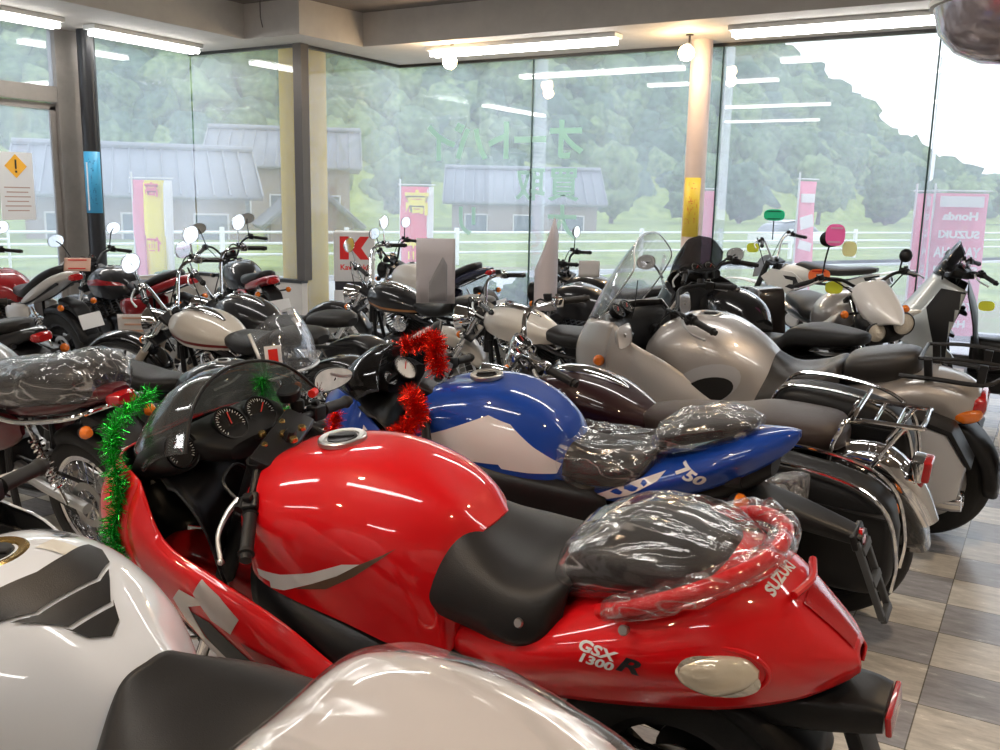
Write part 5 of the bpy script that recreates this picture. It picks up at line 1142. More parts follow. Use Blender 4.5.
# ---------------------------------------------------------------- procedural surfaces for the place
def nmat(name):
    m = bpy.data.materials.new(name); m.use_nodes = True; return m, m.node_tree, m.node_tree.nodes['Principled BSDF']
def tile_floor():
    m, nt, b = nmat('vinyl_tile_floor'); N, L = nt.nodes.new, nt.links.new
    tc = N('ShaderNodeTexCoord'); mp = N('ShaderNodeMapping'); mp.inputs['Location'].default_value = (.22,-3.07+.3*20,0)
    L(tc.outputs['Object'], mp.inputs[0])
    ch = N('ShaderNodeTexChecker'); ch.inputs['Scale'].default_value = 1/.3; ch.inputs[1].default_value = (.70,.67,.61,1); ch.inputs[2].default_value = (.40,.40,.42,1)
    L(mp.outputs[0], ch.inputs[0])
    n = N('ShaderNodeTexNoise'); n.inputs['Scale'].default_value = 7; n.inputs['Detail'].default_value = 8; n.inputs['Roughness'].default_value = .7
    mp2 = N('ShaderNodeMapping'); mp2.inputs['Scale'].default_value = (1,3.5,1); L(tc.outputs['Object'], mp2.inputs[0]); L(mp2.outputs[0], n.inputs['Vector'])
    rr = N('ShaderNodeMapRange'); rr.inputs[1].default_value = .3; rr.inputs[2].default_value = .7; rr.inputs[3].default_value = .62; rr.inputs[4].default_value = 1.15; L(n.outputs['Fac'], rr.inputs[0])
    mx = N('ShaderNodeMix'); mx.data_type = 'RGBA'; mx.blend_type = 'MULTIPLY'; mx.inputs[0].default_value = 1; L(ch.outputs[0], mx.inputs[6]); L(rr.outputs[0], mx.inputs[7])
    # joints
    br = N('ShaderNodeTexBrick'); br.offset = 0; br.inputs['Scale'].default_value = 1; br.inputs['Brick Width'].default_value = .3; br.inputs['Row Height'].default_value = .3; br.inputs['Mortar Size'].default_value = .0022
    br.inputs[1].default_value = (1,1,1,1); br.inputs[2].default_value = (1,1,1,1); br.inputs[3].default_value = (.35,.33,.3,1); L(mp.outputs[0], br.inputs[0])
    m2 = N('ShaderNodeMix'); m2.data_type = 'RGBA'; m2.blend_type = 'MULTIPLY'; m2.inputs[0].default_value = 1; L(mx.outputs[2], m2.inputs[6]); L(br.outputs[0], m2.inputs[7])
    L(m2.outputs[2], b.inputs['Base Color'])
    r2 = N('ShaderNodeMapRange'); r2.inputs[3].default_value = .16; r2.inputs[4].default_value = .34; L(n.outputs['Fac'], r2.inputs[0]); L(r2.outputs[0], b.inputs['Roughness'])
    return m
def ramp2(name, c1, c2, scale, rough=.8, detail=6, bump=.0, sx=(1,1,1), c3=None):
    m, nt, b = nmat(name); N, L = nt.nodes.new, nt.links.new
    tc = N('ShaderNodeTexCoord'); mp = N('ShaderNodeMapping'); mp.inputs['Scale'].default_value = sx; L(tc.outputs['Object'], mp.inputs[0])
    n = N('ShaderNodeTexNoise'); n.inputs['Scale'].default_value = scale; n.inputs['Detail'].default_value = detail; n.inputs['Roughness'].default_value = .65; L(mp.outputs[0], n.inputs['Vector'])
    r = N('ShaderNodeValToRGB'); r.color_ramp.elements[0].position = .35; r.color_ramp.elements[1].position = .65
    r.color_ramp.elements[0].color = (*c1,1); r.color_ramp.elements[1].color = (*c2,1)
    if c3: e = r.color_ramp.elements.new(.5); e.color = (*c3,1)
    L(n.outputs['Fac'], r.inputs[0]); L(r.outputs[0], b.inputs['Base Color']); b.inputs['Roughness'].default_value = rough
    if bump: 
        bp = N('ShaderNodeBump'); bp.inputs['Strength'].default_value = bump; L(n.outputs['Fac'], bp.inputs['Height']); L(bp.outputs[0], b.inputs['Normal'])
    return m
def window_glass():
    m = bpy.data.materials.new('hazy_window_glass'); m.use_nodes = True; nt = m.node_tree; nt.nodes.clear(); N, L = nt.nodes.new, nt.links.new
    o = N('ShaderNodeOutputMaterial'); t = N('ShaderNodeBsdfTransparent'); g = N('ShaderNodeBsdfGlossy'); g.inputs['Roughness'].default_value = .0
    t.inputs[0].default_value = (.95,.97,.975,1)
    tr = N('ShaderNodeBsdfTranslucent'); tr.inputs[0].default_value = (.83,.88,1,1)  # bluish milky film: haze over the outdoor view, put into the panes
    tc = N('ShaderNodeTexCoord'); mp = N('ShaderNodeMapping'); mp.inputs['Scale'].default_value = (1,1,.25); L(tc.outputs['Object'], mp.inputs[0])
    n = N('ShaderNodeTexNoise'); n.inputs['Scale'].default_value = 1.6; n.inputs['Detail'].default_value = 5; L(mp.outputs[0], n.inputs['Vector'])
    r = N('ShaderNodeMapRange'); r.inputs[1].default_value = .3; r.inputs[2].default_value = .7; r.inputs[3].default_value = HAZE[0]; r.inputs[4].default_value = HAZE[1]; L(n.outputs['Fac'], r.inputs[0])
    a = N('ShaderNodeMixShader'); L(r.outputs[0], a.inputs[0]); L(t.outputs[0], a.inputs[1]); L(tr.outputs[0], a.inputs[2])
    f = N('ShaderNodeLayerWeight'); f.inputs[0].default_value = .5
    pw = N('ShaderNodeMath'); pw.operation = 'POWER'; pw.inputs[1].default_value = 5.; L(f.outputs['Facing'], pw.inputs[0])
    m3 = N('ShaderNodeMapRange'); m3.inputs[3].default_value = .05; m3.inputs[4].default_value = 1.; L(pw.outputs[0], m3.inputs[0])
    b = N('ShaderNodeMixShader'); L(m3.outputs[0], b.inputs[0]); L(a.outputs[0], b.inputs[1]); L(g.outputs[0], b.inputs[2]); L(b.outputs[0], o.inputs[0])
    return m
HAZE = (.17,.27)  # least and most share of painted haze mixed into the glass
CREAM = ramp2('cream_plaster', (.50,.46,.42), (.56,.52,.47), 3, .7)
CEILM = ramp2('brown_grey_ceiling', (.16,.135,.115), (.2,.17,.145), 4, .8)
GLASS = window_glass()
BROWNFR = mat('bronze_frame', (.10,.085,.075), .4, .5)
DARKFR = mat('dark_frame', (.05,.05,.05), .4, .5)
def emis(name, col, s):
    m = bpy.data.materials.new(name); m.use_nodes = True; b = m.node_tree.nodes['Principled BSDF']; b.inputs['Base Color'].default_value = (.8,.8,.8,1)
    b.inputs['Emission Color'].default_value = (*col,1); b.inputs['Emission Strength'].default_value = s; return m
TUBE = emis('lamp_tube', (1,.98,.94), 14.); BULB = emis('warm_bulb', (1,.72,.38), 40.)

# ---------------------------------------------------------------- the room
XW, YE, YG, XN, ZT, ZC = -9.9, 8.74, 10.7, -8.0, 3.35, 3.74
XR, YB = 4.2, -5.5
def slab(name, pts, z0, z1, m, par=None):
    bm = new(); a = [bm.verts.new((x,y,z0)) for x,y in pts]; c = [bm.verts.new((x,y,z1)) for x,y in pts]; n = len(a)
    bm.faces.new(a); bm.faces.new(c[::-1])
    for k in range(n): bm.faces.new((a[k],a[(k+1)%n],c[(k+1)%n],c[k]))
    return mkobj(name, bm, m, par)
def bx(name, x0,x1,y0,y1,z0,z1, m, par=None, bev=0):
    bm = new(); box(bm, (x1-x0,y1-y0,z1-z0), ((x0+x1)/2,(y0+y1)/2,(z0+z1)/2), (0,0,0), bev); return mkobj(name, bm, m, par)
foot = [(XW,YB),(XR,YB),(XR,YG),(XN,YG),(XN,YE),(XW,YE)]
struct(slab('floor', foot, -.12, 0, tile_floor()))
struct(slab('ceiling', [(XW-.2,YB-.2),(XR+.2,YB-.2),(XR+.2,YG+.2),(XN-.2,YG+.2),(XN-.2,YE+.2),(XW-.2,YE+.2)], ZC, ZC+.15, CEILM))
# dropped soffit that follows the windows
struct(slab('trim_1', [(XR,YG+.12),(XN-.12,YG+.12),(XN-.12,YE+.12),(XW-.12,YE+.12),(XW-.12,YB),(-8.4,YB),(-8.4,8.24),(-7.55,8.24),(-7.45,9.24),(XR,9.24)], ZT, ZC-.001, CREAM))
struct(bx('wall_back', XW-.15,XR+.15,YB-.15,YB,0,ZC,CREAM)); struct(bx('wall_right', XR,XR+.15,YB,YG,0,ZC,CREAM))
struct(bx('wall_left', XW-.15,XW,YB,2.2,0,ZT,CREAM))
def pane(name, p0, p1, z0, z1, th=.012):
    p0, p1 = V((*p0,0)), V((*p1,0)); d = (p1-p0).normalized(); n = V((-d.y,d.x,0))*th/2
    bm = new(); vs = []
    for z in (z0,z1):
        for p, s in ((p0,1),(p1,1),(p1,-1),(p0,-1)): vs.append(bm.verts.new((p.x+n.x*s,p.y+n.y*s,z)))
    a, c = vs[:4], vs[4:]; bm.faces.new(a); bm.faces.new(c)
    for k in range(4): bm.faces.new((a[k],a[(k+1)%4],c[(k+1)%4],c[k]))
    return mkobj(name, bm, GLASS)
def win(i, p0, p1, z0=.08, z1=ZT-.0):
    o = struct(pane('window_%d' % i, p0, p1, z0, z1))
    return o
g = .006
xs = [XN, -5.9, -3.46, -1.23, 1.4, XR]
for k in range(5): win(k+1, (xs[k]+g,YG), (xs[k+1]-g,YG))
win(6, (XN,YE+.06), (XN,YG-g))
win(7, (XW+.03,YE), (XN-.08,YE), .5)
ysW = [YE, 7.05, 5.35]
win(8, (XW,7.05+.05), (XW,YE-g), .5)
struct(bx('trim_2', XN+g-.01,XR,YG-.04,YG+.04,0,.08,DARKFR)); struct(bx('trim_3', XN-.04,XN+.04,YE,YG,0,.08,DARKFR))
struct(bx('trim_4', XW-.05,XN,YE-.05,YE+.05,0,.5,CREAM)); struct(bx('trim_5', XW-.05,XN,YE-.06,YE+.06,.5,.54,DARKFR))
struct(bx('trim_6', XW-.05,XW+.05,7.05,YE,0,.54,CREAM))
struct(bx('trim_7', XN-.075,XN+.055,YE-.05,YE+.08,.54,ZT,BROWNFR))      # corner mullion
struct(bx('trim_8', XN,XR,YG-.03,YG+.03,ZT-.035,ZT,DARKFR)); struct(bx('trim_9', XN-.03,XN+.03,YE,YG,ZT-.035,ZT,DARKFR)); struct(bx('trim_10', XW,XN,YE-.03,YE+.03,ZT-.035,ZT,DARKFR))
# dark seals and edge fins at the glass joints
for i, x in enumerate(xs[1:4]):
    struct(bx('trim_%d' % (11+i), x-.008,x+.008,YG-.012,YG+.012,.08,ZT,mat('sealant',(.02,.05,.045),.4)))
    fin = struct(pane('window_%d' % (9+i), (x+.02,YG+.02), (x+.02,YG+.34), .08, ZT))
# aluminium door unit in the left wall: frame and two doors with a transom
FR = ramp2('anodised_frame', (.20,.18,.165), (.25,.225,.205), 3, .4)
struct(bx('trim_20', XW-.07,XW+.07,6.78,7.08,0,ZT,FR)); struct(bx('trim_21', XW-.06,XW+.06,4.0,6.78,2.55,2.72,FR)); struct(bx('trim_22', XW-.07,XW+.07,2.2,2.4,0,ZT,FR)); struct(bx('trim_23', XW-.05,XW+.05,5.28,5.42,0,ZT,FR)); struct(bx('trim_24', XW-.05,XW+.05,2.4,4.0,2.55,2.72,FR))
win(12, (XW,5.42), (XW,6.78), 2.72); win(13, (XW,2.4), (XW,5.28), 2.72)
for i,(a,c) in enumerate(((5.42,6.78),(3.9,5.28),(2.4,3.9))):
    d = struct(bx('door_%d' % (i+1), XW-.02,XW+.02,a+.01,c-.01,.02,.14,FR))
    bm = new()
    for y in (a+.04,c-.04): box(bm, (.04,.07,2.35), (XW,y,1.33))
    box(bm, (.04,c-a-.02,.07), (XW,(a+c)/2,2.5)); mkobj('door_frame', bm, FR, d)
    p = pane('door_glass', (XW,a+.075), (XW,c-.075), .14, 2.47, .008); p.parent = d
# steel posts inside
bm = new(); tube(bm, [(-9.62,7.02,0),(-9.62,7.02,ZT)], .095, 24, 1); post = struct(mkobj('trim_30', bm, mat('post_black',(.02,.021,.024),.35)))
bm = new(); tube(bm, [(-3.62,10.42,0),(-3.62,10.42,ZT)], .118, 28, 1); struct(mkobj('trim_31', bm, ramp2('pink_beige_paint',(.60,.47,.42),(.66,.53,.47),3,.5)))

# notices on the posts and on the door glass
def sheet_on_post(name, c, r, a0, a1, z0, z1, m, label, cat):
    bm = new(); rows = []
    for k in range(11):
        a = rad(a0+(a1-a0)*k/10); rows.append([V((c[0]+r*cos(a),c[1]+r*sin(a),z)) for z in (z0,z1)])
    grid(bm, rows); o = mkobj(name, bm, m, thick=.001); tag(o, label, cat); return o
s = sheet_on_post('notice_sheet', (-9.62,7.02), .0965, -110, 20, 1.33, 2.02, mat('notice_blue',(.07,.42,.72),.4), 'blue notice with white writing wrapped round the black post', 'notice')
def strokes(c, r, a0, a1, z0, z1, m, par, seed):
    rg = random.Random(seed); bm = new()
    for k in range(34):
        a = rg.uniform(a0, a1); z = rg.uniform(z0, z1); da = rg.uniform(3,9); dz = rg.uniform(.004,.01)
        if k % 2: da, dz = 1.6, rg.uniform(.02,.05)
        bm.faces.new([bm.verts.new((c[0]+r*cos(rad(q)), c[1]+r*sin(rad(q)), zz_)) for q, zz_ in ((a-da/2,z-dz/2),(a+da/2,z-dz/2),(a+da/2,z+dz/2),(a-da/2,z+dz/2))])
    mkobj('printed_marks', bm, m, par, sm=180, weld=0)
def ring_text(t, c, r, a, z, size, m, par, vert=True):
    for i, ch in enumerate(t):
        bm = text_bm(ch, size, bold=size*.03); w = a
        for v in bm.verts:
            th = rad(w)+v.co.x/r; v.co = V((c[0]+r*cos(th), c[1]+r*sin(th), z-i*size*1.15+v.co.y))
        mkobj('notice_lettering', bm, m, par, sm=180)
strokes((-9.62,7.02), .0985, -62, -22, 1.42, 1.94, mat('notice_ink',(.02,.12,.35),.5), s, 5)
bm = new(); grid(bm, [[V((-9.62+.0975*cos(a),7.02+.0975*sin(a),z)) for z in (1.36,1.9)] for a in [rad(q) for q in (-85,-78,-70)]]); mkobj('white_strip', bm, WHITEV, s)
s = sheet_on_post('notice_sheet', (-3.62,10.42), .1195, -135, -35, 1.2, 1.86, mat('notice_yellow',(.80,.58,.06),.4), 'yellow notice with red writing wrapped round the pinkish post', 'notice')
strokes((-3.62,10.42), .1225, -120, -50, 1.32, 1.80, mat('notice_red',(.65,.03,.03),.4), s, 7)
o = tag(bx('warning_poster', XW+.012,XW+.016,6.05,6.45,1.25,1.98, WHITEV), 'white poster with an orange warning diamond on the door glass', 'poster')
bm = new(); q = [(-.13,0),(0,.13),(.13,0),(0,-.13)]; bm.faces.new([bm.verts.new((XW+.018,6.25+y,1.83+z)) for y,z in q]); mkobj('warning_diamond', bm, mat('diamond_orange',(.9,.45,.03),.4), o)
bm = new(); box(bm, (.001,.02,.1), (XW+.019,6.25,1.85)); box(bm, (.001,.022,.022), (XW+.019,6.25,1.77)); mkobj('exclamation_mark', bm, BLKV, o)
bm = new()
for k in range(6): box(bm, (.001,.25 if k%2 else .3,.012), (XW+.0175,6.25,1.6-k*.05))
mkobj('printed_lines', bm, mat('print_grey',(.5,.35,.3),.5), o)

# shop lettering stuck to the front glass, read from outside
LET = glassy('frosted_lettering', (.42,.66,.52), .8)
def letter(ch, xc, zc, size):
    bm = text_bm(ch, size, bold=size*.022)
    bmesh.ops.transform(bm, matrix=Matrix.Translation((xc,YG-.012,zc)) @ Matrix(((-1,0,0,0),(0,0,1,0),(0,1,0,0),(0,0,0,1))), verts=bm.verts)
    return mkobj('glass_letter', bm, LET, sm=180)
LT = [('オ',-5.41,2.29),('ー',-5.92,2.29),('ト',-6.34,2.29),('バ',-6.81,2.27),('イ',-7.30,2.27),('買',-5.42,1.75),('取',-5.90,1.75),('大',-5.43,1.28),('リ',-6.86,1.26)]
nm = {'オ':'first big pale letter of the top row, right of the glass joint','ー':'pale dash-like letter crossing the glass joint in the top row','ト':'pale letter of the top row just left of the glass joint','バ':'pale letter with two dots in the top row','イ':'last pale letter of the top row, nearest the corner','買':'pale boxy letter in the second row, right of the joint','取':'pale letter in the second row on the glass joint','大':'pale star-shaped letter of the third row behind the white screen','リ':'two-stroke pale letter of the third row, left pane'}
for ch, x, z in LT: tag(letter(ch, x, z, .55 if z > 2 else .44), nm[ch], 'glass letter', 'shop lettering on the front window')

# ---------------------------------------------------------------- lamps
def tube_light(name, c, L, d, label, group=None, w=.20):
    """fluorescent batten: c centre under the ceiling, d unit direction in plan"""
    a = math.atan2(d[1], d[0]); r = empty('ceiling_light', c, (0,0,a)); tag(r, label, 'ceiling light', group)
    bm = new(); box(bm, (L,w,.05), (0,0,-.025), (0,0,0), .008); mkobj('housing', bm, WHITEP, r)
    for s in ((1,-1) if w > .1 else (0,)):
        bm = new(); tube(bm, [(-L/2+.04,s*.05,-.085),(L/2-.04,s*.05,-.085)], .028, 12, 1); mkobj('lamp_tube', bm, TUBE, r)
    l = bpy.data.lights.new('lamp_glow','AREA'); l.shape = 'RECTANGLE'; l.size = L*.95; l.size_y = w; l.energy = 8.5*L; l.color = (1,.97,.93)
    lo = bpy.data.objects.new('lamp_glow', l); COL.objects.link(lo); lo.parent = r; lo.location = (0,0,-.11)
    return r
tube_light('t', (-5.5,9.62,ZT), 2.45, (1,0), 'long fluorescent batten above the middle of the front window')
tube_light('t', (-2.1,9.75,ZT), 2.0, (1,0), 'fluorescent batten at the right end of the window soffit')
tube_light('t', (-9.25,7.55,ZT), 1.5, (0,1), 'fluorescent batten in front of the black post, nearer the corner')
tube_light('t', (-9.25,5.3,ZT), 2.3, (0,1), 'fluorescent batten above the glass doors at the left')
for x, y in ((-5.5,5.0),(-1.5,5.2),(-5.5,.8),(-1.8,.6),(2.2,3.2),(-6.5,-2.8),(-1.0,-3.2)):
    tube_light('t', (x,y,ZC), 2.4, (1,0), 'fluorescent batten on the brown ceiling over the rows of motorcycles', 'ceiling battens over the floor')
def spot_lamp(c, label):
    r = empty('spot_lamp', c); tag(r, label, 'lamp')
    bm = new(); tube(bm, [(0,0,0),(0,0,-.08),(0,-.03,-.12)], .012, 8, 3); lathe(bm, [(.04,.0),(.04,-.012),(0,-.012)], 16, Matrix()); mkobj('stem', bm, BROWNFR, r)
    bm = new(); M = zto((0,-.5,-1),(0,-.03,-.11)); lathe(bm, [(0,-.01),(.035,0),(.06,.06),(.075,.12),(.07,.12),(.055,.06),(.03,.008)], 24, M); mkobj('lamp_shade', bm, WHITEP, r)
    bm = new(); bmesh.ops.create_uvsphere(bm, u_segments=16, v_segments=10, radius=.085, matrix=M @ Matrix.Translation((0,0,.10))); mkobj('bulb', bm, BULB, r)
    l = bpy.data.lights.new('bulb_glow','POINT'); l.energy = 28; l.color = (1,.7,.4); l.shadow_soft_size = .07
    lo = bpy.data.objects.new('bulb_glow', l); COL.objects.link(lo); lo.parent = r; lo.location = (0,-.12,-.3)
spot_lamp((-3.62,10.0,ZT), 'small lamp with a warm bulb beside the pinkish post'); spot_lamp((-6.35,9.55,ZT-.0), 'small square lamp hanging below the long fluorescent batten')
for x, y in ((-2.6,1.2),(0.6,4.2),(-3.5,-1.5),(1.5,.5)):
    r = empty('downlight', (x,y,ZC)); tag(r, 'round warm downlight in the brown ceiling above the aisle', 'lamp', 'warm ceiling downlights')
    bm = new(); lathe(bm, [(.09,-.02),(.11,-.015),(.11,0),(.08,0)], 24, Matrix(), closed=True); mkobj('trim_ring', bm, WHITEP, r)
    bm = new(); lathe(bm, [(0,-.012),(.085,-.012)], 24, Matrix()); mkobj('diffuser', bm, emis('downlight_warm',(1,.72,.42),18.) if 'dl' not in _m else _m['dl'], r)
    l = bpy.data.lights.new('downlight_glow','AREA'); l.shape='DISK'; l.size=.16; l.energy = 30; l.color=(1,.72,.45); lo = bpy.data.objects.new('downlight_glow', l); COL.objects.link(lo); lo.parent = r; lo.location=(0,0,-.03)
# ceiling conduit and dangling cable
bm = new(); tube(bm, [(-7.9,8.0,ZC-.01),(-7.95,8.05,3.55),(-7.93,8.06,3.42)], .006, 6, 4); tag(mkobj('hanging_cord', bm, BROWNFR), 'thin cord hanging down over the corner of the soffit', 'cord')
# convex mirror dome at the ceiling, upper right
r = empty('convex_mirror', (-.27,4.74,2.44)); tag(r, 'round convex mirror hung from the ceiling at the top right corner', 'mirror')
bm = new(); lathe(bm, [(0,-.25),(.12,-.235),(.22,-.19),(.29,-.11),(.32,0)], 40, Matrix()); mkobj('mirror_dome', bm, mat('dome_mauve',(.55,.50,.54),.12,.6,.5), r)
bm = new(); lathe(bm, [(.315,-.01),(.335,-.005),(.335,.02),(.28,.03),(0,.03)], 40, Matrix()); mkobj('mirror_rim', bm, WHITEP, r)
bm = new(); tube(bm, [(0,0,.03),(0,0,ZC-2.44)], .012, 8, 1); mkobj('hanging_rod', bm, STEEL, r)

# ---------------------------------------------------------------- outdoors
GRASS = ramp2('meadow_grass', (.13,.19,.03), (.34,.40,.10), .8, .9, 8, .4, c3=(.22,.29,.06))
VERGE = ramp2('dry_verge', (.26,.21,.13), (.20,.26,.09), 1.4, .9, 8, .4)
ASPH = ramp2('wet_asphalt', (.20,.21,.22), (.27,.28,.29), 2, .3, 6)
CONC = ramp2('pale_concrete', (.52,.53,.54), (.62,.62,.62), 1.2, .35, 6)
def ground(name, pts, z, m, d=.25): return struct(slab(name, pts, z-d, z, m))
def off(P, d, n):   # strip point helper
    return (P[0]+n[0]*d, P[1]+n[1]*d)
A_, B_ = V((-19.5,10.1)), V((1.5,46.)); dF = (B_-A_).normalized(); nF = V((dF.y,-dF.x))     # fence line and its side towards the shop
A0, B0 = A_-dF*40, B_+dF*60
def strip(name, d0, d1, z, m):
    P = [A0+nF*d0, B0+nF*d0, B0+nF*d1, A0+nF*d1]; return struct(slab(name, [tuple(p) for p in P], z-.3, z, m))
strip('ground_forecourt', 3.2, 60, -.14, CONC); strip('ground_verge', 1.2, 3.2, -.10, VERGE); strip('ground_meadow', -90, 1.2, -.12, GRASS)
strip('kerb', 3.2, 3.42, -.04, CONC)
ground('ground_dry_verge', [(-9,13.7),(40,13.7),(40,19.5),(-9,19.5)], -.09, VERGE)
ground('ground_bank', [(-9,19.5),(40,19.5),(47.2,121.7),(-8.97,25.7)], -.10, GRASS)
ground('kerb', [(-9,13.52),(40,13.52),(40,13.72),(-9,13.72)], -.02, ASPH, .2)
# guard fence: white rails on posts
fr = empty('roadside_fence', (A_.x,A_.y,-.1)); tag(fr, 'long white three-rail fence along the far side of the road', 'fence')
WF = mat('fence_white', (.85,.86,.86), .5)
L = (B_-A_).length; 
for z in (.82,.56,.30):
    bm = new(); tube(bm, [(0,0,z),(dF.x*(L+12),dF.y*(L+12),z)], .032, 8, 1); mkobj('rail', bm, WF, fr)
k = 0; t = 0
while t < L+10:
    bm = new(); box(bm, (.10,.10,.98), (dF.x*t,dF.y*t,.45), (0,0,math.atan2(dF.y,dF.x)), .01); mkobj('post', bm, WF, fr); t += 3.0
g2 = empty('gate_barrier', (-18.3,10.7,-.1)); g2.rotation_euler = (0,0,math.atan2(dF.y,dF.x)+.35)
tag(g2, 'short white barrier frame at the left end of the fence', 'barrier')
bm = new()
for xx in (0,.55): tube(bm, [(xx,0,0),(xx,0,.95)], .03, 8, 1)
for z in (.92,.7,.45): tube(bm, [(0,0,z),(.55,0,z)], .026, 8, 1)
mkobj('frame', bm, WF, g2)
bm = new(); tube(bm, [(-15.6,9.3,-.14),(-15.66,9.3,.42)], .045, 10, 1); tag(mkobj('marker_post', bm, WF), 'short white marker post leaning at the roadside', 'post')

# low clipped shrubs just outside the front window
from mathutils import noise as NZ
LEAF = ramp2('shrub_leaf', (.03,.09,.02), (.12,.24,.06), 9, .8, 5, .6)
def bush_mesh(name, r, seed, sub=4, amp=.35, m=None, squash=.8):
    bm = new(); bmesh.ops.create_icosphere(bm, subdivisions=sub, radius=1)
    for v in bm.verts:
        p = v.co.copy(); n = NZ.fractal(p*2.2+V((seed*3.1,seed,0)), .8, 2.1, 5)
        v.co = p*(1+amp*n); v.co.z *= squash; v.co *= r
    bmesh.ops.recalc_face_normals(bm, faces=bm.faces)
    me = bpy.data.meshes.new(name); bm.to_mesh(me); bm.free(); me.materials.append(m or LEAF); me.polygons.foreach_set('use_smooth', [True]*len(me.polygons)); return me
bms = [bush_mesh('shrub_foliage', .42, k, 5, .4) for k in range(3)]
for i, x in enumerate((-7.35,-6.45,-5.6,-4.75,-3.9,-3.05)):
    o = bpy.data.objects.new('shrub', bms[i%3]); COL.objects.link(o); o.location = (x,11.55+.1*(i%2),.18); o.rotation_euler = (0,0,i*1.3); o.scale = (.85,.8,.95)
    tag(o, 'clipped green shrub just outside the middle of the front window', 'shrub', 'shrubs outside the front window')
for i,(x,y) in enumerate(((-11.1,7.1),(-11.4,9.6),(-11.6,6.3),(-12.2,5.0))):
    o = bpy.data.objects.new('shrub', bms[i%3]); COL.objects.link(o); o.location = (x,y,.12); o.rotation_euler = (0,0,i); o.scale=(1.15,1.1,.8)
    tag(o, 'low green shrub outside the left window beyond the black post', 'shrub', 'shrubs outside the left window')
# yellow pillar outdoors behind the corner mullion
r = empty('yellow_pillar', (-8.62,9.45,-.14)); tag(r, 'round yellow pillar standing outside the window corner', 'pillar')
bm = new(); tube(bm, [(0,0,0),(0,0,3.9)], .30, 36, 1); mkobj('shaft', bm, ramp2('yellow_paint',(.78,.50,.04),(.84,.56,.06),2,.5), r)
bm = new(); box(bm, (.8,.8,.12), (0,0,.06), (0,0,0), .02); mkobj('footing', bm, CONC, r)

# hillside forest and nearer trees
TREE = [ramp2('foliage_a', (.03,.07,.035), (.20,.29,.14), 1.5, .9, 10, .8), ramp2('foliage_b', (.02,.055,.035), (.13,.21,.13), 1.5, .9, 10, .8), ramp2('foliage_c', (.05,.10,.04), (.27,.36,.16), 1.5, .9, 10, .8)]
blob = [bush_mesh('canopy', 1, 20+k, 2, .75, TREE[k%3], .95) for k in range(3)]
rnd = random.Random(4)
import numpy as np
vs, fs, mi, cnt = [], [], [], 0
src = []
for me in blob:
    co = np.zeros(len(me.vertices)*3); me.vertices.foreach_get('co', co); src.append((co.reshape(-1,3), [tuple(p.vertices) for p in me.polygons]))
def hillz(u):   # crest height against bearing to the right of straight ahead (camera-free: bearing about the building corner)
    return 0
# ridge: runs roughly parallel to the road, tall on the left, falling towards the right
def ridge_h(s): 
    pts = [(-80,34),(98,30),(106,25),(117,22),(124,18),(130,14),(136,7),(230,7)]
    for (a,h0),(b_,h1) in zip(pts, pts[1:]):
        if a <= s <= b_: return h0+(h1-h0)*(s-a)/(b_-a)
    return 6
base = A_-nF*62
allv = []; 
for row in range(24):
    f = row/23
    s = -75
    while s < 215:
        h = ridge_h(s)*f; c = base+dF*s-nF*(f*30)
        if ridge_h(s) < 8 and row > 9: s += 6; continue
        k = rnd.randrange(3); r_ = rnd.uniform(1.5,2.9); a = rnd.uniform(0,6.28)
        co, F_ = src[k]; R_ = np.array([[cos(a),-sin(a),0],[sin(a),cos(a),0],[0,0,1]])
        q = (co @ R_.T)*np.array([r_,r_,r_*rnd.uniform(.9,1.3)])+np.array([c.x+rnd.uniform(-1.5,1.5),c.y+rnd.uniform(-1.5,1.5),h*1.0+1+rnd.uniform(-1,1)])
        o0 = cnt; vs.append(q); fs += [tuple(i+o0 for i in t_) for t_ in F_]; mi += [k]*len(F_); cnt += len(q); s += rnd.uniform(1.9,3.1)
me = bpy.data.meshes.new('hillside_forest'); me.from_pydata(np.concatenate(vs).tolist(), [], fs)
for m_ in TREE: me.materials.append(m_)
me.polygons.foreach_set('material_index', mi); me.polygons.foreach_set('use_smooth', [True]*len(fs)); me.update()
o = bpy.data.objects.new('hillside_forest', me); COL.objects.link(o); o['kind'] = 'stuff'; tag(o, 'hazy green forest covering the hillside beyond the meadow', 'forest')
# slope under the forest
bm = new(); rows = []
for s in range(-80,216,8):
    h = ridge_h(s); p = base+dF*s
    rows.append([(p.x+nF.x*6,p.y+nF.y*6,-.3),(p.x-nF.x*15,p.y-nF.y*15,h*.5-2),(p.x-nF.x*34,p.y-nF.y*34,h-2.5),(p.x-nF.x*70,p.y-nF.y*70,-1)])
grid(bm, [[V(q) for q in r] for r in rows]); struct(mkobj('ground_hill', bm, GRASS))
def tree(name, x, y, h, w, seed, label, group, trunk=True):
    r = empty(name, (x,y,-.3)); tag(r, label, 'tree', group)
    bm = new()
    for k in range(7):
        a = rnd.uniform(0,6.28); d = rnd.uniform(0,.35)*w; s_ = rnd.uniform(.42,.62)*w
        n0 = len(bm.verts); bmesh.ops.create_icosphere(bm, subdivisions=3, radius=1); bm.verts.ensure_lookup_table()
        c = V((d*cos(a),d*sin(a),h*(.45+.4*k/6)))
        for v in bm.verts[n0:]:
            n = NZ.fractal(v.co*2.4+V((seed+k,0,seed)), .8, 2.1, 4); v.co = c+v.co*(1+.45*n)*s_
    o = mkobj('crown', bm, TREE[seed%3], r, sm=180, weld=0)
    bm = new(); tube(bm, [(0,0,0),(.1,0,h*.3),(0,.1,h*.7)], [.22,.16,.08], 8, 3); mkobj('trunk', bm, mat('bark',(.09,.07,.05),.9,bump=.5,bscale=8), r)
i = 0
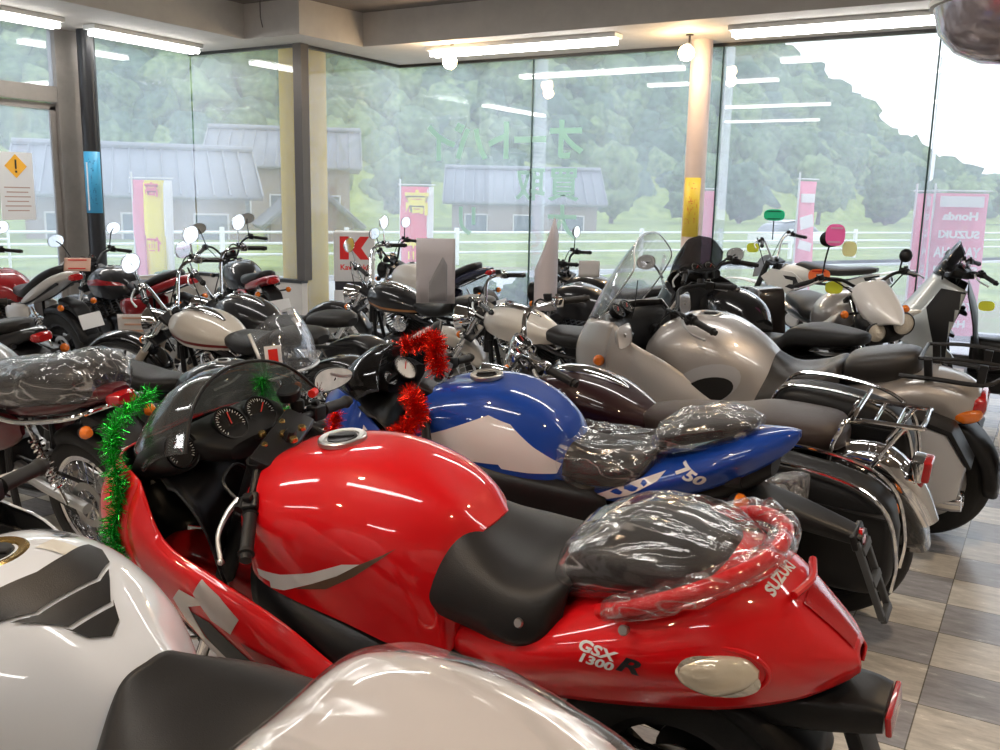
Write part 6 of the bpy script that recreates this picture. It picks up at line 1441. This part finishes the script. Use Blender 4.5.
for s in range(14,150,8):
    p = A_+dF*s-nF*(38+8*rnd.random()); i += 1
    tree('tree', p.x, p.y, rnd.uniform(4.2,6.6), rnd.uniform(2.6,3.2), i, 'bushy green tree in the row at the foot of the hill', 'trees at the foot of the hill')

# farmhouses
TILE_R = ramp2('grey_roof_tile', (.20,.21,.23), (.27,.28,.31), 5, .6, 3, .3, (1,8,1)); WOOD = ramp2('weathered_boards', (.22,.17,.13), (.32,.26,.21), 6, .8, 6, .3, (8,8,.4)); PLAST = mat('house_plaster', (.6,.58,.54), .7)
def house(loc, rz, w, d, eave, ridge, label, over=.6, wallm=WOOD, roofm=TILE_R, nwin=3):
    r = empty('farmhouse', loc, (0,0,rz)); tag(r, label, 'house')
    bm = new(); prism(bm, [(-w/2,0),(w/2,0),(w/2,eave),(-w/2,eave)], -d/2, d/2); 
    for x in (-w/2,w/2):
        bm.faces.new([bm.verts.new(q) for q in ((x,-d/2,eave),(x,d/2,eave),(x,0,ridge-.05))])
    mkobj('walls', bm, wallm, r)
    bm = new(); k = (ridge-eave)/(d/2); e = eave-k*over
    for s in (1,-1):
        vs_ = [bm.verts.new(q) for q in ((-w/2-over,s*(d/2+over),e),(w/2+over,s*(d/2+over),e),(w/2+over,0,ridge),(-w/2-over,0,ridge))]; bm.faces.new(vs_)
    rf = mkobj('roof', bm, roofm, r, thick=.16)
    bm = new(); tube(bm, [(-w/2-over,0,ridge+.08),(w/2+over,0,ridge+.08)], .14, 8, 1)
    n = int(w/.5)
    for q in range(n+1):
        for s in (1,-1): tube(bm, [(-w/2-over+(w+2*over)*q/n,0,ridge+.03),(-w/2-over+(w+2*over)*q/n,s*(d/2+over),e+.03)], .035, 5, 1)
    mkobj('roof_tiles', bm, roofm, rf)
    for q in range(nwin):
        x = -w/2+w*(q+.5)/nwin; bm = new(); box(bm, (1.3,.08,1.1), (x,-d/2-.03,eave*.52)); f = mkobj('window', bm, PLAST, r)
        bm = new(); box(bm, (1.15,.04,.95), (x,-d/2-.07,eave*.52)); mkobj('window_pane', bm, mat('house_glass',(.12,.15,.17),.1), f)
hr = math.atan2(.83,.56)
house((-31.5,25,-1.3), rad(51), 7.6, 6, 3.1, 4.6, 'long low farmhouse with grey tiled roof and brown board walls')
house((-35,37,-1.3), rad(40), 6.5, 6, 4.6, 6.2, 'farmhouse with taller grey gable roof behind the long low one')
house((-24.5,27,-1.3), rad(-40), 2.6, 3, 2.1, 3.4, 'small gabled outbuilding beside the farmhouse, near the yellow pillar', .4, nwin=1)
house((-27,48,-1.3), rad(32), 8, 6, 3.0, 4.6, 'grey-roofed house seen behind the window lettering', .5, WOOD)
def car(loc, rz, label):
    r = empty('car', loc, (0,0,rz)); tag(r, label, 'car'); W = paint('car_white', (.8,.8,.8))
    bm = new(); pod(bm, [(-2.1,.55,.6,.2,.25),(-2.0,.6,.78,.28,.3),(-1.0,.62,.83,.32,.3),(.8,.62,.83,.3,.3),(1.9,.58,.76,.2,.28),(2.1,.5,.55,.14,.2)], 5, 28); mkobj('body', bm, W, r)
    bm = new(); pod(bm, [(-1.7,.9,.6,.03,.05),(-1.3,1.0,.68,.28,.12),(-.2,1.02,.7,.42,.12),(.5,1.0,.68,.33,.12),(1.1,.88,.6,.03,.05)], 4, 24); c = mkobj('cabin', bm, mat('car_glass',(.1,.12,.14),.05,0,1), r)
    bm = new(); pod(bm, [(-1.1,1.36,.55,.03,.02),(-.5,1.42,.62,.04,.02),(.3,1.38,.58,.03,.02)], 4, 20); mkobj('roof_panel', bm, W, c)
    for x in (-1.3,1.3):
        for s in (1,-1):
            bm = new(); lathe(bm, [(0,-.09),(.2,-.09),(.3,-.08),(.31,0),(.3,.08),(.2,.09),(0,.09)], 22, YAX(x,s*.72,.31)); mkobj('wheel', bm, RUBBER, r)
car((-10.4,43.8,-.5), rad(60), 'white car parked beyond the fence, above the off-road motorcycle')

# advertising banners on poles outside
def banner(loc, rz, w, h, cols, label, text, tcol, tsize, lines=None, pole=1.0, lean=0., z0=.15, xs_=1.0):
    r = empty('banner_flag', loc, (lean,0,rz)); tag(r, label, 'banner')
    bm = new(); tube(bm, [(0,0,0),(0,0,z0+h+.12)], .014, 8, 1); tube(bm, [(-.04,0,z0+h+.03),(w+.03,0,z0+h+.03)], .009, 8, 1); mkobj('pole', bm, WHITEP, r)
    for i, (a, c_, m_) in enumerate(cols):
        bm = new(); rows = []
        for q in range(13):
            f = q/12; rows.append([V((a*w+(c_-a)*w*j/4, .02*sin(f*7+j*.5), z0+h*f)) for j in range(5)])
        grid(bm, rows); mkobj('cloth' if i == 0 else 'cloth_band', bm, m_, r, thick=.003)
    y = -.03
    for i, ch in enumerate(text):
        bm = text_bm(ch, tsize, bold=tsize*.03, xs=xs_)
        M = Matrix.Translation((w*.5,y,z0+h-tsize*.7-i*(h/len(text)*.93))) @ Matrix.Rotation(pi/2,4,'X') @ Matrix.Diagonal((-1,1,1,1))
        bmesh.ops.transform(bm, matrix=M, verts=bm.verts); mkobj('banner_lettering', bm, tcol, r, sm=180)
BR = mat('banner_red', (.85,.12,.20), .6); BY = mat('banner_yellow', (.95,.78,.05), .6); BW = mat('banner_white', (.85,.83,.82), .6); BK = mat('banner_pink', (.90,.26,.38), .6)
banner((-12.0,9.4,-.14), rad(30), .6, 1.75, [(0,.3,BK),(.28,.8,BY),(.78,1,BW)], 'pink and yellow banner flag outside, left of the yellow pillar', '高価', BR, .22)
banner((-9.4,12.6,-.14), rad(30), .55, 1.75, [(0,.35,BR),(.3,.85,BR),(.8,1,BW)], 'red banner flag with big yellow letters outside the corner', '高価', BY, .42)
banner((-3.15,13.4,-.14), rad(62), .36, 1.9, [(0,1,BK)], 'narrow red and white banner seen edge-on above the dual-sport motorcycle', [], BW, .36, lean=rad(0))
for i in range(5):
    bm = new(); box(bm, (.26,.05,.12+.05*(i%2)), (.18,0,.5+i*.33), (0,.2*(i%3-1),0)); mkobj('white_patch', bm, BW, bpy.context.scene.objects['banner_flag.002'])
banner((-1.35,12.7,-.14), rad(20), .62, 1.75, [(0,1,BK)], 'tall pink banner flag with rows of white writing beside the scooter', [], BW, .2)
bn = bpy.context.scene.objects['banner_flag.003']
for i, (t_, k_) in enumerate((('Honda',.13),('SUZUKI',.12),('YAMAHA',.17),('SUZUKI',.13),('Honda',.12),('YAMAHA',.12),('Honda',.12))):
    bm = text_bm(t_, k_, bold=.006, xs=1.15); w_ = max(v.co.x for v in bm.verts); bmesh.ops.scale(bm, vec=(min(1,.27/w_),1,1), verts=bm.verts)
    bmesh.ops.transform(bm, matrix=Matrix.Translation((.31,-.045,1.62-i*.22)) @ Matrix.Rotation(pi/2,4,'X') @ Matrix.Diagonal((-1,1,1,1)), verts=bm.verts); mkobj('banner_lettering', bm, BW, bn, sm=180)
bm = new(); box(bm, (.5,.004,.13), (.31,-.045,1.80), (0,0,0)); mkobj('white_band', bm, BW, bn)
banner((-1.62,13.2,-.14), rad(20), .25, 1.75, [(0,1,BK)], 'pink banner flag half hidden behind the glass joint', [], BW, .3)
banner((-4.62,13.3,-.14), rad(20), .3, 1.75, [(0,1,BK),(.0,.9,BK)], 'pink banner flag just right of the pinkish post', [], BW, .3)

# world: bright overcast sky
w = bpy.data.worlds.new('overcast_sky'); SC.world = w; w.use_nodes = True; nt = w.node_tree; bg = nt.nodes['Background']
tc = nt.nodes.new('ShaderNodeTexCoord'); sx = nt.nodes.new('ShaderNodeSeparateXYZ'); nt.links.new(tc.outputs['Generated'], sx.inputs[0])
rp = nt.nodes.new('ShaderNodeValToRGB'); rp.color_ramp.elements[0].color = (.92,.95,1,1); rp.color_ramp.elements[1].color = (.80,.88,1,1); nt.links.new(sx.outputs[2], rp.inputs[0]); nt.links.new(rp.outputs[0], bg.inputs[0])
bg.inputs[1].default_value = 2.5
# ---------------------------------------------------------------- the motorcycles in their rows
red_bike(); blue_bike(); white_bike(); brown_cruiser(); silver_tourer(); dirt_bike(); adventure_bike()
CR = paint('cruiser_cream', (.62,.57,.50)); BLK = paint('black', (.01,.01,.012)); DKRED = paint('dark_red', (.35,.01,.015)); CREAMW = paint('cream_white', (.7,.66,.6)); GREYP = paint('pewter', (.3,.3,.31), .5); SILVP = paint('scooter_silver', (.47,.50,.50), .5)
cruiser('cruiser_motorcycle', 'cream white cruiser with dark red trim, wire wheel and a white card at its front', (-4.36,4.14,0), 180, CR, wb=.92, bar=(.22,.40,.16), trim=mat('trim_red',(.2,.01,.01),.3), twoup=True, forkm=CREAMMET, mirrors=True, tallmirror=(.0,.03,.14), fendm=GLOSSBLK, group=None, grips=GLOSSBLK)
cruiser('cruiser_motorcycle', 'black cruiser with cream cast rear wheel and high swept chrome handlebars', (-4.72,4.84,0), 180, BLK, wb=.82, wheels='cast5', rimm=CREAMMET, bar=(.26,.40,.22), tallmirror=(.0,.05,.16))
cruiser('cruiser_motorcycle', 'black cruiser with copper pinstripe tank and white licence plate, in front of the window corner', (-4.55,6.35,0), 180, BLK, wb=.82, bar=(.24,.40,.22), trim=mat('copper_line',(.5,.22,.08),.3,.6), tallmirror=(.0,.05,.17), sissy=False)
cruiser('cruiser_motorcycle', 'white-tanked cruiser with chrome forks behind the brown-seated cruiser', (-2.92,5.58,0), 180, CREAMW, wb=.8, bar=(.12,.38,.2), mirrors=False, grips=GLOSSBLK)
naked('street_motorcycle', 'black street motorcycle with red rear end standing at the left window', (-7.05,6.95,0), 152, BLK, steer=10, screen=None, tail=DKRED, bar=(.16,.38,.12), tip=(.02,.03,.17), frontlight=True)
naked('street_motorcycle', 'commuter motorcycle with long black seat and red tail stripe below the blue notice', (-7.25,5.62,0), 180, BLK, tail=DKRED, stripe=DKRED, tailup=.06, steer=5)
naked('street_motorcycle', 'red motorcycle with pale tail, fat rear tyre and an orange tag, far left', (-7.62,4.78,0), 180, DKRED, tail=paint('fairing_white',(.66,.63,.6)), tailup=.12, wheels='cast3', bigtyre=.18, R=.315, cowl=DKRED)
naked('street_motorcycle', 'white-sided motorcycle with black seat and slim red tail lamp at the left edge', (-5.68,3.18,0), 180, paint('fairing_white',(.66,.63,.6)), tail=BLK, tailup=.0, cowl=GLOSSBLK)
b20, t20 = naked('street_motorcycle', 'dark red motorcycle at the left edge with its long seat wrapped in crinkled plastic', (-4.02,2.42,0), 180, GREYP, tail=paint('maroon_dark',(.09,.004,.008)), chrome=True, wheels='spoke', rimm=CHROME, low=True, frontlight=True)
bm = new(); pod(bm, [(-.12,.76,.07,.05,.05),(-.18,.77,.15,.075,.08),(-.34,.78,.19,.08,.09),(-.50,.80,.19,.09,.09),(-.66,.83,.18,.10,.09),(-.80,.84,.15,.085,.08),(-.86,.83,.08,.045,.05)], 2.7, 30); b20.add('padded_seat', bm, SEATM)
wrap(b20, [(-.10,.76,.08,.05,.05),(-.16,.77,.16,.085,.09),(-.34,.785,.20,.095,.10),(-.50,.805,.20,.10,.10),(-.66,.835,.19,.11,.10),(-.80,.845,.16,.10,.09),(-.88,.83,.09,.05,.055)], amp=.016, seed=21)
bm = new(); tube(bm, [(-.25,.17,.68),(-.5,.19,.68),(-.8,.17,.73),(-.9,.08,.76),(-.9,-.08,.76),(-.8,-.17,.73),(-.5,-.19,.68)], .011, 10, 5); b20.add('grab_rail', bm, CHROME)
bq, tq = naked('street_motorcycle', 'dark motorcycle facing the aisle with a clear fly screen that carries a red sticker', (-3.55,3.20,0), 12, BLK, steer=0, lean=5, mirrors=False, head=(.40,.84), bar=(.03,.34,.12), frontlight=False)
bq.root.scale = (.85,.85,.85)
sc = shell(bq, 'windscreen', [[(.70,0,.92),(.66,0,1.08),(.56,0,1.24)],[(.67,.14,.92),(.63,.15,1.07),(.54,.14,1.22)],[(.56,.24,.90),(.54,.25,1.02),(.47,.22,1.14)]], CLEARSCREEN, thick=.004)
bm = new(); tube(bm, [(.47,.22,1.14),(.54,.25,1.02),(.56,.24,.90),(.67,.14,.92),(.70,0,.92),(.67,-.14,.92),(.56,-.24,.90),(.54,-.25,1.02),(.47,-.22,1.14)], .010, 8, 5); bq.add('screen_frame', bm, ALU, sc)
bm = new(); box(bm, (.003,.05,.085), (.60,-.205,1.02), (0,-.2,-.8), .001); bq.add('red_sticker', bm, REDN, sc); bm = new(); box(bm, (.003,.09,.12), (.597,-.2,1.02), (0,-.2,-.8), .001); bq.add('white_sticker', bm, WHITEV, sc)
naked('street_motorcycle', 'black motorcycle with round mirrors and a white paper on it behind the tall white screen', (-3.55,7.95,0), 170, BLK, mshape='round', tip=(.0,.10,.15), bar=(.12,.36,.12), steer=15)
naked('street_motorcycle', 'black motorcycle mostly hidden between the smoked windscreen and the front window', (-3.2,7.0,0), 178, BLK, box_=False, mirrors=False, tip=(.0,.08,.13))
h_, t_ = naked('street_motorcycle', 'white bodied motorcycle with high dark tail near the red banner', (-5.6,8.0,0), 172, CREAMW, tail=mat('tail_navy',(.02,.025,.06),.25,0,1), tailup=.10, tip=(.0,.06,.16), bar=(.16,.36,.12), seatm=SEATM)
es = scooter('maxi_scooter', 'silver and black maxi scooter at the right edge of the photograph', (-.10,8.15,0), 184, SILVP, tall=.10, dark=BLACKPL, sidem=BLACKPL)
ns = [c for c in es.root.children if c.name.startswith('nose_fairing')][0]
side_decal('dark_side_panel', ns, [(.73,.84),(.64,.99),(.44,.97),(.46,.3),(.60,.3),(.66,.58)], BLACKPL, True, .004, .03)
bt = scooter('touring_scooter', 'black touring motorcycle with rounded smoked windscreen directly behind the silver tourer', (-1.60,6.02,0), 150, BLK, tall=.12, screen=SMOKESCREEN)
bm = new(); pod(bm, [(.46,.84,.08,.08,.1),(.36,.88,.15,.13,.16),(.2,.88,.19,.15,.18),(.04,.84,.17,.12,.14),(-.06,.78,.10,.07,.08)], 2.5, 26); tk = bt.add('fuel_tank', bm, GLOSSBLK); cap_(bt, tk, (.2,0,1.028), .045, CHROME, CHROME)
# clear wind deflectors for the touring scooter
for s in (1,-1):
    shell(bt, 'wind_deflector', [[(.62,s*.24,1.0),(.60,s*.30,1.12),(.55,s*.31,1.26)],[(.50,s*.30,1.0),(.50,s*.36,1.12),(.47,s*.35,1.24)]], CLEARSCREEN, mirror=False, thick=.004)

# ---------------------------------------------------------------- small loose things
def tinsel(pts, m, label, r=.035, n=1400, seed=1):
    rg = random.Random(seed); P = spl(pts, 14); bm = new(); d3 = []
    tube(bm, pts, .004, 5, 6)
    for k in range(n):
        f = rg.random()*(len(P)-1.001); i = int(f); p = P[i].lerp(P[i+1], f-i); t = (P[i+1]-P[i]).normalized()
        q = V((rg.gauss(0,1),rg.gauss(0,1),rg.gauss(0,1))); q = (q-t*q.dot(t)*.6).normalized(); L_ = r*rg.uniform(.6,1.25)
        w_ = q.cross(V((rg.gauss(0,1),rg.gauss(0,1),rg.gauss(0,1)))).normalized()*.0013
        mid = p+q*L_*.5+w_.cross(q)*rg.uniform(-4,4); tip = p+q*L_+t*rg.uniform(-.01,.01)
        a = [bm.verts.new(x) for x in (p-w_,p+w_,mid+w_,mid-w_)]; bm.faces.new(a); c = [bm.verts.new(x) for x in (tip+w_*.6,tip-w_*.6)]; bm.faces.new((a[3],a[2],c[0],c[1]))
    o = mkobj('tinsel_garland', bm, m, sm=5, weld=0); tag(o, label, 'tinsel'); return o
TR = mat('tinsel_red', (.85,.03,.01), .25, .85); TG = mat('tinsel_green', (.03,.55,.06), .25, .85)
def TS(pts, m, label, **k): return tinsel([V(p) for p in pts], m, label, **k)
TS([(-2.22,1.78,1.0),(-2.16,1.62,.965),(-2.05,1.50,.93),(-2.0,1.475,.85),(-2.0,1.475,.77),(-2.03,1.475,.69),(-1.99,1.46,.63)], TG, 'green tinsel garland hanging over the nose of the red motorcycle', seed=2, n=1700)
TS([(-1.94,1.93,1.05),(-2.0,2.0,.99),(-2.05,2.08,.93),(-2.02,2.12,.89)], TG, 'green tinsel tuft at the right grip of the red motorcycle', seed=3, n=700)
TS([(-2.05,2.76,1.03),(-1.98,2.80,1.05),(-1.93,2.80,1.06),(-1.90,2.76,1.02),(-1.87,2.74,.95)], TR, 'red tinsel garland draped over the dark screen of the blue and white motorcycle', seed=4, n=2000, r=.042)
TS([(-2.10,2.44,.83),(-2.10,2.43,.78),(-2.07,2.42,.72)], TR, 'small red tinsel tuft low on the nose of the blue and white motorcycle', seed=6, n=500, r=.035)
TS([(-1.90,2.6,.89),(-1.82,2.52,.89),(-1.79,2.5,.85),(-1.80,2.42,.80),(-1.86,2.42,.76),(-1.80,2.4,.74)], TR, 'red tinsel bunch round the left grip of the blue and white motorcycle', seed=5, n=2600, r=.042)
def card(name, c, w, h, rz, m, label, cat, tilt=0., th=.003, group=None, marks=None, mm=None, shape='rect', curl=0.):
    bm = new(); rows = []
    if shape == 'oval':
        n = 24; a = [bm.verts.new((w/2*math.copysign(abs(cos(t))**.7,cos(t)), -th/2, h/2*math.copysign(abs(sin(t))**.7,sin(t)))) for t in [2*pi*k/n for k in range(n)]]; bm.faces.new(a)
        r = bmesh.ops.extrude_face_region(bm, geom=bm.faces[:]); bmesh.ops.translate(bm, vec=(0,th,0), verts=[v for v in r['geom'] if isinstance(v, bmesh.types.BMVert)]); sol = 0
    else:
        k = 8
        for i in range(k+1):
            x = -w/2+w*i/k; top = h/2 if shape != 'blade' else h/2-(h*.75)*(abs(i-k*.75)/k)**1.0
            rows.append([V((x, curl*(i/k-.5)**2*4*w, -h/2+(top+h/2)*j/4)) for j in range(5)])
        grid(bm, rows); sol = th
    o = mkobj(name, bm, m, thick=sol); o.location = c; o.rotation_euler = (tilt, 0, rad(rz)); tag(o, label, cat, group)
    if marks:
        rg = random.Random(int(w*1e4)); bm = new()
        for i in range(marks):
            z = h*.32-h*.64*i/max(1,marks-1); x = rg.uniform(-.06,.06)*w; L_ = w*rg.uniform(.45,.72); box(bm, (L_,.001,h*.09), (x,-th-.001,z))
        mkobj('printed_marks', bm, mm or REDN, o)
    return o
FG = mat('tag_green',(.02,.62,.30),.5); FY = mat('tag_yellow',(.75,.80,.05),.5); FP = mat('tag_pink',(.95,.16,.50),.5); FO = mat('tag_orange',(.95,.20,.06),.5); PY = mat('tag_pale_yellow',(.85,.90,.45),.5); GC = mat('grey_card',(.30,.29,.30),.5)
def clip(o, L):
    bm = new(); tube(bm, [(0,.004,0),(0,.006,-L)], .006, 6, 1); mkobj('wire_clip', bm, BLACKPL, o)
ORP = mat('faint_orange_print',(.75,.45,.33),.6)
card('price_card', (-5.33,4.14,.69), .22, .14, 38, PAPER, 'white card with faint orange print fixed in front of the cream white cruiser', 'card', tilt=.15, marks=3, mm=ORP)
card('price_card', (-4.10,5.95,1.02), .30, .50, 36, mat('board_lilac',(.62,.58,.60),.6), 'tall pale board standing on the black cruiser in front of the window corner', 'board', tilt=0)
card('folded_card', (-4.0,5.84,.97), .15, .34, 60, GC, 'dark grey folded card leaning against the tall pale board', 'card', shape='blade')
card('display_board', (-3.07,5.85,1.13), .17, .66, 42, mat('board_milky',(.66,.60,.62),.4), 'tall pale pointed board standing at the front of the white-tanked cruiser', 'board', shape='blade', curl=.3)
TG_ = card('price_tag', (-2.62,10.14,1.47), .22, .12, 25, FG, 'green oval tag standing above the bars of the off-road motorcycle', 'tag', shape='oval', marks=2, mm=mat('dark_green',(.01,.2,.1),.5)); clip(TG_, .26)
card('price_tag', (-2.80,10.05,1.12), .13, .10, 25, FY, 'small yellow-green tag on the white off-road motorcycle', 'tag', shape='oval')
card('price_tag', (-1.235,6.33,1.39), .12, .14, 15, FP, 'pink tag stuck on the mirror of the dual-sport motorcycle', 'tag', shape='oval', marks=2, mm=mat('tag_pink2',(.8,.4,.6),.5))
card('price_tag', (-1.16,6.44,1.30), .09, .10, 15, PY, 'pale yellow tag just below the pink tag', 'tag', shape='oval')
card('price_tag', (-1.33,6.40,1.12), .14, .085, 20, FO, 'orange tag on the dual-sport motorcycle', 'tag', shape='oval', marks=2)
card('price_tag', (-1.22,6.35,1.05), .11, .08, 20, FY, 'lime yellow tag right below the orange tag', 'tag', shape='oval')
card('price_tag', (-.40,7.85,.86), .11, .075, 10, FY, 'yellow oval tag on the maxi scooter', 'tag', shape='oval')
card('price_card', (-6.68,4.68,1.0), .20, .11, 40, mat('card_peach',(.75,.48,.38),.6), 'peach coloured card on the tail of the far left motorcycle', 'card', tilt=-.4, marks=2, mm=REDN)
card('paper_sheet', (-3.62,7.70,.97), .19, .15, 30, PAPER, 'white paper on the black motorcycle with round mirrors', 'paper')
# white stand box with the red K sign
kb = empty('display_stand', (-7.0,8.5,0), (0,0,rad(38))); tag(kb, 'white display box with a red K emblem in the window corner', 'display box')
bm = new(); box(bm, (.46,.46,.52), (0,0,.26), (0,0,0), .01); mkobj('lower_box', bm, WHITEV, kb)
bm = new(); box(bm, (.44,.44,.10), (0,0,.57), (0,0,0), .004); mkobj('dark_band', bm, mat('band_dark',(.03,.03,.04),.4), kb)
bm = new(); box(bm, (.46,.46,.56), (0,0,.90), (0,0,0), .012); up = mkobj('upper_box', bm, WHITEV, kb)
KR = mat('kawasaki_red', (.85,.03,.03), .4)
for fx in (0, 1):
    R_ = Matrix.Rotation(fx*pi/2,4,'Z')
    bm = new()
    for q in ([(-.16,-.13),(-.16,.13),(-.06,.13),(-.06,-.13)], [(-.04,.0),(.07,.13),(.17,.13),(.08,.0)], [(-.04,.0),(.08,.0),(.17,-.13),(.07,-.13)]):
        bm.faces.new([bm.verts.new((x,-.2325,z+1.0)) for x, z in q])
    bmesh.ops.transform(bm, matrix=R_, verts=bm.verts); mkobj('k_emblem', bm, KR, up)
    bm = text_bm('Kawasaki', .085, bold=.002); bmesh.ops.transform(bm, matrix=R_ @ Matrix.Translation((0,-.2325,.78)) @ Matrix.Rotation(pi/2,4,'X'), verts=bm.verts); mkobj('k_lettering', bm, KR, up)
# ---------------------------------------------------------------- camera and output look
cam = bpy.data.cameras.new('camera'); co = bpy.data.objects.new('camera', cam); COL.objects.link(co); SC.camera = co
cam.sensor_width = 36; cam.lens = 930/1000*36; cam.clip_end = 400
az, th, ro = rad(30.5), math.atan(175/930), rad(1.15)
f0 = V((-sin(az),cos(az),0)); r0 = V((cos(az),sin(az),0)); zz = V((0,0,1))
fw = f0*cos(th)-zz*sin(th); u0 = f0*sin(th)+zz*cos(th)
RR = r0*cos(ro)+u0*sin(ro); UU = -r0*sin(ro)+u0*cos(ro)
M = Matrix((RR,UU,-fw)).transposed().to_4x4(); M.translation = (0,0,1.57); co.matrix_world = M
vs_ = SC.view_settings; vs_.view_transform = 'Standard'; vs_.look = 'None'; vs_.gamma = 1; vs_.use_curve_mapping = False; vs_.exposure = 0.
SC.cycles.use_denoising = True
SC.cycles.max_bounces = 10; SC.cycles.transparent_max_bounces = 24; SC.cycles.glossy_bounces = 4; SC.cycles.caustics_reflective = False; SC.cycles.caustics_refractive = False; SC.cycles.sample_clamp_indirect = 6
